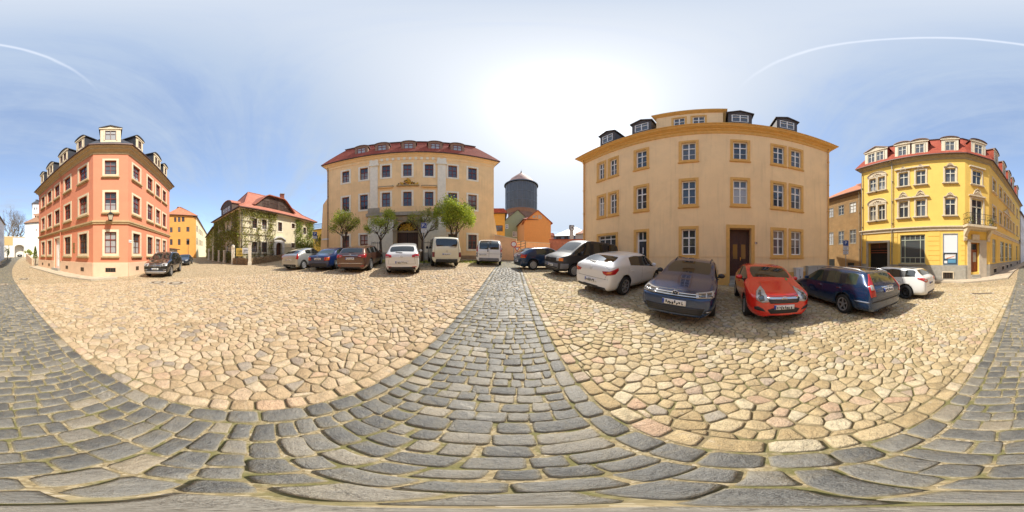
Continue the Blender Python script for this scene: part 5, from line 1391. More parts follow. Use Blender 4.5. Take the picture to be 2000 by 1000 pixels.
def car_cage(t, L, Wd, H, P):
    """stations from nose to tail: (s, bottom z, [ (y,z) x8 ]) ; returns grid and face materials"""
    w = Wd / 2; cz = P.get('clear', .19); belt = P['belt']; bn = P.get('bnose', P['nose'])
    ring = {}
    st = []
    def lower(s, wf, zb, z2, z3):      # k0..k3
        return [(0, zb), (.78 * w * wf, zb), (.955 * w * wf, zb + .10), (w * wf, z3)]
    def hood(s, wf, ztop, zedge, zb=None):
        zb = cz if zb is None else zb
        m_ = (zb + zedge) / 2 + .03
        return lower(s, wf, zb, 0, m_) + [(.965 * w * wf, zedge), (.86 * w * wf, ztop - .015), (.78 * w * wf, ztop), (0, ztop + .035)]
    rt = P.get('roofw', .73); tg = P.get('glassw', .80)
    def cab(s, ztop, zb_, tail=1.0, crown=.03):
        m_ = (cz + zb_) / 2 + .03
        return lower(s, tail, cz, 0, m_) + [(.955 * w * tail, zb_), (tg * w * tail, ztop - .055), (rt * w * tail, ztop - .005), (0, ztop + crown)]
    n0, h0, hc = P['nose'], P['hoodz'], P['cowlz']
    cw, rf, rr, dk = P['cowl'], P['rf'], L - P['rr'], L - P['dk']
    # nose
    st.append((0.0, hood(0, P.get('nw', .70), n0 - .10, n0 - .12, cz + .06)))
    st.append((.06, hood(0, P.get('nw', .70) + .10, n0 - .03, n0 - .06, cz + .01)))
    st.append((.22, hood(0, .93, n0 + (h0 - n0) * .35, n0 - .01 + (h0 - n0) * .3)))
    st.append((.50, hood(0, .985, h0, h0 - .05)))
    st.append(((.5 + cw) / 2, hood(0, 1.0, (h0 + hc) / 2 + .01, (h0 + belt[0]) / 2 - .01)))
    st.append((cw - .03, hood(0, 1.0, hc, belt[0] - .005)))
    icowl = len(st) - 1
    mats = {}
    st.append((rf, cab(rf, H - .045, belt[1])))
    irf = len(st) - 1
    side = []           # station index pairs for side glass
    glass = P['glass']  # list of (s0,s1)
    ss = sorted({round(x, 3) for g in glass for x in g if x > rf + .05} | {round(rr, 3)})
    for s in ss:
        q = (s - rf) / (rr - rf); zt = H - .045 + .045 * math.sin(math.pi * min(1, q * 1.1 + .1)) - P.get('rdrop', .06) * q * q
        bz = belt[1] + (belt[2] - belt[1]) * q
        st.append((s, cab(s, zt, bz, 1 - P.get('rtaper', .03) * q * q)))
    irr = len(st) - 1
    # tail
    dz = P['deckz']; tw = P.get('tw', .93)
    st.append((dk, hood(0, .97, dz, dz - .04)))
    idk = len(st) - 1
    if P.get('trunk'):
        st.append((L - .30, hood(0, .965, dz + .01, dz - .05)))
        st.append((L - .10, hood(0, .95, dz - .01, dz - .06, cz + .03)))
    else:
        st.append((L - .07 if dk < L - .10 else (dk + L) / 2 + .01, hood(0, tw, dz - .05, dz - .09, cz + .03)))
    st.append((L, hood(0, P.get('tw2', .84), dz - P.get('tdrop', .22), dz - P.get('tdrop', .22) - .03, cz + .08)))
    # materials per strip
    def fm(i, k):
        a, b = st[i][0], st[i + 1][0]
        if i == icowl and k in (6,): return 1
        if i == irr and k in (6,): return 3
        mid = (a + b) / 2
        if k == 4:
            for g0, g1 in glass:
                if g0 - .02 <= mid <= g1 + .02: return 2
            if glass[0][0] < mid < glass[-1][1]: return 4
        if k == 5 and i == irr and P.get('wrap'): return 3
        if k == 4 and i == irr and P.get('wrap'): return 0
        if k <= 1 and P.get('sill') or k <= 0: return 4
        return 0
    return st, fm
def make_car(name, label, cat, P, col, loc, head, group, rimm=None, seams=True):
    L, Wd, H = P['L'], P['W'], P['H']; w = Wd / 2
    st, fm = car_cage(None, L, Wd, H, P)
    bm = bmesh.new(); grid = []
    for s, pts in st:
        row = [bm.verts.new((L / 2 - s, y, z)) for y, z in pts]                     # left side +y
        row2 = [row[0]] + [bm.verts.new((L / 2 - s, -y, z)) for y, z in pts[1:7]] + [row[7]]
        grid.append((row, row2))
    n = len(st)
    def F_(vs, m):
        try: f = bm.faces.new(vs); f.material_index = m; f.smooth = True
        except ValueError: pass
    for i in range(n - 1):
        for k in range(7):
            m = fm(i, k)
            F_([grid[i][0][k], grid[i][0][k + 1], grid[i + 1][0][k + 1], grid[i + 1][0][k]], m)
            F_([grid[i][1][k + 1], grid[i][1][k], grid[i + 1][1][k], grid[i + 1][1][k + 1]], m)
    for i, fl in ((0, 1), (n - 1, 0)):
        a, b = grid[i]
        for k in range(7):
            q = [a[k], a[k + 1], b[k + 1], b[k]]; q = [v for j, v in enumerate(q) if v not in q[:j]]
            F_(q if fl else q[::-1], 0)
    cr = bm.edges.layers.float.new('crease_edge')
    def crease(v0, v1, c):
        e = bm.edges.get((v0, v1))
        if e: e[cr] = c
    for i in range(n - 1):
        for sd in (0, 1):
            crease(grid[i][sd][4], grid[i + 1][sd][4], .55); crease(grid[i][sd][1], grid[i + 1][sd][1], .5)
            if fm(i, 6) in (1, 3): crease(grid[i][sd][6], grid[i + 1][sd][6], .7)
            if fm(i, 4) == 2: crease(grid[i][sd][5], grid[i + 1][sd][5], .7)
    bmesh.ops.recalc_face_normals(bm, faces=bm.faces)
    me = bpy.data.meshes.new('cage'); bm.to_mesh(me); bm.free()
    pm = col; slots = [pm, P.get('gm', CG), P.get('gm', CG), P.get('gm', CG), PL, PL]
    for m in slots: me.materials.append(m)
    ob = bpy.data.objects.new('cage', me); C.objects.link(ob)
    md = ob.modifiers.new('s', 'SUBSURF'); md.levels = 2; md.render_levels = 2; md.boundary_smooth = 'ALL'
    dg = bpy.context.evaluated_depsgraph_get(); me2 = bpy.data.meshes.new_from_object(ob.evaluated_get(dg))
    # restore true size lost to smoothing
    co = np.empty(len(me2.vertices) * 3); me2.vertices.foreach_get('co', co); co = co.reshape(-1, 3)
    co[:, 0] = (co[:, 0] - co[:, 0].min()) / (co[:, 0].max() - co[:, 0].min()) * L - L / 2
    co[:, 1] *= w / np.abs(co[:, 1]).max(); zmx, zmn = co[:, 2].max(), co[:, 2].min(); co[:, 2] = cz_ = (co[:, 2] - zmn) / (zmx - zmn) * (H - P.get('clear', .19)) + P.get('clear', .19)
    me2.vertices.foreach_set('co', co.ravel()); me2.update()
    bpy.data.objects.remove(ob)
    # wheel arches
    wr = P['wr']; xf = L / 2 - P['fa']; xr = xf - P['wb']; ya = w - .02
    cut = bmesh.new()
    for x in (xf, xr):
        for sd in (-1, 1):
            r = wr + .055; vs = []
            nn = 28
            a = [cut.verts.new((x + r * math.cos(2 * math.pi * k / nn), sd * (w - .34), wr + .015 + r * math.sin(2 * math.pi * k / nn))) for k in range(nn)]
            b = [cut.verts.new((x + r * math.cos(2 * math.pi * k / nn), sd * (w + .2), wr + .015 + r * math.sin(2 * math.pi * k / nn))) for k in range(nn)]
            for k in range(nn): f = cut.faces.new((a[k], a[(k + 1) % nn], b[(k + 1) % nn], b[k])); f.material_index = 5
            f = cut.faces.new(a[::-1]); f.material_index = 5; f = cut.faces.new(b); f.material_index = 5
    bmesh.ops.recalc_face_normals(cut, faces=cut.faces)
    cme = bpy.data.meshes.new('cut'); cut.to_mesh(cme); cut.free()
    for m in slots: cme.materials.append(m)
    co_ = bpy.data.objects.new('cut', cme); C.objects.link(co_)
    bo = bpy.data.objects.new('tmp', me2); C.objects.link(bo)
    md = bo.modifiers.new('b', 'BOOLEAN'); md.operation = 'DIFFERENCE'; md.object = co_; md.solver = 'EXACT'
    try: md.material_mode = 'INDEX'
    except Exception: pass
    dg = bpy.context.evaluated_depsgraph_get(); me3 = bpy.data.meshes.new_from_object(bo.evaluated_get(dg))
    bpy.data.objects.remove(bo); bpy.data.objects.remove(co_)
    bvh = BVHTree.FromPolygons([v.co.copy() for v in me2.vertices], [tuple(p.vertices) for p in me2.polygons])
    root = empty(name); tag(root, label, cat, group)
    def piece(src, idxs, nm, smooth=True):
        b2 = bmesh.new(); b2.from_mesh(src)
        bmesh.ops.delete(b2, geom=[f for f in b2.faces if f.material_index not in idxs], context='FACES')
        return b2
    def fin(b2, nm, ms, parent=root, remap=None):
        m_ = bpy.data.meshes.new(nm)
        for f in b2.faces: f.smooth = f.material_index != 5; f.material_index = (remap or {}).get(f.material_index, 0)
        b2.to_mesh(m_); b2.free()
        for q in ms: m_.materials.append(q)
        o = bpy.data.objects.new(nm, m_); C.objects.link(o); o.parent = parent; return o
    body = fin(piece(me3, (0, 4, 5), 'body'), 'body', [pm, PL], remap={0: 0, 4: 1, 5: 1})
    fin(piece(me3, (1,), 'w'), 'windscreen', [slots[1]])
    fin(piece(me3, (3,), 'w'), 'rear_window', [slots[3]])
    for sd in (1, -1):
        b2 = piece(me3, (2,), 'w'); bmesh.ops.delete(b2, geom=[v for v in b2.verts if v.co.y * sd < 0], context='VERTS')
        left = set(b2.verts); isl = []
        while left:
            v0 = left.pop(); comp = {v0}; stack = [v0]
            while stack:
                v = stack.pop()
                for e in v.link_edges:
                    o_ = e.other_vert(v)
                    if o_ not in comp: comp.add(o_); stack.append(o_)
            left -= comp
            if len(comp) > 12: isl.append([v.co.copy() for v in comp])
        for c in isl:      # one object for each pane
            b3 = b2.copy(); keys = {tuple(round(q, 5) for q in p) for p in c}
            bmesh.ops.delete(b3, geom=[v for v in b3.verts if tuple(round(q, 5) for q in v.co) not in keys], context='VERTS')
            fin(b3, 'side_window', [slots[2]])
        b2.free()
    # ---- projected patches
    def patch(ang, poly, m, off=.006, nm='trim', parent=None, cuts=3):
        """poly: (lateral, z); ang 0 = seen from the front, 180 rear, 90 left, -90 right. lateral grows to the car's left for front/rear views, forward for side views"""
        a = R(ang); o = Vector((math.cos(a), math.sin(a), 0)); l = Vector((-math.sin(a), math.cos(a), 0))
        if abs(abs(ang) - 90) < 1: l = Vector((1, 0, 0))
        elif math.cos(a) < 0: l = -l
        b2 = bmesh.new(); vs = [b2.verts.new((p[0], p[1], 0)) for p in poly]; f = b2.faces.new(vs)
        bmesh.ops.triangulate(b2, faces=[f])
        for _ in range(cuts):
            es = [e for e in b2.edges if e.calc_length() > .07]
            if not es: break
            bmesh.ops.subdivide_edges(b2, edges=es, cuts=1); bmesh.ops.triangulate(b2, faces=[f for f in b2.faces if len(f.verts) > 3])
        fx = (L / 2 - .12) * (1 if math.cos(a) > 0 else -1)
        for v in b2.verts:
            T = Vector((v.co.x, o.y * w, v.co.y)) if abs(abs(ang) - 90) < 1 else Vector((fx, v.co.x, v.co.y))
            hit, nrm, _, _ = bvh.ray_cast(T + o * 6, -o)
            if hit is None: hit, nrm, _, _ = bvh.find_nearest(T)
            if nrm.dot(o) < 0: nrm = -nrm
            v.co = hit + nrm * off
        for f in b2.faces: f.smooth = True
        # give it an edge back to the body
        ext = bmesh.ops.extrude_edge_only(b2, edges=[e for e in b2.edges if e.is_boundary])
        for g in ext['geom']:
            if isinstance(g, bmesh.types.BMVert): g.co -= o * (off + .004)
        bmesh.ops.recalc_face_normals(b2, faces=b2.faces)
        m_ = bpy.data.meshes.new(nm); b2.to_mesh(m_); b2.free(); m_.materials.append(m); o_ = bpy.data.objects.new(nm, m_); C.objects.link(o_); o_.parent = parent or root; return o_
    mir = lambda poly: [(-a, b) for a, b in poly]
    def both(ang, poly, m, off=.006, nm='trim', sub=None):
        for s_ in (1, -1):
            if abs(ang) == 90: pp = patch(90 * s_, poly, m, off, nm)
            else: pp = patch(ang * s_ if ang <= 90 else s_ * ang, poly if s_ == 1 else mir(poly), m, off, nm)
            if sub: 
                for (po2, m2, nm2) in sub: patch(ang * s_, po2 if s_ == 1 else mir(po2), m2, off + .006, nm2, pp)
    def rect(x0, x1, z0, z1): return [(x0, z0), (x1, z0), (x1, z1), (x0, z1)]
    def plate(ang, z, xc=0, wide=.52, hgt=.115, seed=1):
        p = patch(ang, rect(xc - wide / 2, xc + wide / 2, z - hgt / 2, z + hgt / 2), PLATE, .02, 'number_plate')
        # blue band on the plate's left as read
        sg = 1 if abs(ang) < 90 else -1; a0 = xc - sg * wide / 2
        b = sorted((a0, a0 + sg * .045)); patch(ang, rect(b[0], b[1], z - hgt / 2 + .004, z + hgt / 2 - .004), PLATEB, .024, 'country_band', p)
        r = random.Random(seed); x = a0 + sg * .075; k = 0
        while abs(x - a0) < wide - .06:      # smudged unreadable characters
            for _ in range(2):
                dx, dz = r.uniform(-.01, .012), r.uniform(-.03, .02); ww = r.uniform(.012, .03); hh = r.uniform(.02, .06)
                b = sorted((x + dx, x + dx + sg * ww)); patch(ang, rect(b[0], b[1], z + dz - hh / 2, z + dz + hh / 2), INK, .026, 'smudged_mark', p, cuts=0)
            x += sg * .05; k += 1
    def line(ang, pts, wd=.008, m=None, nm='door_seam', off=.0022):
        # ribbon of quads following a polyline
        quads = []
        for (a, b), (c, d) in zip(pts, pts[1:]):
            L_ = math.hypot(c - a, d - b); nx, nz = -(d - b) / L_ * wd / 2, (c - a) / L_ * wd / 2
            k = max(1, int(L_ / .12))
            for j in range(k):
                t0, t1 = j / k, (j + 1) / k
                x0, z0, x1, z1 = a + (c - a) * t0, b + (d - b) * t0, a + (c - a) * t1, b + (d - b) * t1
                quads.append([(x0 - nx, z0 - nz), (x1 - nx, z1 - nz), (x1 + nx, z1 + nz), (x0 + nx, z0 + nz)])
        mb = MB(); aa = R(ang); o = Vector((math.cos(aa), math.sin(aa), 0)); l = Vector((1, 0, 0)) if abs(abs(ang) - 90) < 1 else Vector((-math.sin(aa), math.cos(aa), 0)) * (1 if math.cos(aa) > 0 else -1)
        for q in quads:
            vs = []
            for x, z in q:
                T = Vector((x, o.y * w, z)) if abs(abs(ang) - 90) < 1 else Vector(((L / 2 - .12) * (1 if math.cos(aa) > 0 else -1), x, z))
                hit, nrm, _, _ = bvh.ray_cast(T + o * 6, -o)
                if hit is None: break
                if nrm.dot(o) < 0: nrm = -nrm
                vs.append(hit + nrm * off)
            if len(vs) == 4: mb.face(vs, m or PL)
        if mb.f: o_ = mb.build(nm, None, fixn=False); o_.parent = root
    env = dict(patch=patch, both=both, rect=rect, plate=plate, line=line, L=L, w=w, H=H, root=root, bvh=bvh, P=P, xf=xf, xr=xr, col=pm)
    # ---- wheels
    def wheel(x, sd, style):
        y0 = sd * (w - .015); tw_ = P.get('tyw', .205)
        e = MB(); yy = lambda v: y0 - sd * v
        rim = wr * P.get('rimf', .68)
        prof = [(rim, .0 + .012), (rim + .02, .004), (wr * .90, .0), (wr - .015, .012), (wr, .035), (wr, tw_ - .03), (wr * .9, tw_), (rim, tw_)]
        e.lathe([(r, -sd * h) for r, h in prof], RUB, 32, (x, y0, wr), 'Y')
        t = e.build('wheel', None, True); t.parent = root
        g = MB(); rm = rimm or ALLOY
        g.lathe([(rim + .002, -sd * .01), (rim - .018, -sd * .012), (rim - .03, -sd * .03), (rim - .035, -sd * .1), (.001, -sd * .1)], rm if style != 'alloy' else STEEL, 28, (x, y0, wr), 'Y')
        if style == 'steel':
            g.lathe([(rim * .78, -sd * .1), (rim * .7, -sd * .045), (rim * .45, -sd * .035), (rim * .3, -sd * .06), (.001, -sd * .06)], rm, 24, (x, y0, wr), 'Y')
        elif style == 'cover':
            g.lathe([(rim - .012, -sd * .02), (rim * .8, -sd * .008), (rim * .45, -sd * .018), (rim * .2, -sd * .004), (.001, -sd * .004)], rm, 28, (x, y0, wr), 'Y')
            ns = P.get('spk', 9)
            for k in range(ns):
                a = 2 * math.pi * k / ns; cx, cz_ = x + rim * .70 * math.cos(a), wr + rim * .70 * math.sin(a); d = rim * .085
                g.lathe([(d, -sd * .0), (.001, sd * .002)], INK, 8, (cx, y0 - sd * .005, cz_), 'Y')
        if style == 'alloy':
            ns = P.get('spk', 5)
            g.lathe([(rim + .002, -sd * .008), (rim - .03, -sd * .014), (rim - .034, -sd * .05)], rm, 28, (x, y0, wr), 'Y')
            g.lathe([(rim * .26, -sd * .05), (rim * .24, -sd * .02), (.001, -sd * .018)], rm, 16, (x, y0, wr), 'Y')
            for k in range(ns):
                a = 2 * math.pi * k / ns + .3; ca, sa = math.cos(a), math.sin(a); hw = rim * (.15 if ns <= 6 else .09)
                def q(r_, t_, yv): return (x + r_ * ca - t_ * sa, y0 - sd * yv, wr + r_ * sa + t_ * ca)
                r0, r1 = rim * .18, rim - .02
                g.hexa([q(r0, -hw * .8, .06), q(r1, -hw * .6, .05), q(r1, hw * .6, .05), q(r0, hw * .8, .06), q(r0, -hw * .8, .018), q(r1, -hw * .6, .014), q(r1, hw * .6, .014), q(r0, hw * .8, .018)], rm)
        rr_ = g.build('rim', None, False); rr_.parent = t
    style = P.get('wheel', 'cover')
    for x in (xf, xr):
        for sd in (1, -1): wheel(x, sd, style)
    # ---- door mirrors and handles, seams
    bz = P['belt']; mx = L / 2 - P['cowl'] - P.get('mirx', .42)
    for sd in (1, -1):
        hit, nrm, _, _ = bvh.ray_cast(Vector((mx, sd * 3, bz[0] + .06)), Vector((0, -sd, 0)))
        y = abs(hit.y) if hit else w
        g = MB(); b_ = bmesh.new(); bmesh.ops.create_icosphere(b_, subdivisions=2, radius=1)
        mh = P.get('mirh', .075)
        vs = [(mx + .0 + v.co.x * .06 * (1 if v.co.x > 0 else .35), sd * (y + .13 + v.co.y * .11), bz[0] + .10 + v.co.z * mh) for v in b_.verts]
        g.add(vs, [tuple(v.index for v in f.verts) for f in b_.faces], P.get('mirm', pm)); b_.free()
        g.tube([(mx, sd * (y - .03), bz[0] + .03), (mx, sd * (y + .08), bz[0] + .06)], .022, PL, 6)
        o_ = g.build('door_mirror', None, True); o_.parent = root
    for hx in P.get('handles', []):
        for sd in (1, -1):
            hit, nrm, _, _ = bvh.ray_cast(Vector((L / 2 - hx, sd * 3, bz[1] - .12)), Vector((0, -sd, 0)))
            if not hit: continue
            g = MB(); y = abs(hit.y); x = L / 2 - hx
            g.hexa([(x - .09, sd * y, bz[1] - .135), (x + .09, sd * y, bz[1] - .135), (x + .09, sd * (y + .03), bz[1] - .13), (x - .09, sd * (y + .03), bz[1] - .13), (x - .09, sd * y, bz[1] - .105), (x + .09, sd * y, bz[1] - .105), (x + .08, sd * (y + .03), bz[1] - .11), (x - .08, sd * (y + .03), bz[1] - .11)], P.get('handm', pm))
            o_ = g.build('door_handle', None); o_.parent = root
    if seams:
        for s in P.get('doors', []):
            for sd in (90, -90):
                x = L / 2 - s[0]; zlo = .30
                line(sd, [(x, bz[1] - .01), (x - .0, zlo + .12), (x + s[1], zlo)], .009)
        for sd in (90, -90):
            d0, d1 = P['doors'][0][0], P['doors'][-1][0]
            line(sd, [(L / 2 - d0, .30), (L / 2 - d1 + .05, .30)], .007)
        hs = L / 2
        patch
    P['detail'](env)
    # bonnet shut-lines from the front
    # ---- place
    x, y = loc; nz = gnorm(x, y); hd = Vector((math.sin(R(head)), math.cos(R(head)), 0)); xa = (hd - nz * hd.dot(nz)).normalized(); ya_ = nz.cross(xa)
    M4 = Matrix((xa, ya_, nz)).transposed().to_4x4(); M4.translation = Vector((x, y, gz(x, y) + P.get('lift', .012)))
    root.matrix_world = M4
    return root

def badge_ring(e, ang, z, r, inner, mch=CHROME, dark=None):
    """round emblem: ring with strokes, standing on the panel"""
    bvh = e['bvh']; a = R(ang); o = Vector((math.cos(a), math.sin(a), 0)); l = Vector((-math.sin(a), math.cos(a), 0))
    if math.cos(a) < 0: l = -l
    hit, nrm, _, _ = bvh.ray_cast(o * 6 + Vector((0, 0, z)), -o)
    c = hit + o * .022; up = Vector((0, 0, 1)); g = MB()
    if dark: g.add([c - o * .004 + (l * math.cos(2 * math.pi * k / 20) + up * math.sin(2 * math.pi * k / 20)) * r for k in range(20)], [tuple(range(20))], dark)
    g.tube([c + (l * math.cos(2 * math.pi * k / 20) + up * math.sin(2 * math.pi * k / 20)) * r for k in range(21)], r * .12, mch, 6, cap=False)
    for pts in inner: g.tube([c + l * x * r + up * y_ * r for x, y_ in pts], r * .085, mch, 5)
    o_ = g.build('badge', None, True); o_.parent = e['root']
VW = [[(-.42, .82), (0, .12), (.42, .82)], [(-.86, .38), (-.42, -.82), (0, -.12), (.42, -.82), (.86, .38)]]
OPEL = [[(-1.1, .12), (.2, .12), (-.2, -.12), (1.1, -.12)]]
STAR = [[(0, 0), (0, .95)], [(0, 0), (-.82, -.47)], [(0, 0), (.82, -.47)]]
TOY = [[(-.75, .25), (0, .5), (.75, .25)], [(0, .5), (0, -.8)]]
CHEV = [[(-.8, 0), (0, .5), (.8, 0)], [(-.8, -.5), (0, 0), (.8, -.5)]]
def rails(e, s0, s1, m, r=.014, h=.035):
    L = e['L']
    for sd in (1, -1):
        pts = []; n = 9
        for k in range(n):
            x = L / 2 - (s0 + (s1 - s0) * k / (n - 1)); hit, _, _, _ = e['bvh'].ray_cast(Vector((x, sd * e['w'] * .66, 4)), Vector((0, 0, -1)))
            pts.append((x, sd * e['w'] * .66, hit.z + (h if 0 < k < n - 1 else 0)))
        g = MB(); g.tube(pts, r, m, 6); o = g.build('roof_rail', None, True); o.parent = e['root']
# ---- shapes
def det_astra(e):
    r = e['rect']; L = e['L']
    e['both'](152, [(.43, .84), (.72, .87), (.97, .98), (.99, .90), (.90, .78), (.62, .73), (.48, .76)], LENSR, .012, 'tail_light', [([(.60, .79), (.75, .80), (.80, .86), (.65, .84)], LENSO, 'indicator')])
    e['patch'](180, r(-.33, .33, .30, .345), PL, .008, 'bumper_slot'); e['patch'](180, [(-.66, .24), (.66, .24), (.62, .33), (.25, .28), (-.25, .28), (-.62, .33)], PL, .012, 'lower_valance')
    e['plate'](180, .50, seed=3); badge_ring(e, 180, .90, .052, OPEL, dark=None)
    e['line'](180, [(-.72, .60), (.72, .60)], .010, nm='tailgate_seam'); e['line'](180, [(-.50, 1.02), (-.74, .92), (-.60, .60)], .008, nm='tailgate_seam'); e['line'](180, [(.50, 1.02), (.74, .92), (.60, .60)], .008, nm='tailgate_seam')
    e['patch'](180, [(-.02, 1.06), (.34, 1.10), (.34, 1.125), (-.02, 1.10)], PL, .012, 'wiper')
    e['both'](30, [(.42, .60), (.95, .70), (.93, .78), (.55, .70)], LENSW, .01, 'headlight')
def det_golf7(e):
    r = e['rect']; pm = e['col']
    gr = e['patch'](0, [(-.56, .655), (.56, .655), (.58, .735), (-.58, .735)], PL, .008, 'grille')
    for z in (.672, .712): e['patch'](0, r(-.56, .56, z, z + .010), CHROME, .018, 'grille_bar', gr)
    e['both'](14, [(.44, .66), (.86, .68), (.90, .79), (.66, .765), (.44, .745)], LENSW, .012, 'headlight', [([(.50, .675), (.64, .68), (.66, .745), (.50, .735)], LENSD, 'lamp_bowl'), ([(.68, .69), (.80, .70), (.80, .76), (.69, .75)], LENSD, 'lamp_bowl')])
    lo = e['patch'](0, [(-.60, .29), (.60, .29), (.66, .45), (-.66, .45)], PL, .006, 'lower_grille')
    for z in (.33, .37, .41): e['patch'](0, r(-.58, .58, z, z + .008), mat('grille rib', (.05, .05, .055), .4), .012, 'grille_rib', lo)
    e['both'](10, [(.62, .34), (.82, .36), (.84, .41), (.66, .42)], PL, .008, 'fog_lamp_bay', [([(.68, .365), (.80, .37), (.80, .385), (.68, .385)], CHROME, 'fog_trim')])
    e['plate'](0, .53, seed=5); badge_ring(e, 0, .71, .075, VW, dark=PL)
    e['line'](0, [(-.62, .76), (0, .775), (.62, .76)], .009, nm='bonnet_seam')
    rails(e, 1.95, 4.05, PL)
    e['both'](152, [(.55, .80), (.97, .86), (.97, .98), (.58, .92)], LENSR, .01, 'tail_light')
def det_corsa(e):
    r = e['rect']
    gr = e['patch'](0, [(-.36, .56), (.36, .56), (.44, .67), (.40, .71), (-.40, .71), (-.44, .67)], PL, .008, 'grille')
    e['patch'](0, [(-.42, .655), (.42, .655), (.42, .695), (-.42, .695)], CHROME, .018, 'chrome_bar', gr)
    for z in (.59, .62): e['patch'](0, r(-.36, .36, z, z + .008), LENSD, .014, 'grille_rib', gr)
    e['both'](24, [(.34, .60), (.52, .58), (.66, .64), (.74, .80), (.70, .90), (.54, .82), (.38, .68)], LENSW, .012, 'headlight', [([(.46, .63), (.56, .62), (.63, .68), (.60, .74), (.50, .72)], LENSD, 'lamp_bowl'), ([(.58, .74), (.66, .74), (.68, .82), (.62, .82)], LENSD, 'lamp_bowl')])
    e['patch'](0, [(-.34, .30), (.34, .30), (.42, .40), (.30, .44), (-.30, .44), (-.42, .40)], PL, .007, 'lower_grille')
    e['both'](14, [(.44, .36), (.70, .40), (.72, .46), (.62, .49), (.50, .43)], PL, .008, 'fog_lamp_bay')
    e['plate'](0, .46, seed=9); badge_ring(e, 0, .675, .06, OPEL, dark=None)
    e['line'](0, [(-.46, .76), (-.3, .73), (.3, .73), (.46, .76)], .009, nm='bonnet_seam')
    for sd in (1, -1): e['line'](sd * 14, [(.50 * sd, .80), (.62 * sd, .98)], .008, nm='bonnet_seam')
    e['patch'](0, [(.40, 1.03), (.46, 1.03), (.46, 1.08), (.40, 1.08)], mat('green sticker', (.03, .30, .08), .5), .006, 'windscreen_sticker')
    e['both'](150, [(.5, .8), (.9, .85), (.9, 1.05), (.6, 1.0)], LENSR, .01, 'tail_light')
def det_mondeo(e):
    r = e['rect']; L = e['L']
    e['both'](150, [(.60, .68), (.80, .66), (.86, .95), (.74, 1.28), (.66, 1.28), (.66, .95)], LENSR, .012, 'tail_light', [([(.68, .86), (.80, .86), (.80, .99), (.69, .99)], LENSW, 'reversing_lamp')])
    e['plate'](180, .80, seed=11); e['patch'](180, r(-.34, .34, .88, .92), CHROME, .012, 'chrome_bar')
    e['line'](180, [(-.62, .58), (.62, .58)], .010, nm='tailgate_seam')
    for sd in (1, -1): e['line'](sd * 162, [(.60 * sd, .60), (.63 * sd, 1.2)], .008, nm='tailgate_seam')
    e['both'](90, [(-L / 2 + .10, .50), (-L / 2 + .62, .50), (-L / 2 + .62, .535), (-L / 2 + .10, .535)], mat('pale bumper strip', (.25, .28, .36), .3, .3), .012, 'bumper_strip')
    e['patch'](180, r(-.80, .80, .50, .54), PL, .012, 'bumper_strip'); e['patch'](180, [(-.55, .20), (.55, .20), (.50, .30), (-.50, .30)], PL, .006, 'lower_valance')
    rails(e, 2.05, 4.35, ALLOY, .02, .05)
    e['both'](28, [(.45, .58), (.95, .68), (.95, .78), (.5, .70)], LENSW, .01, 'headlight')
def det_megane(e):
    L = e['L']
    e['both'](150, [(.46, .80), (.70, .78), (.98, .93), (.99, .99), (.80, .97), (.50, .92)], LENSR, .012, 'tail_light', [([(.62, .84), (.74, .84), (.80, .90), (.64, .90)], LENSW, 'reversing_lamp')])
    e['plate'](180, .72, seed=13); badge_ring(e, 180, .93, .06, [[(0, .9), (.5, 0), (0, -.9), (-.5, 0), (0, .9)]])
    e['line'](180, [(-.6, .58), (.6, .58)], .009, nm='tailgate_seam'); e['patch'](180, [(-.6, .22), (.6, .22), (.5, .34), (-.5, .34)], PL, .006, 'lower_valance')
    e['both'](28, [(.45, .62), (.95, .70), (.95, .80), (.5, .72)], LENSW, .01, 'headlight')
    rails(e, 2.0, 3.95, PL)
def det_golf4(e):
    e['both'](150, [(.58, .72), (.92, .72), (.96, .92), (.66, .92)], LENSR, .012, 'tail_light', [([(.70, .74), (.90, .74), (.90, .78), (.70, .78)], LENSO, 'indicator')])
    e['plate'](180, .50, seed=15); badge_ring(e, 180, .88, .055, VW); e['patch'](180, [(-.7, .2), (.7, .2), (.7, .36), (-.7, .36)], PL, .006, 'lower_valance')
    e['line'](180, [(-.6, .58), (.6, .58)], .009, nm='tailgate_seam'); e['both'](28, [(.45, .58), (.88, .64), (.88, .74), (.5, .70)], LENSW, .01, 'headlight')
def det_c3(e):
    e['both'](165, [(.46, .86), (.84, .84), (.90, .98), (.80, 1.02), (.62, 1.0), (.48, .96)], LENSR, .012, 'tail_light', [([(.60, .865), (.78, .86), (.80, .90), (.60, .90)], LENSW, 'reversing_lamp')])
    e['plate'](180, .62, seed=17, wide=.60); badge_ring(e, 180, .90, .055, CHEV); e['patch'](180, [(-.66, .26), (.66, .26), (.64, .40), (-.64, .40)], PL, .012, 'lower_valance')
    e['both'](180, [(.50, .385), (.70, .385), (.70, .42), (.50, .42)], LENSR, .012, 'reflector'); e['line'](180, [(-.66, .54), (.66, .54)], .009, nm='tailgate_seam')
    for sd in (1, -1): e['line'](180, [(.66 * sd, .54), (.60 * sd, .84)], .008, nm='tailgate_seam')
    e['patch'](180, [(-.03, 1.05), (.30, 1.08), (.30, 1.10), (-.03, 1.08)], PL, .012, 'wiper')
def det_fiesta(e):
    e['both'](150, [(.60, .78), (.78, .74), (.84, .88), (.82, 1.10), (.72, 1.12), (.68, .92)], LENSR, .012, 'tail_light')
    e['plate'](180, .70, seed=19); e['patch'](180, [(-.7, .2), (.7, .2), (.6, .40), (-.6, .40)], PL, .007, 'lower_valance'); badge_ring(e, 180, .92, .05, []); e['line'](180, [(-.6, .58), (.6, .58)], .009, nm='tailgate_seam')
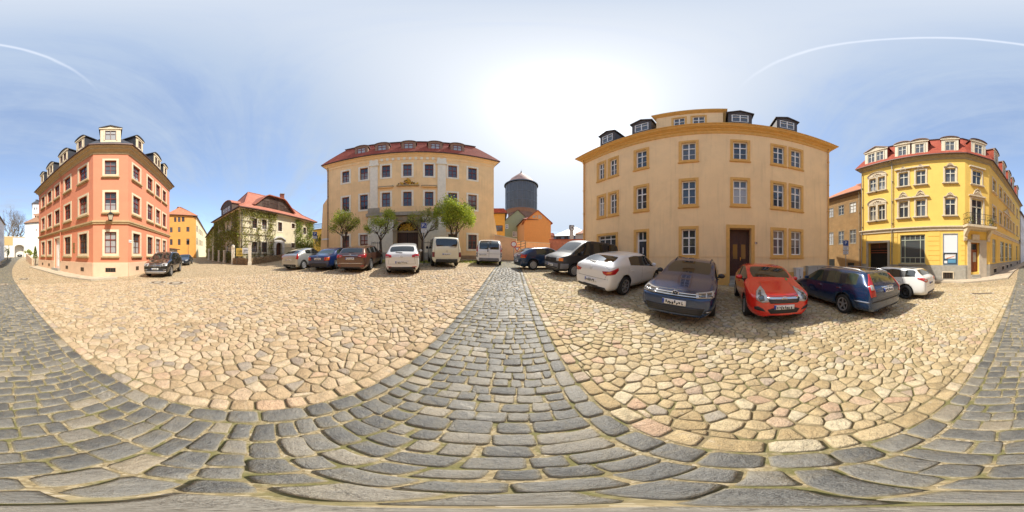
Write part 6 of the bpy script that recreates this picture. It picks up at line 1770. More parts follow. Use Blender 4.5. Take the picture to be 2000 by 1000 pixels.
def det_sedan(e):
    e['both'](165, [(.46, .66), (.80, .66), (.82, .86), (.50, .86)], LENSR, .012, 'tail_light', [([(.62, .68), (.78, .68), (.78, .84), (.64, .84)], LENSO, 'indicator')])
    e['plate'](180, .76, seed=21); badge_ring(e, 180, .90, .045, TOY); e['patch'](180, [(-.84, .22), (.84, .22), (.84, .50), (-.84, .50)], PL, .007, 'dark_bumper'); e['line'](180, [(-.66, .60), (.66, .60)], .009, nm='boot_seam')
def det_avensis(e):
    e['both'](160, [(.44, .86), (.88, .82), (.96, .95), (.90, 1.02), (.46, .95)], LENSR, .012, 'tail_light', [([(.48, .875), (.62, .87), (.62, .90), (.48, .90)], LENSW, 'reversing_lamp')])
    e['plate'](180, .78, seed=23); e['patch'](180, e['rect'](-.46, .46, .945, .968), CHROME, .014, 'chrome_bar'); badge_ring(e, 180, 1.0, .05, TOY)
    e['patch'](180, e['rect'](-.72, .72, .52, .54), CHROME, .010, 'chrome_line'); e['patch'](180, [(-.6, .22), (.6, .22), (.56, .32), (-.56, .32)], PL, .006, 'lower_valance'); e['both'](175, [(.58, .36), (.78, .38), (.78, .42), (.60, .40)], LENSR, .01, 'reflector')
    e['patch'](180, [(-.20, 1.08), (.16, 1.12), (.16, 1.14), (-.20, 1.105)], PL, .012, 'wiper')
def det_t4rear(e):
    e['both'](172, [(.74, .62), (.885, .62), (.885, .92), (.74, .92)], mat('dark red lens', (.16, .012, .015), .2, coat=.5), .014, 'tail_light')
    e['plate'](180, .80, seed=25); badge_ring(e, 180, .98, .055, VW); e['patch'](180, [(-.88, .32), (.88, .32), (.88, .50), (-.88, .50)], PL, .02, 'dark_bumper')
    e['line'](180, [(-.74, .56), (-.74, 1.85)], .010, nm='tailgate_seam'); e['line'](180, [(.74, .56), (.74, 1.85)], .010, nm='tailgate_seam'); e['line'](180, [(-.74, .56), (.74, .56)], .010, nm='tailgate_seam')
    e['patch'](180, [(-.6, 1.22), (-.2, 1.24), (-.2, 1.26), (-.6, 1.24)], PL, .012, 'wiper')
def det_t4front(e):
    r = e['rect']; gm = mat('grey van bumper', (.16, .165, .18), .6)
    gr = e['patch'](0, [(-.52, .78), (.52, .78), (.52, .96), (-.52, .96)], PL, .008, 'grille')
    for z in (.81, .85, .89, .93): e['patch'](0, r(-.52, .52, z, z + .008), mat('grille rib', (.05, .05, .055), .4), .014, 'grille_rib', gr)
    badge_ring(e, 0, .88, .07, VW, mch=mat('dull badge', (.12, .12, .13), .4, .5))
    e['both'](12, [(.50, .80), (.78, .80), (.78, .96), (.50, .96)], LENSW, .012, 'headlight')
    e['both'](38, [(.64, .80), (.90, .80), (.90, .95), (.64, .95)], LENSO, .014, 'indicator')
    e['patch'](0, [(-.84, .42), (.84, .42), (.86, .68), (-.86, .68)], gm, .016, 'bumper')
    for sd in (90, -90):
        e['patch'](sd, r(e['L'] / 2 - .52, e['L'] / 2 - .12, .42, .68), gm, .018, 'bumper_side')
        e['patch'](sd, r(-e['L'] / 2 + .1, e['xr'] - .45, .42, .68), gm, .014, 'bumper_side'); e['patch'](sd, r(e['xr'] + .45, e['xf'] - .45, .50, .60), PL, .008, 'side_strip')
    e['plate'](0, .56, seed=27); e['patch'](0, r(-.62, .62, .44, .50), PL, .022, 'lower_grille')
def det_trafic(e):
    r = e['rect']
    e['both'](176, [(.80, .98), (.93, .98), (.93, 1.48), (.80, 1.48)], LENSR, .014, 'tail_light', [([(.83, 1.16), (.90, 1.16), (.90, 1.24), (.83, 1.24)], LENSW, 'reversing_lamp')])
    e['patch'](180, [(-.92, .36), (.92, .36), (.92, .56), (-.92, .56)], mat('grey van bumper', (.16, .165, .18), .6), .02, 'bumper')
    for sd in (1, -1):
        a, b = sorted((.05 * sd, .70 * sd)); e['patch'](180, [(a + .03, 1.17), (b - .03, 1.17), (b, 1.22), (b - .01, 1.66), (a + .01, 1.66), (a, 1.22)], CG, .008, 'rear_door_glass')
    e['line'](180, [(0, .58), (0, 1.8)], .014, nm='rear_door_seam'); e['plate'](180, .78, xc=-.42 * -1, seed=29, wide=.5)
    e['patch'](180, [(.06, .98), (.12, .98), (.12, 1.16), (.06, 1.16)], PL, .03, 'door_handle'); e['line'](180, [(-.78, .86), (.78, .86)], .012, nm='rear_door_seam')
    e['both'](176, [(.80, .60), (.93, .60), (.93, .95), (.80, .95)], mat('grey van bumper', (.16, .165, .18), .6), .012, 'corner_guard')
def det_ml(e):
    r = e['rect']
    gr = e['patch'](0, [(-.44, .70), (.44, .70), (.48, .98), (-.48, .98)], PL, .01, 'grille')
    for z in (.76, .83, .90): e['patch'](0, r(-.45, .45, z, z + .022), CHROME, .02, 'grille_bar', gr)
    badge_ring(e, 0, .85, .11, STAR)
    e['both'](22, [(.46, .78), (.86, .80), (.92, .98), (.62, 1.0), (.46, .92)], LENSW, .012, 'headlight', [([(.55, .83), (.68, .83), (.70, .94), (.56, .93)], LENSD, 'lamp_bowl')])
    e['patch'](0, [(-.80, .44), (.80, .44), (.84, .62), (-.84, .62)], PL, .008, 'lower_grille'); e['patch'](0, [(-.62, .30), (.62, .30), (.80, .44), (.5, .47), (-.5, .47), (-.80, .44)], ALLOY, .012, 'skid_plate')
    e['both'](12, [(.56, .52), (.78, .52), (.78, .57), (.56, .57)], CHROME, .014, 'daytime_lamp'); e['plate'](0, .60, seed=31)
    rails(e, 2.0, 4.25, ALLOY, .018, .05)
def det_dark(e):
    gr = e['patch'](0, [(-.34, .50), (.34, .50), (.38, .70), (-.38, .70)], PL, .01, 'grille'); e['both'](20, [(.44, .60), (.86, .66), (.88, .76), (.5, .72)], LENSW, .012, 'headlight')
    e['patch'](0, [(-.7, .26), (.7, .26), (.7, .40), (-.7, .40)], PL, .008, 'lower_grille'); e['plate'](0, .45, seed=33); badge_ring(e, 0, .68, .05, [])
    e['both'](180, [(.5, .75), (.85, .75), (.85, .88), (.5, .88)], LENSR, .01, 'tail_light')
HB = dict(nose=.70, hoodz=.80, cowlz=.98, belt=(.90, .93, .98), cowl=1.15, rf=1.95, rr=.62, dk=.16, deckz=1.02, wr=.315, fa=.86)
def PP(base, **k): d = dict(base); d.update(k); return d
P_astra = PP(HB, L=4.42, W=1.81, H=1.50, wb=2.68, fa=.92, glass=[(1.1, 2.42), (2.52, 3.45)], belt=(.92, .96, 1.06), deckz=1.06, rr=.75, dk=.20, rdrop=.10, handles=[2.3, 3.2], doors=[(1.30, .0), (2.47, 0), (3.45, .15)], detail=det_astra, wr=.325, spk=7, tw=.90, wheel='alloy', rimf=.70)
P_golf7 = PP(HB, L=4.56, W=1.80, H=1.48, wb=2.63, fa=.88, nose=.72, hoodz=.84, cowlz=1.0, belt=(.92, .95, 1.0), cowl=1.22, rf=2.0, rr=.45, dk=.14, glass=[(1.2, 2.42), (2.52, 3.35), (3.42, 4.05)], handles=[2.3, 3.2], doors=[(1.35, 0), (2.47, 0), (3.38, .15)], detail=det_golf7, deckz=1.0, wheel='alloy', spk=5, mirm=PL, nw=.76)
P_corsa = PP(HB, L=3.999, W=1.74, H=1.49, wb=2.51, fa=.80, nose=.72, hoodz=.86, cowlz=1.04, belt=(.94, .96, 1.02), cowl=1.02, rf=1.75, rr=.50, dk=.14, glass=[(1.0, 2.3), (2.4, 3.2)], handles=[2.2], doors=[(1.15, 0), (2.35, .0), (2.4, 0)], detail=det_corsa, deckz=1.0, wr=.30, wheel='cover', nw=.66, spk=7)
P_mondeo = PP(HB, L=4.80, W=1.81, H=1.47, wb=2.75, fa=.93, cowl=1.28, rf=2.1, rr=.42, dk=.12, belt=(.92, .95, .99), glass=[(1.3, 2.62), (2.72, 3.58), (3.68, 4.30)], handles=[2.5, 3.5], doors=[(1.45, 0), (2.67, 0), (3.63, .2)], detail=det_mondeo, deckz=.99, wheel='alloy', spk=5, tw=.94, handm=CHROME, gm=CGG)
P_megane = PP(HB, L=4.56, W=1.80, H=1.49, wb=2.70, fa=.90, cowl=1.2, rf=2.0, rr=.62, dk=.20, belt=(.91, .95, 1.04), glass=[(1.2, 2.5), (2.6, 3.45), (3.52, 4.0)], handles=[2.4, 3.3], doors=[(1.35, 0), (2.55, 0), (3.48, .15)], detail=det_megane, deckz=1.03, wheel='steel', wr=.32, rtaper=.06)
P_golf4 = PP(HB, L=4.15, W=1.735, H=1.44, wb=2.51, fa=.84, glass=[(1.1, 2.25), (2.35, 3.25)], handles=[2.15, 3.05], doors=[(1.25, 0), (2.30, 0), (3.25, .15)], detail=det_golf4, wheel='cover', wr=.31, spk=9, gm=CGG)
P_c3 = PP(HB, L=3.94, W=1.72, H=1.53, wb=2.46, fa=.78, cowl=.95, rf=1.65, rr=.62, dk=.16, nose=.74, hoodz=.88, cowlz=1.04, belt=(.94, .97, 1.03), glass=[(.95, 2.1), (2.2, 3.0)], handles=[2.0, 2.9], doors=[(1.1, 0), (2.15, 0), (3.0, .15)], detail=det_c3, deckz=1.06, wheel='cover', wr=.31)
P_fiesta = PP(HB, L=3.95, W=1.72, H=1.48, wb=2.49, fa=.80, cowl=1.0, rf=1.75, rr=.72, dk=.18, belt=(.95, 1.0, 1.12), glass=[(1.0, 2.2), (2.3, 3.05)], handles=[2.1], doors=[(1.15, 0), (2.25, 0), (2.3, 0)], detail=det_fiesta, deckz=1.10, wheel='cover', spk=7, wr=.30, rdrop=.10)
P_sedan = PP(HB, L=4.35, W=1.70, H=1.40, wb=2.50, fa=.86, cowl=1.2, rf=1.95, rr=1.45, dk=.78, belt=(.90, .92, .93), glass=[(1.2, 2.2), (2.3, 3.0)], handles=[2.1, 3.0], doors=[(1.3, 0), (2.25, 0), (3.0, .15)], detail=det_sedan, deckz=.97, trunk=True, wheel='cover', wr=.30, tdrop=.15, gm=CGG)
P_avensis = PP(HB, L=4.78, W=1.81, H=1.48, wb=2.70, fa=.95, cowl=1.28, rf=2.1, rr=.55, dk=.14, belt=(.94, .98, 1.04), glass=[(1.3, 2.6), (2.7, 3.55), (3.62, 4.1)], handles=[2.5, 3.45], doors=[(1.45, 0), (2.65, 0), (3.6, .2)], detail=det_avensis, deckz=1.04, wheel='alloy', spk=10, wr=.33)
VAN = dict(nose=1.0, hoodz=1.13, cowlz=1.22, belt=(1.10, 1.12, 1.14), roofw=.80, glassw=.87, clear=.28, rdrop=.03, rtaper=.01, tdrop=.34, tw=.97, tw2=.95, mirh=.12, mirm=PL)
P_t4c = PP(VAN, L=4.79, W=1.84, H=1.94, wb=2.92, fa=.92, cowl=.82, rf=1.62, rr=.20, dk=.05, glass=[(.85, 1.95), (2.1, 3.2), (3.35, 4.35)], handles=[1.9], doors=[(1.05, 0), (2.02, 0), (3.28, .0)], detail=det_t4rear, deckz=1.16, wr=.32, wheel='cover')
P_t4b = PP(P_t4c, detail=det_t4front, gm=CG, glass=[(.85, 1.95), (2.1, 3.2), (3.35, 4.35)], spk=9)
P_trafic = PP(VAN, L=4.78, W=1.90, H=1.97, wb=3.10, fa=.83, cowl=.95, rf=1.75, rr=.14, dk=.05, glass=[(.95, 1.95)], handles=[1.9], doors=[(1.15, 0), (2.02, 0), (3.3, .0)], detail=det_trafic, deckz=1.12, wr=.33, wheel='cover')
P_ml = PP(HB, L=4.80, W=1.93, H=1.79, wb=2.915, fa=.88, clear=.25, nose=.92, hoodz=1.06, cowlz=1.20, belt=(1.15, 1.18, 1.24), cowl=1.2, rf=1.95, rr=.50, dk=.16, glass=[(1.2, 2.5), (2.6, 3.5), (3.58, 4.1)], handles=[2.4, 3.4], doors=[(1.35, 0), (2.55, 0), (3.5, .2)], detail=det_ml, deckz=1.22, wr=.375, wheel='alloy', spk=5, tyw=.25, nw=.78)
P_dark = PP(HB, L=4.6, W=1.80, H=1.42, wb=2.70, fa=.88, cowl=1.25, rf=2.0, rr=1.35, dk=.65, glass=[(1.25, 2.4), (2.5, 3.3)], handles=[2.3, 3.2], doors=[(1.4, 0), (2.45, 0), (3.3, .15)], detail=det_dark, deckz=.98, trunk=True, wheel='alloy', tdrop=.15, nose=.68)
WHT = paint('white car paint', (.74, .74, .72), 0, .3)
SILV = paint('silver car paint', (.46, .46, .44), .6, .3)
CREAM = paint('cream van paint', (.70, .66, .50), 0, .35)
NAVY = paint('dark navy car paint', (.009, .034, .10), .3, .25)
NAVY2 = paint('deep blue car paint', (.007, .032, .095), .3, .25)
BLUE = paint('blue saloon paint', (.010, .028, .11), .3, .3)
RED = paint('bright red car paint', (.66, .02, .01), 0, .25)
BLK = paint('black car paint', (.010, .011, .013), .2, .22)
BRN = paint('brown metallic car paint', (.12, .055, .036), .5, .3)
VANB = mat('dark grey van paint', (.022, .022, .026), .5, 0, coat=.25)
DGR = paint('dark blue grey car paint', (.02, .03, .045), .4, .3)
GP, GT, GS = 'cars parked in front of the palace', 'cars parked along the peach townhouse', 'cars parked beside the pink corner house'
HP, HT = -33, 73
make_car('parked_car', 'black off-road car with chrome star grille parked facing the square at the pink house', 'car', P_ml, BLK, (-11.4, -7.05), 76, GS)
make_car('parked_car', 'dark saloon parked behind the black off-road car at the pink house', 'car', P_dark, DGR, (-20.6, -9.6), 76, GS)
make_car('parked_car', 'silver hatchback with a slanting rear window in front of the ivy-clad house', 'car', P_fiesta, SILV, (-12.4, 4.0), HP, GP)
make_car('parked_car', 'dark blue saloon with orange and red tail lights between silver hatchback and brown estate', 'car', P_sedan, BLUE, (-10.65, 5.6), HP, GP)
make_car('parked_car', 'brown metallic estate car parked with its rear to the square', 'car', P_avensis, BRN, (-8.76, 6.87), HP, GP)
make_car('parked_car', 'white small hatchback with rounded rear left of the cream van', 'car', P_c3, WHT, (-5.95, 7.74), HP, GP)
make_car('parked_van', 'cream coloured van with one wide rear window', 'van', P_t4c, CREAM, (-5.2, 11.2), HP, GP)
make_car('parked_van', 'white panel van with twin rear doors next to the paved lane', 'van', P_trafic, WHT, (-1.95, 13.9), -7, GP)
make_car('parked_car', 'dark blue compact hatchback with its rear to the lane beside the grey van', 'car', P_golf4, NAVY2, (2.25, 10.95), HT, GT)
make_car('parked_van', 'dark grey van with orange indicators facing the lane', 'van', P_t4b, VANB, (4.25, 9.0), HT + 180, GT)
make_car('parked_car', 'white hatchback with large red tail lights between grey van and dark blue estate', 'car', P_astra, WHT, (4.62, 5.52), HT, GT)
make_car('parked_car', 'dark blue estate with round chrome badge facing the square', 'car', P_golf7, NAVY, (5.06, 2.60), HT + 180, GT)
make_car('parked_car', 'bright red small hatchback facing the square', 'car', P_corsa, RED, (5.80, .22), HT + 180, GT)
make_car('parked_car', 'dark blue estate with tall narrow red tail lights right of the red hatchback', 'car', P_mondeo, NAVY2, (5.95, -2.65), HT, GT)
make_car('parked_car', 'white estate car with black steel wheels at the yellow building', 'car', P_megane, WHT, (6.30, -5.80), HT, GT, rimm=STEEL)
# ------------------------------------------------------------------ trees
def tree(name, label, x, y, height, crown_r, trunk_h, lm, nleaf, leaf_s, seed, twig=1.0, group=None, r0=.11, bark=None, cat='tree', levels=4, fork=5):
    r = random.Random(seed); g = gz(x, y); root = empty(name, (x, y, g)); tag(root, label, cat, group)
    bark = bark or M['bark']; mb = MB(); tips = []
    base = Vector((x, y, g - .1)); top = Vector((x + r.gauss(0, .04), y + r.gauss(0, .04), g + trunk_h))
    tb = MB(); tb.tube([base, base.lerp(top, .5) + Vector((r.gauss(0, .02), r.gauss(0, .02), 0)), top], [r0 * 1.25, r0, r0 * .85], bark, 9); tb.build('trunk', root, True)
    cen = Vector((x, y, g + trunk_h + (height - trunk_h) * .50)); RH = (height - trunk_h) * .56
    def inside(p): d = p - cen; return (d.x * d.x + d.y * d.y) / crown_r ** 2 + d.z ** 2 / RH ** 2
    def grow(p, d, L, rad, lev):
        n = 3; pts = [p]; q = p
        while L > .12 and inside(p + d * L) > 1.1 and lev < levels - 1: L *= .75
        for k in range(n):
            d = (d + Vector((r.gauss(0, .12), r.gauss(0, .12), r.gauss(0, .06) + .05))).normalized(); q = q + d * (L / n); pts.append(q)
        mb.tube(pts, [rad * (1 - .45 * k / n) for k in range(n + 1)], bark, 5 if lev > 1 else 3, cap=False)
        tips.append((q, lev)); 
        if lev <= 1: tips.append((pts[2], lev))
        if lev <= 0 or (inside(q) > 1.0 and lev < levels - 1): return
        k = 3 if lev > 1 else 3
        for j in range(k):
            ax = Vector((r.gauss(0, 1), r.gauss(0, 1), r.gauss(0, .6))).normalized(); nd = (d + ax * .55 + (q - cen).normalized() * .15).normalized()
            grow(q if r.random() < .6 else pts[2], nd, L * r.uniform(.62, .82), rad * .55, lev - 1)
    for k in range(fork):
        a = 2 * math.pi * (k + r.random() * .5) / fork; el = r.uniform(.85, 1.3)
        d = Vector((math.cos(a) * math.cos(el), math.sin(a) * math.cos(el), math.sin(el)))
        grow(top, d, (height - trunk_h) * r.uniform(.26, .36), r0 * .5, levels - 1)
    cr = mb.build('limbs', root, True, fixn=False)
    if nleaf:
        lf = MB(); tp = [t for t, l in tips if l <= 3]
        for k in range(nleaf):
            t = r.choice(tp); c = t + Vector((r.gauss(0, .14), r.gauss(0, .14), r.gauss(0, .13))) * twig
            if inside(c) > 1.12: continue
            leafq(lf, c, leaf_s, r, r.choice(lm))
        lf.build('crown', root, fixn=False)
    return root
GT_ = 'small trees in front of the palace'
def pxy(px_, d): return at(px_, d)
for px_, d, top_py, cr_, lm, nl, sd, lab in (
    (672, 13.5, 406, 1.3, [LEAFM, LEAFB, LEAFM], 4200, 21, 'sparse vase-shaped young tree behind the brown estate car'),
    (743, 13.4, 399, 1.4, [LEAFM, LEAFB, LEAFM], 4200, 22, 'open-crowned young tree left of the palace gate'),
    (824, 13.6, 399, 1.35, [IVYY, LEAFM, IVYY], 2600, 23, 'nearly bare young tree with brown buds right of the palace gate'),
    (888, 13.9, 377, 1.75, [LEAFB, LEAFB, LEAFB, LEAFM], 11000, 24, 'bright yellow-green leafy tree behind the cream van')):
    x, y = pxy(px_, d); h = zat(d, top_py) - gz(x, y)
    tree('street_tree', lab, x, y, h, cr_, 1.75 if sd != 24 else 1.6, lm, nl, .05 if sd != 24 else .07, sd, 1.0 if sd != 24 else 1.5, GT_, .10, levels=5 if sd != 24 else 5, fork=6)
# iron tree guards
for px_, d, lab in ((735, 12.6, 'thin iron tree guard left of the palace gate'), (836, 12.8, 'thin iron tree guard right of the palace gate')):
    x, y = at(px_, d); g = MB(); z = gz(x, y)
    for k in range(6):
        a = math.pi * 2 * k / 6; g.tube([(x + .35 * math.cos(a), y + .35 * math.sin(a), z), (x + .35 * math.cos(a), y + .35 * math.sin(a), z + 1.7)], .014, M['black'], 5)
    for hz in (.3, 1.6): g.tube([(x + .35 * math.cos(2 * math.pi * k / 12), y + .35 * math.sin(2 * math.pi * k / 12), z + hz) for k in range(13)], .012, M['black'], 5)
    o = tag(g.build('tree_guard'), lab, 'tree guard'); recenter(o)
# grass strip below the trees
def grass_patch():
    r = random.Random(4); mb = MB(); F = PF
    for k in range(5200):
        u = r.uniform(2.2, F.len - 1.0); o = r.uniform(1.6, 4.2)
        if math.sin(u * 1.3) * .5 + r.random() < .25: continue
        x, y, _ = F.W(u, 0, o); z = gz(x, y); h = r.uniform(.04, .13); a = r.uniform(0, 6.28); c, s = math.cos(a) * .02, math.sin(a) * .02; dx, dy = r.gauss(0, .03), r.gauss(0, .03)
        mb.face([(x - c, y - s, z), (x + c, y + s, z), (x + dx, y + dy, z + h)], LEAFM if r.random() < .7 else LEAFB)
    o = mb.build('grass', fixn=False); tag(o, 'patchy grass strip under the young trees in front of the palace', kind='stuff'); 
grass_patch()

# ------------------------------------------------------------------ signs
BLUEP = mat('sign blue', (.01, .045, .22), .4); SW = mat('sign white', (.70, .70, .70), .45); SR = mat('sign red', (.50, .02, .02), .45)
def board(root, x, y, zc, w, h, m, px_, name, border=None, off=.05):
    dx, dy = thdir(px_); tx, ty = dy, -dx; q = lambda s, z, o: (x + tx * s - dx * o, y + ty * s - dy * o, z); b = MB()
    def bx(s0, s1, z0, z1, o0, o1, mm): b.hexa([q(s0, z0, o1), q(s1, z0, o1), q(s1, z0, o0), q(s0, z0, o0), q(s0, z1, o1), q(s1, z1, o1), q(s1, z1, o0), q(s0, z1, o0)], mm)
    bx(-w / 2, w / 2, zc - h / 2, zc + h / 2, off, off + .015, border or m)
    if border: bx(-w / 2 + .015, w / 2 - .015, zc - h / 2 + .015, zc + h / 2 - .015, off + .015, off + .018, m)
    return b.build(name, root), q
def textm(x, y, z, px_, o): # text plane facing the camera side of the sign
    dx, dy = thdir(px_); X = Vector((dy, -dx, 0)); Z = Vector((0, 0, 1)); Nn = Vector((-dx, -dy, 0))
    m = Matrix((X, Z, Nn)).transposed().to_4x4(); m.translation = Vector((x, y, z)) + Nn * o; return m
def parking_sign(px_, d, py, w, label, extra=(), tilt=0, wheel=False, ptxt='P'):
    x, y = at(px_, d); g = gz(x, y); zc = zat(d, py); root = empty('parking_sign', (x, y, g)); tag(root, label, 'sign', None)
    p = MB(); p.tube([(x, y, g - .1), (x, y, zc + w / 2 + .03)], .03, M['pipe'], 8); p.build('pole', root, True)
    f = px_ + tilt; b, q = board(root, x, y, zc, w, w, BLUEP, f, 'sign_board', SW)
    t = text_mesh(ptxt, w * .8, SW, 'letter_p', textm(x, y, zc, f, .072), None); t.parent = b; t.matrix_parent_inverse = Matrix.Identity(4)
    if wheel:
        dx, dy = thdir(f); t.data.transform(Matrix.Translation((-dy * w * .14, dx * w * .14, 0)))
        e = MB(); cs, cz = w * .26, zc - w * .18; R_ = w * .11
        e.tube([q(cs + R_ * math.cos(a), cz + R_ * math.sin(a), .072) for a in [2 * math.pi * k / 12 for k in range(13)]], .008, SW, 4)
        e.tube([q(cs, cz + w * .2, .072), q(cs, cz + w * .05, .072), q(cs + w * .12, cz + w * .03, .072)], .01, SW, 4); _child(e, 'pictogram', b, root)
    z = zc - w / 2
    for k, (ew, eh) in enumerate(extra):
        z -= eh / 2 + .02; bb, q2 = board(root, x, y, z, ew, eh, SW, f, 'supplementary_plate', INK); l = MB()
        for j in range(3):
            zz_ = z + eh * (.25 - .25 * j); a, b2 = -ew * .35, ew * (.35 - .1 * (j % 2)); l.hexa([q2(a, zz_ - .012, .07), q2(b2, zz_ - .012, .07), q2(b2, zz_ - .012, .068), q2(a, zz_ - .012, .068), q2(a, zz_ + .012, .07), q2(b2, zz_ + .012, .07), q2(b2, zz_ + .012, .068), q2(a, zz_ + .012, .068)], INK)
        _child(l, 'small_print', bb, root); z -= eh / 2
parking_sign(828, 11.8, 441, .42, 'blue parking sign on a pole between the white hatchback and the cream van', [(.42, .30)], wheel=True)
parking_sign(615, 19.0, 457, .50, 'small distant blue parking sign at the end of the cream house', [(.50, .30)], wheel=False)
parking_sign(1652, 12.0, 475, .42, 'blue parking sign with two white plates in front of the derelict brown house', [(.42, .30), (.40, .28)])
def ban_sign():
    px_, d = 1003.5, 16.2; x, y = at(px_, d); g = gz(x, y); zc = zat(d, 477); root = empty('prohibition_sign', (x, y, g)); tag(root, 'round white sign with red ring before the peach boundary wall', 'sign')
    p = MB(); p.tube([(x, y, g - .1), (x, y, zc + .1)], .03, M['pipe'], 8); p.build('pole', root, True)
    dx, dy = thdir(px_); b = MB(); q = lambda r_, a, o: (x + dy * r_ * math.cos(a) - dx * o, y - dx * r_ * math.cos(a) - dy * o, zc + r_ * math.sin(a)); n = 28
    for r0, r1, m in ((0, .225, SW), (.225, .30, SR)):
        for k in range(n):
            a0, a1 = 2 * math.pi * k / n, 2 * math.pi * (k + 1) / n
            b.hexa([q(r0 + .001, a0, .04), q(r1, a0, .04), q(r1, a1, .04), q(r0 + .001, a1, .04), q(r0 + .001, a0, .055), q(r1, a0, .055), q(r1, a1, .055), q(r0 + .001, a1, .055)], m)
    b.build('sign_board', root)
    x, y = at(1010, 15.2); g = gz(x, y); zc = zat(15.2, 486); root = empty('warning_sign', (x, y, g)); tag(root, 'small red triangular sign behind the dark blue compact hatchback', 'sign')
    p = MB(); p.tube([(x, y, g - .1), (x, y, zc)], .025, M['pipe'], 8); p.build('pole', root, True)
    dx, dy = thdir(1010); b = MB(); T = lambda s, z, o: (x + dy * s - dx * o, y - dx * s - dy * o, zc + z)
    for sc, m, o in ((1, SR, .03), (.6, SW, .045)):
        a = [(-.3 * sc, .2 * sc), (.3 * sc, .2 * sc), (0, -.3 * sc)]; v = [T(s_, z_, o) for s_, z_ in a] + [T(s_, z_, o + .012) for s_, z_ in a]
        b.add(v, [(0, 1, 2), (3, 5, 4), (0, 3, 4, 1), (1, 4, 5, 2), (2, 5, 3, 0)], m)
    b.build('sign_board', root)
ban_sign()

# ------------------------------------------------------------------ pavements, covers
def pavement(name, label, inner, outer, h=.12):
    """raised slab strip between two polylines (lists of equal length)"""
    mb = MB(); n = len(inner); k_ = 6
    pi, po = [], []
    for i in range(n - 1):
        for k in range(k_):
            t = k / k_; pi.append((inner[i][0] * (1 - t) + inner[i + 1][0] * t, inner[i][1] * (1 - t) + inner[i + 1][1] * t)); po.append((outer[i][0] * (1 - t) + outer[i + 1][0] * t, outer[i][1] * (1 - t) + outer[i + 1][1] * t))
    pi.append(inner[-1]); po.append(outer[-1])
    for a, b, c, d in zip(pi, pi[1:], po[1:], po):
        z = [gz(*p) + h for p in (a, b, c, d)]
        def lerp(p, q, t): return (p[0] + (q[0] - p[0]) * t, p[1] + (q[1] - p[1]) * t)
        L = max(.3, math.hypot(c[0] - b[0], c[1] - b[1])); t = 1 - .16 / L
        c2, d2 = lerp(b, c, t), lerp(a, d, t)
        mb.face([(*a, z[0] - .01), (*b, z[1] - .01), (*c2, z[2] - .006), (*d2, z[3] - .006)], M['walk'])
        mb.face([(*d2, z[3]), (*c2, z[2]), (*c, z[2]), (*d, z[3])], M['kerb']); mb.face([(*d, z[3]), (*c, z[2]), (*c, z[2] - h - .1), (*d, z[3] - h - .1)], M['kerb']); mb.face([(*d2, z[3]), (*c2, z[2]), (*c2, z[2] - .01), (*d2, z[3] - .01)], M['kerb'])
    for p, q in ((pi[0], po[0]), (pi[-1], po[-1])):
        mb.face([(*p, gz(*p) - .1), (*q, gz(*q) - .1), (*q, gz(*q) + h), (*p, gz(*p) + h - .01)], M['kerb'])
    o = mb.build(name, fixn=False); tag(o, label, kind='structure')
def along(A, B, o, ts): 
    F = Face(A, B); return [F.W(F.len * t, 0, o)[:2] for t in ts]
pavement('pavement', 'slab pavement with kerb along the pink corner house', along(A0, A1, .0, (0, .5, .96)) + [A1, (A2[0] + (A1[0] - A2[0]) * .5, A2[1] + (A1[1] - A2[1]) * .5)],
         along(A0, A1, 1.45, (0, .5, .85)) + [(A1[0] + 1.0, A1[1] + 1.3), (A2[0] * .62 + A1[0] * .38 + .6, A2[1] * .62 + A1[1] * .38 + 1.0)], .11)
yP1 = at(1885, 14.0)
pavement('pavement', 'curving slab pavement with kerb round the yellow corner building', along(at(1683, 17.1), yP1, 0, (.62, .9, 1.0)) + [YP2] + along(YP2, YP3, 0, (.3, .7, 1.0)),
         along(at(1683, 17.1), yP1, 1.2, (.62, .9)) + [(yP1[0] - .5, yP1[1] + 1.7), (YP2[0] - 1.9, YP2[1] + 1.2)] + along(YP2, YP3, 1.4, (.3, .7, 1.0)), .12)
def cover(px_, py, r_, lab, name='manhole_cover', stone=True):
    h = 1.6
    d = 6.0
    for _ in range(30):
        x, y = at(px_, d); d = (CAMZ - gz(x, y)) / math.tan(R((py - 500) * .18))
    x, y = at(px_, d); z = gz(x, y); mb = MB(); n = 20; nm = gnorm(x, y)
    def ring(r0, r1, dz, m):
        for k in range(n):
            a0, a1 = 2 * math.pi * k / n, 2 * math.pi * (k + 1) / n; P_ = lambda rr, a, e: (x + rr * math.cos(a), y + rr * math.sin(a), gz(x + rr * math.cos(a), y + rr * math.sin(a)) + e)
            mb.face([P_(r0, a0, dz), P_(r1, a0, dz), P_(r1, a1, dz), P_(r0, a1, dz)], m)
    ring(.001, r_ * .62, .030, M['kerb'] if stone else M['iron']); ring(r_ * .62, r_, .032, M['iron']); ring(r_, r_ * 1.02, .028, M['iron']); ring(r_ * 1.0, r_ * 1.35, .022, M['kerb'])
    o = mb.build(name, fixn=False); tag(o, lab, 'manhole cover'); recenter(o)
cover(308, 552, .36, 'manhole cover nearer the pink house, of the pair before the black off-road car')
cover(344, 553.5, .38, 'manhole cover farther from the pink house, of the pair before the black off-road car')
cover(47, 545, .32, 'small manhole cover in the tan cobbles beside the street strip')
cover(5, 556, .30, 'manhole cover set in the grey setts of the street')
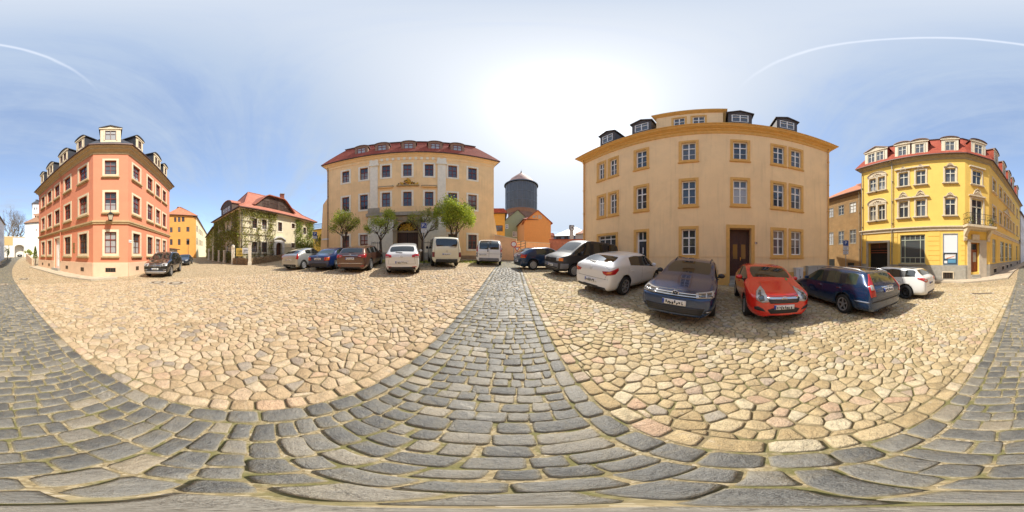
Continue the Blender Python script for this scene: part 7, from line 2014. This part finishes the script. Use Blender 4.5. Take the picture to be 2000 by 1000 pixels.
def drain():
    x, y = 0, 0; d = 8
    for _ in range(30): x, y = at(1918, d); d = (CAMZ - gz(x, y)) / math.tan(R(74 * .18))
    x, y = at(1918, d); mb = MB(); dx, dy = thdir(1918); tx, ty = dy, -dx
    for a0, a1, b0, b1, z, m in ((-.62, .62, -.16, .16, .026, M['kerb']), (-.5, .5, -.10, .10, .032, M['iron'])):
        mb.face([(x + tx * a + dx * b, y + ty * a + dy * b, gz(x + tx * a + dx * b, y + ty * a + dy * b) + z) for a, b in ((a0, b0), (a1, b0), (a1, b1), (a0, b1))], m)
    for k in range(9):
        a = -.45 + k * .11; mb.face([(x + tx * s + dx * b, y + ty * s + dy * b, gz(x + tx * s + dx * b, y + ty * s + dy * b) + .035) for s, b in ((a, -.08), (a + .03, -.08), (a + .03, .08), (a, .08))], M['darkhole'])
    o = mb.build('drain_grate', fixn=False); tag(o, 'long rusty drain grate in the cobbles before the yellow building', 'drain'); recenter(o)
drain()

# ------------------------------------------------------------------ background
def block(name, label, P0, P1, dep, eave_py, eave_px, wm, roofm, wins=(), rise=2.5, inset=3, cat='house', surm=None, fr=None, gable=False, ov=.4):
    F = Face(P0, P1); poly = [P0, P1] + back(P0, P1, dep); zt = F.z(eave_px, eave_py)
    ops = [(F.u(a), F.u(b), F.z((a + b) / 2, d), F.z((a + b) / 2, c)) for a, b, c, d in wins]
    root, Fs = bld(name, label, cat, poly, zt, wm, {0: ops})
    for o in ops: window(root, F, *o, depth=.12, sur=(.10, .03, surm) if surm else None, fr=fr or M['brownframe'], bars=(1, (.6,)), fw=.07)
    if gable:
        mb = MB(); h = gable; U = F.len; c = F.W
        mb.face([c(0, zt), c(U, zt), c(U / 2, zt + h)], wm); mb.build('gable', root, fixn=False)
        mb = MB(); mb.face([c(0, zt, -dep), c(U / 2, zt + h, -dep), c(U, zt, -dep)], wm); mb.build('gable', root, fixn=False)
        rb = MB()
        for s0, s1 in ((0, U / 2), (U, U / 2)):
            e = -ov if s0 == 0 else ov; z0 = zt - ov * h / (U / 2); tk = .16
            rb.hexa([c(s0 + e, z0, .2), c(s1, zt + h, .2), c(s1, zt + h, -dep - .2), c(s0 + e, z0, -dep - .2), c(s0 + e, z0 + tk, .2), c(s1, zt + h + tk, .2), c(s1, zt + h + tk, -dep - .2), c(s0 + e, z0 + tk, -dep - .2)], roofm)
        rb.build('roof', root)
    else: roof_mesh(root, poly, zt + .1, ov, inset, rise, roofm, gut=M['gutter'])
    return root, F, zt
# ochre house left beyond the pink one, and the long wing behind it
B0, B1, B2 = at(327, 41.5), at(383, 43), at(389, 50)
wl = [(340, 344.5, 424.5, 433.5), (347.5, 352.5, 424, 433.5), (355, 360.5, 423.5, 433), (332, 337, 444, 454), (347.5, 352.5, 443.5, 453), (364, 370, 443, 452.5), (332, 337, 467, 478.5), (347.5, 352.5, 467, 478.5), (364, 370, 466, 478)]
r_, OF, ozt = block('ochre_house', 'plain ochre four-storey house beyond the black off-road car', B0, B1, 12, 420.5, 352, M['ochre'], M['tileold'], wl, 3.6, 4.2)
r_, F2, _ = block('long_terrace', 'long cream terrace receding down the narrow street behind the ochre house', B1, at(403.5, 78), 9, 429, 386, M['cream'], M['slate'], [(384, 386, 441, 453), (384, 386, 465, 478), (388.3, 389.6, 447, 457), (391, 392.2, 449, 459), (393.4, 394.4, 451, 460), (395.6, 396.4, 453, 462), (388.3, 389.6, 468, 480), (391, 392.2, 469, 480), (393.4, 394.4, 470, 481), (395.6, 396.4, 471, 481)], 3.2, 4)
block('garage', 'low white garage with flat brown roof between the pink house and the ochre house', at(328, 27), at(346.5, 30), 6, 487.5, 340, M['white'], M['gutter'], (), .15, .3, 'garage')
def lamp_post(px_, d, top_py, label, name='street_lamp'):
    x, y = at(px_, d); g = gz(x, y); zt = zat(d, top_py); root = empty(name, (x, y, g)); tag(root, label, 'street lamp'); p = MB()
    p.tube([(x, y, g - .1), (x, y, g + .8), (x, y, g + .85), (x, y, zt - .55)], [.09, .08, .05, .04], M['black'], 8); p.build('pole', root, True)
    h = MB(); h.lathe([(.04, -.55), (.16, -.5), (.26, -.1), (.30, -.08), (.1, .1), (.02, .2)], M['black'], 8, (x, y, zt)); h.build('lantern', root)
lamp_post(367.5, 30, 470, 'old black lamp post in front of the ochre house')
lamp_post(1990.5, 30, 470, 'distant old lamp post beside the last bay of the yellow building')
# yellow garden building and shrubs between the cream house and the palace
block('garden_pavilion', 'small yellow building with balustrade between the cream house and the palace', at(611, 34), at(648, 31), 6, 448, 628, M['yellow'], M['yellow'], [(616, 621, 460, 472)], .2, .4, 'building')
b = MB(); F_ = Face(at(611, 33.5), at(648, 30.6)); z0 = F_.z(628, 448) + .3
for k in range(26): b.tube([F_.W(F_.len * k / 25, z0, 0), F_.W(F_.len * k / 25, z0 + .9, 0)], .03, M['black'], 4)
b.tube([F_.W(0, z0 + .9, 0), F_.W(F_.len, z0 + .9, 0)], .035, M['black'], 5); o = tag(b.build('roof_railing'), 'dark railing on the roof terrace of the small yellow pavilion', 'railing'); recenter(o)
def bush(name, label, px_, d, py0, py1, wpx, lm, n, seed, s=.09, cat='bush', cone=False):
    r = random.Random(seed); x, y = at(px_, d); g = gz(x, y); z1 = zat(d, py0); z0 = max(g, zat(d, py1)); rx = wpx * .18 * math.pi / 180 * d / 2; mb = MB()
    lobes = [(r.gauss(0, .35), r.gauss(0, .35), r.uniform(.2, .8), r.uniform(.45, .75)) for _ in range(9)]
    for k in range(n):
        if cone:
            t = r.random() ** .8; rad = rx * (1 - t) ** .6 * (.8 + .3 * r.random()); a = r.uniform(0, 6.28); c = Vector((x + rad * math.cos(a), y + rad * math.sin(a), z0 + (z1 - z0) * t))
        else:
            lx, ly, lz, lr = r.choice(lobes); v = Vector((r.gauss(0, 1), r.gauss(0, 1), r.gauss(0, 1))).normalized() * r.uniform(.6, 1)
            c = Vector((x + (lx + v.x * lr * .6) * rx, y + (ly + v.y * lr * .6) * rx, z0 + (z1 - z0) * min(1, max(0, lz + v.z * lr * .45))))
        leafq(mb, c, s, r, r.choice(lm))
    st = MB(); 
    o = mb.build(name, fixn=False); tag(o, label, cat); recenter(o)
    for k in range(5): st.tube([(x, y, g - .1), (x + r.gauss(0, rx * .4), y + r.gauss(0, rx * .4), z0 + (z1 - z0) * .6)], [.05, .015], M['bark'], 5)
    st.build('stem', o)
bush('shrub', 'dark bush in front of the small yellow pavilion', 628, 26, 452, 500, 24, [LEAFD, IVYL, LEAFM], 1100, 3)
bush('shrub', 'low reddish green bush at the foot of the palace corner', 637, 21.5, 480, 510, 14, [IVYL, LEAFD, LEAFM], 500, 5, .06)
# behind the palace right end
block('red_roof_annex', 'narrow yellow annex with dark red roof band beside the palace', at(960, 27), at(986, 27), 5, 417.5, 975, mat('annex ochre', (.60, .34, .07), .8, var=.1), M['tile'], [(966, 982, 440, 452)], .9, .1, 'house')
g_r, g_F, _ = block('green_house', 'grey-green gabled house in front of the water tower', at(980, 44), at(1041, 46), 12, 437, 1010, mat('grey green render', (.33, .36, .20), .85, var=.08, stain=.15), M['gutter'], [(988, 992, 425 + 14, 432 + 14), (1002, 1005.5, 453, 462), (1006.5, 1009, 453, 462)], 3, 3, 'house', surm=M['white'], fr=M['whitetrim'], gable=4.0)
o_r, o_F, ozt2 = block('orange_gable_house', 'bright orange gabled house behind the peach boundary wall', at(1024, 36), at(1076, 37), 10, 433, 1050, mat('orange render', (.80, .33, .09), .85, var=.05, stain=.12, streak=.1), M['tile'], (), 3, 3, 'house', gable=2.65)
s = MB()
for a, b, c, d in ((1040, 1045, 426, 421), (1046.5, 1049, 425, 420.5), (1051, 1058, 427, 420)): s.fbox(o_F, o_F.u(a), o_F.u(b), o_F.z(1050, c), o_F.z(1050, d), 0, .05, mat('faded gable lettering', (.55, .42, .30), .8, var=.3))
s.build('faded_emblem', o_r)
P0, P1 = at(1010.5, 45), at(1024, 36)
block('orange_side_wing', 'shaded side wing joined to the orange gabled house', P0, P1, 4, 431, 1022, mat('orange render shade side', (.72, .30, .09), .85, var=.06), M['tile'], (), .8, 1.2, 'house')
# water tower
def water_tower():
    d = 82; x, y = at(1018, d); root = empty('water_tower', (x, y, gz(x, y))); tag(root, 'round water tower with dark glazed tank and conical tiled roof', 'water tower')
    zr = zat(d - 7.9, 352); zb = zat(d - 7.9, 404); rr = d * math.tan(R(5.5)); r2 = d * math.tan(R(4.6)); zt = zat(d, 338) + .3
    dk = mat('dark tank cladding', (.10, .097, .105), .4, .2, var=.2, scale=.5); br = mat('tower brick', (.22, .12, .085), .9, var=.3, scale=.8)
    m = MB(); m.lathe([(r2, gz(x, y) - 1), (r2, zb - 1.6)], br, 40, (x, y, 0)); m.lathe([(r2, zb - 1.6), (r2 + .6, zb - 1.0), (rr * .985, zb)], mat('tower ledge brick', (.30, .16, .11), .9, var=.3), 40, (x, y, 0)); m.build('shaft', root, True)
    m = MB(); m.lathe([(rr * .985, zb), (rr, zb + .3), (rr, zr)], dk, 40, (x, y, 0)); t = m.build('tank', root, True)
    f = MB(); gl = mat('tank glazing bars', (.17, .175, .2), .5, .1)
    for k in range(24):
        a = 2 * math.pi * k / 24; f.tube([(x + (rr + .06) * math.cos(a), y + (rr + .06) * math.sin(a), zb), (x + (rr + .06) * math.cos(a), y + (rr + .06) * math.sin(a), zr)], .09, gl, 4)
    for h in (.0, .3, .62, .97):
        z = zb + (zr - zb) * h; f.tube([(x + (rr + .08) * math.cos(2 * math.pi * k / 40), y + (rr + .08) * math.sin(2 * math.pi * k / 40), z) for k in range(41)], .12, gl, 4)
    f.build('glazing_bar', root)
    m = MB(); m.lathe([(rr + .7, zr), (rr + .7, zr + .5), (rr * .62, zr + .75)], mat('tower rim', (.12, .12, .13), .6), 40, (x, y, 0)); m.build('rim', root, True)
    m = MB(); m.lathe([(rr * .98, zr + .5), (5.3, 42.9), (.25, zt)], mat('pinkish tower roof', (.55, .30, .23), .7, var=.3, scale=.5), 40, (x, y, 0)); m.lathe([(.3, zt), (.45, zt + .4), (.1, zt + .8), (.05, zt + 2.0)], M['iron'], 8, (x, y, 0)); m.build('roof', root, True)
water_tower()
# boundary walls
def fence_wall(name, label, P0, P1, t0, t1, px0, px1, m, th=.3, cat='wall', copem=None, zb=-1.0):
    F_ = Face(P0, P1); a, b = F_.z(px0, t0), F_.z(px1, t1); mb = MB(); w = F_.W; L = F_.len
    mb.hexa([w(0, min(gz(*P0), gz(*P1)) + zb, 0), w(L, min(gz(*P0), gz(*P1)) + zb, 0), w(L, min(gz(*P0), gz(*P1)) + zb, -th), w(0, min(gz(*P0), gz(*P1)) + zb, -th), w(0, a, 0), w(L, b, 0), w(L, b, -th), w(0, a, -th)], m)
    o = mb.build(name); tag(o, label, cat); recenter(o); loc = o.location.copy()
    if copem:
        c = MB(); c.hexa([w(0, a, .06), w(L, b, .06), w(L, b, -th - .06), w(0, a, -th - .06), w(0, a + .1, .06), w(L, b + .1, .06), w(L, b + .1, -th - .06), w(0, a + .1, -th - .06)], copem); c.build('coping', o)
    return F_
fence_wall('boundary_wall', 'tall peach rendered wall joined to the right end of the palace', at(966, 18.3), at(1008.5, 17.6), 459.5, 467.5, 968, 1008, mat('peach wall render', (.84, .50, .27), .88, var=.08, stain=.15, streak=.15), copem=M['stonecream'])
fence_wall('boundary_wall', 'lower peach wall behind the dark blue hatchback below the orange gabled house', at(1008, 26), at(1074, 24.5), 472, 476, 1020, 1070, mat('peach wall render', (.84, .50, .27), .88), copem=M['stonecream'])
fence_wall('boundary_wall', 'reddish brick wall behind the dark grey van', at(1073, 25), at(1142, 22), 468, 469, 1080, 1135, mat('pinkish brick', (.42, .17, .12), .9, var=.25, scale=3, bump=.3), copem=M['tile'])
st = MB(); F_ = Face(at(1008, 21), at(1026, 22)); 
for k in range(3): st.tube([F_.W(0, F_.z(1008, 474 + 5 * k), 0), F_.W(F_.len, F_.z(1026, 470 + 5 * k), 0)], .04, M['barkgrey'], 5)
for q in (0, .5, 1): st.tube([F_.W(F_.len * q, gz(*F_.W(F_.len * q, 0)[:2]) - .2, 0), F_.W(F_.len * q, F_.z(1016, 471), 0)], .06, M['barkgrey'], 5)
o = tag(st.build('stair_railing'), 'weathered wooden railing between the two peach walls', 'railing'); recenter(o)
block('grey_hall', 'low grey-blue hall with pale metal roof beyond the brick wall', at(1080, 62), at(1150, 58), 14, 461, 1100, mat('grey blue cladding', (.13, .16, .21), .7, var=.15), mat('pale metal roof', (.55, .56, .58), .5, .2, var=.1), [(1086, 1096, 462, 469), (1102, 1110, 462, 469)], 4.2, 6.5, 'hall')
block('pink_outhouse', 'small pink outhouse right of the orange gabled house', at(1073, 48), at(1081, 48), 4, 461, 1077, mat('pink outhouse wall', (.60, .30, .24), .85, var=.1), M['tile'], (), 1.0, 1.2, 'house')
block('red_roof_house', 'distant house with reddish roof at the edge of the peach townhouse', at(1124, 50), at(1150, 48), 8, 457, 1135, mat('pale grey wall', (.42, .40, .38), .85, var=.1), M['tileold'], (), 2.0, 2.5, 'house')
def pillar_sign():
    x, y = at(1116.5, 30); g = gz(x, y); z1, z0 = zat(30, 440), zat(30, 450); root = empty('advertising_pillar', (x, y, g)); tag(root, 'tall narrow pillar with dark square sign on top beyond the grey van', 'sign')
    m = MB(); w = .42; m.box(x - .32, x + .32, y - .2, y + .2, g - .2, z0, mat('pillar grey', (.40, .38, .37), .7, var=.15)); m.build('pillar', root)
    m = MB(); m.box(x - w, x + w, y - .22, y + .22, z0, z1, mat('sign slate', (.10, .11, .13), .5)); s = m.build('sign_head', root)
    e = MB(); e.tube([(x + .26 * math.cos(a), y - .24, (z0 + z1) / 2 + .05 + .26 * math.sin(a)) for a in [R(-60 + 300 * k / 14) for k in range(15)]], .06, SW, 4); e.box(x - .3, x + .3, y - .235, y - .221, z0 + .12, z0 + .24, SW); _child(e, 'emblem', s, root)
pillar_sign()

# ---------- far end of the street (left image edge)
block('tower_house', 'tall plain white house with brown hipped roof at the end of the street', at(48.5, 52), at(82, 50), 12, 435.5, 60, M['white'], mat('brown tile roof', (.30, .16, .09), .85, var=.25, scale=2), [(70, 71.5, 447, 451)], 4.2, 5, 'house')
block('white_tower', 'slim white tower rising behind the brown hipped roof', at(63.5, 75), at(80, 75), 8, 398, 72, mat('tower white', (.78, .78, .78), .8, var=.2, scale=.6), M['slate'], [(66, 68, 405, 410), (71, 73, 405, 410)], 3, 2.5, 'tower')
def gatewall():
    P0, P1 = at(8, 52), at(49.5, 53); F_ = Face(P0, P1); zt = F_.z(35, 463.5); zg_ = gz(*P0); a0, a1 = F_.u(28.5), F_.u(47); za = F_.z(38, 478); b0, b1 = F_.u(14), F_.u(25)
    poly = [P0, P1] + back(P0, P1, 1.5); spr = za - (a1 - a0) * .32
    root, _ = bld('gate_wall', 'white gate wall with wide archway closing the end of the street', 'gate', poly, zt, M['white'], {0: [(a0, a1, zg_ - .3, za, 1.5)], 2: []})
    mb = MB(); n = 12; uc, hw = (a0 + a1) / 2, (a1 - a0) / 2
    arc = [(uc - hw * math.cos(math.pi * k / n), spr + (za - spr) * math.sin(math.pi * k / n)) for k in range(n + 1)]
    for (a, x0), (b, x1) in zip(arc, arc[1:]): mb.hexa([F_.W(a, x0, .03), F_.W(b, x1, .03), F_.W(b, x1, -1.4), F_.W(a, x0, -1.4), F_.W(a, za + .02, .03), F_.W(b, za + .02, .03), F_.W(b, za + .02, -1.4), F_.W(a, za + .02, -1.4)], M['white'])
    mb.build('arch', root)
    m = MB(); m.fbox(F_, 0, F_.u(25), F_.z(20, 479), zt + .3, 0, .06, mat('ochre gate panel', (.60, .42, .18), .85)); m.build('ochre_panel', root)
    c = MB(); c.fbox(F_, 0, F_.len, zt, zt + .2, -1.6, .1, M['stonecream']); c.build('coping', root)
    # what is seen through the arch
    block('arch_backdrop_house', 'pink house seen through the archway at the street end', at(22, 78), at(52, 78), 6, 479, 38, mat('faded pink wall', (.62, .36, .28), .85), M['tile'], [(31, 33, 486, 491), (36, 38, 486, 491), (41, 43, 486, 491)], 2, 2)
gatewall()
F_ = fence_wall('garden_retaining_wall', 'low garden wall beside the left end of the pink house', at(50.5, 38), at(62, 26), 495, 505, 52, 61, M['pinkplinth'])
make_car('parked_car', 'tiny dark car seen in the archway at the end of the street', 'car', P_dark, DGR, at(38, 56), 5, 'cars far down the street', seams=False)
bush('conifer', 'dark green cone-shaped conifer beside the pink house', 69, 25.5, 481, 505, 9, [LEAFD, LEAFM], 1300, 9, .07, 'bush', True)
bush('shrub', 'yellow green bushes in the raised garden by the tower house', 57, 34, 486, 500, 16, [LEAFM, LEAFB], 700, 10, .09)
bush('shrub', 'small dark bush beside the archway at the street end', 14.5, 40, 479, 500, 10, [LEAFD, LEAFM], 500, 11, .09)
# white terrace on the east side beyond the yellow building
W0, W1 = YP3, at(2000 + 8.5, 44)
Wd_ = Face(W0, W1)
wins = []
for a, b in ((1993.2, 1994.6), (1996, 1997.2), (1998.6, 1999.6), (2001, 2001.9), (2003.2, 2004), (2005.2, 2005.9)):
    wins += [(a, b, 437 + (a - 1992) * 1.3, 452 + (a - 1992) * 1.1), (a, b, 464 + (a - 1992) * .9, 477 + (a - 1992) * .6)]
block('white_terrace', 'white terrace with dark roof continuing the street beyond the yellow building', W0, W1, 9, 421, 1996, mat('bluish white wall', (.66, .68, .72), .85, var=.06), M['slate'], wins, 3.0, 3.5, 'house', fr=M['whitetrim'])
for px_, d, h, sd, lab in ((14, 70, 22.5, 31, 'tall bare grey tree left of the archway'), (27, 66, 22, 32, 'tall bare grey tree with upright limbs behind the archway'), (37, 76, 21, 33, 'bare grey tree between archway and white tower house')):
    x, y = at(px_, d); tree('bare_tree', lab, x, y, h, 5.5, 5.0, [LEAFD], 0, .1, sd, 1, 'bare trees beyond the street end', .5, bark=M['barkgrey'], levels=7, fork=5)
import OpenImageIO as oiio,sys,numpy as np
f=sys.argv[1] if len(sys.argv)>1 and sys.argv[1].endswith('png') else '/workdir/render_main.png'
b=oiio.ImageBuf(f);a=b.get_pixels(oiio.FLOAT);s=a.shape[1]/2000
pts={'sky_top':(500,15),'sky_L':(150,150),'sky_L_hor':(30,350),'sky_R':(1750,200),'sky_600_100':(600,100),'sky_400_350':(400,350),'sky_1000_100':(1000,100),'sky_1080_400':(1085,400),'sky_1660_330':(1650,330),
'pinkwallC':(192,370),'pinkR':(285,400),'palace':(760,365),'palace2':(700,420),'town':(1330,420),'town_low':(1520,510),'yellowD':(1830,390),'yellowR':(1960,420),'brown':(1640,440),'ochre':(345,460),'tanL':(400,650),'tanL2':(300,570),'tanR':(1500,740),'grey_c':(1000,650),'grey_b':(1000,850),'greyL':(60,650),'shadow':(1415,600),'roofY':(1790,285),'roofP':(800,290),'roofI':(505,395),'tower':(1018,380),'white_car':(1190,520),'golf_hood':(1310,560)}
for k,(x,y) in pts.items():
    x0,y0=int(x*s),int(y*s);p=a[y0-3:y0+4,x0-3:x0+4,:3].reshape(-1,3).mean(0)*255
    print(k,p.astype(int))
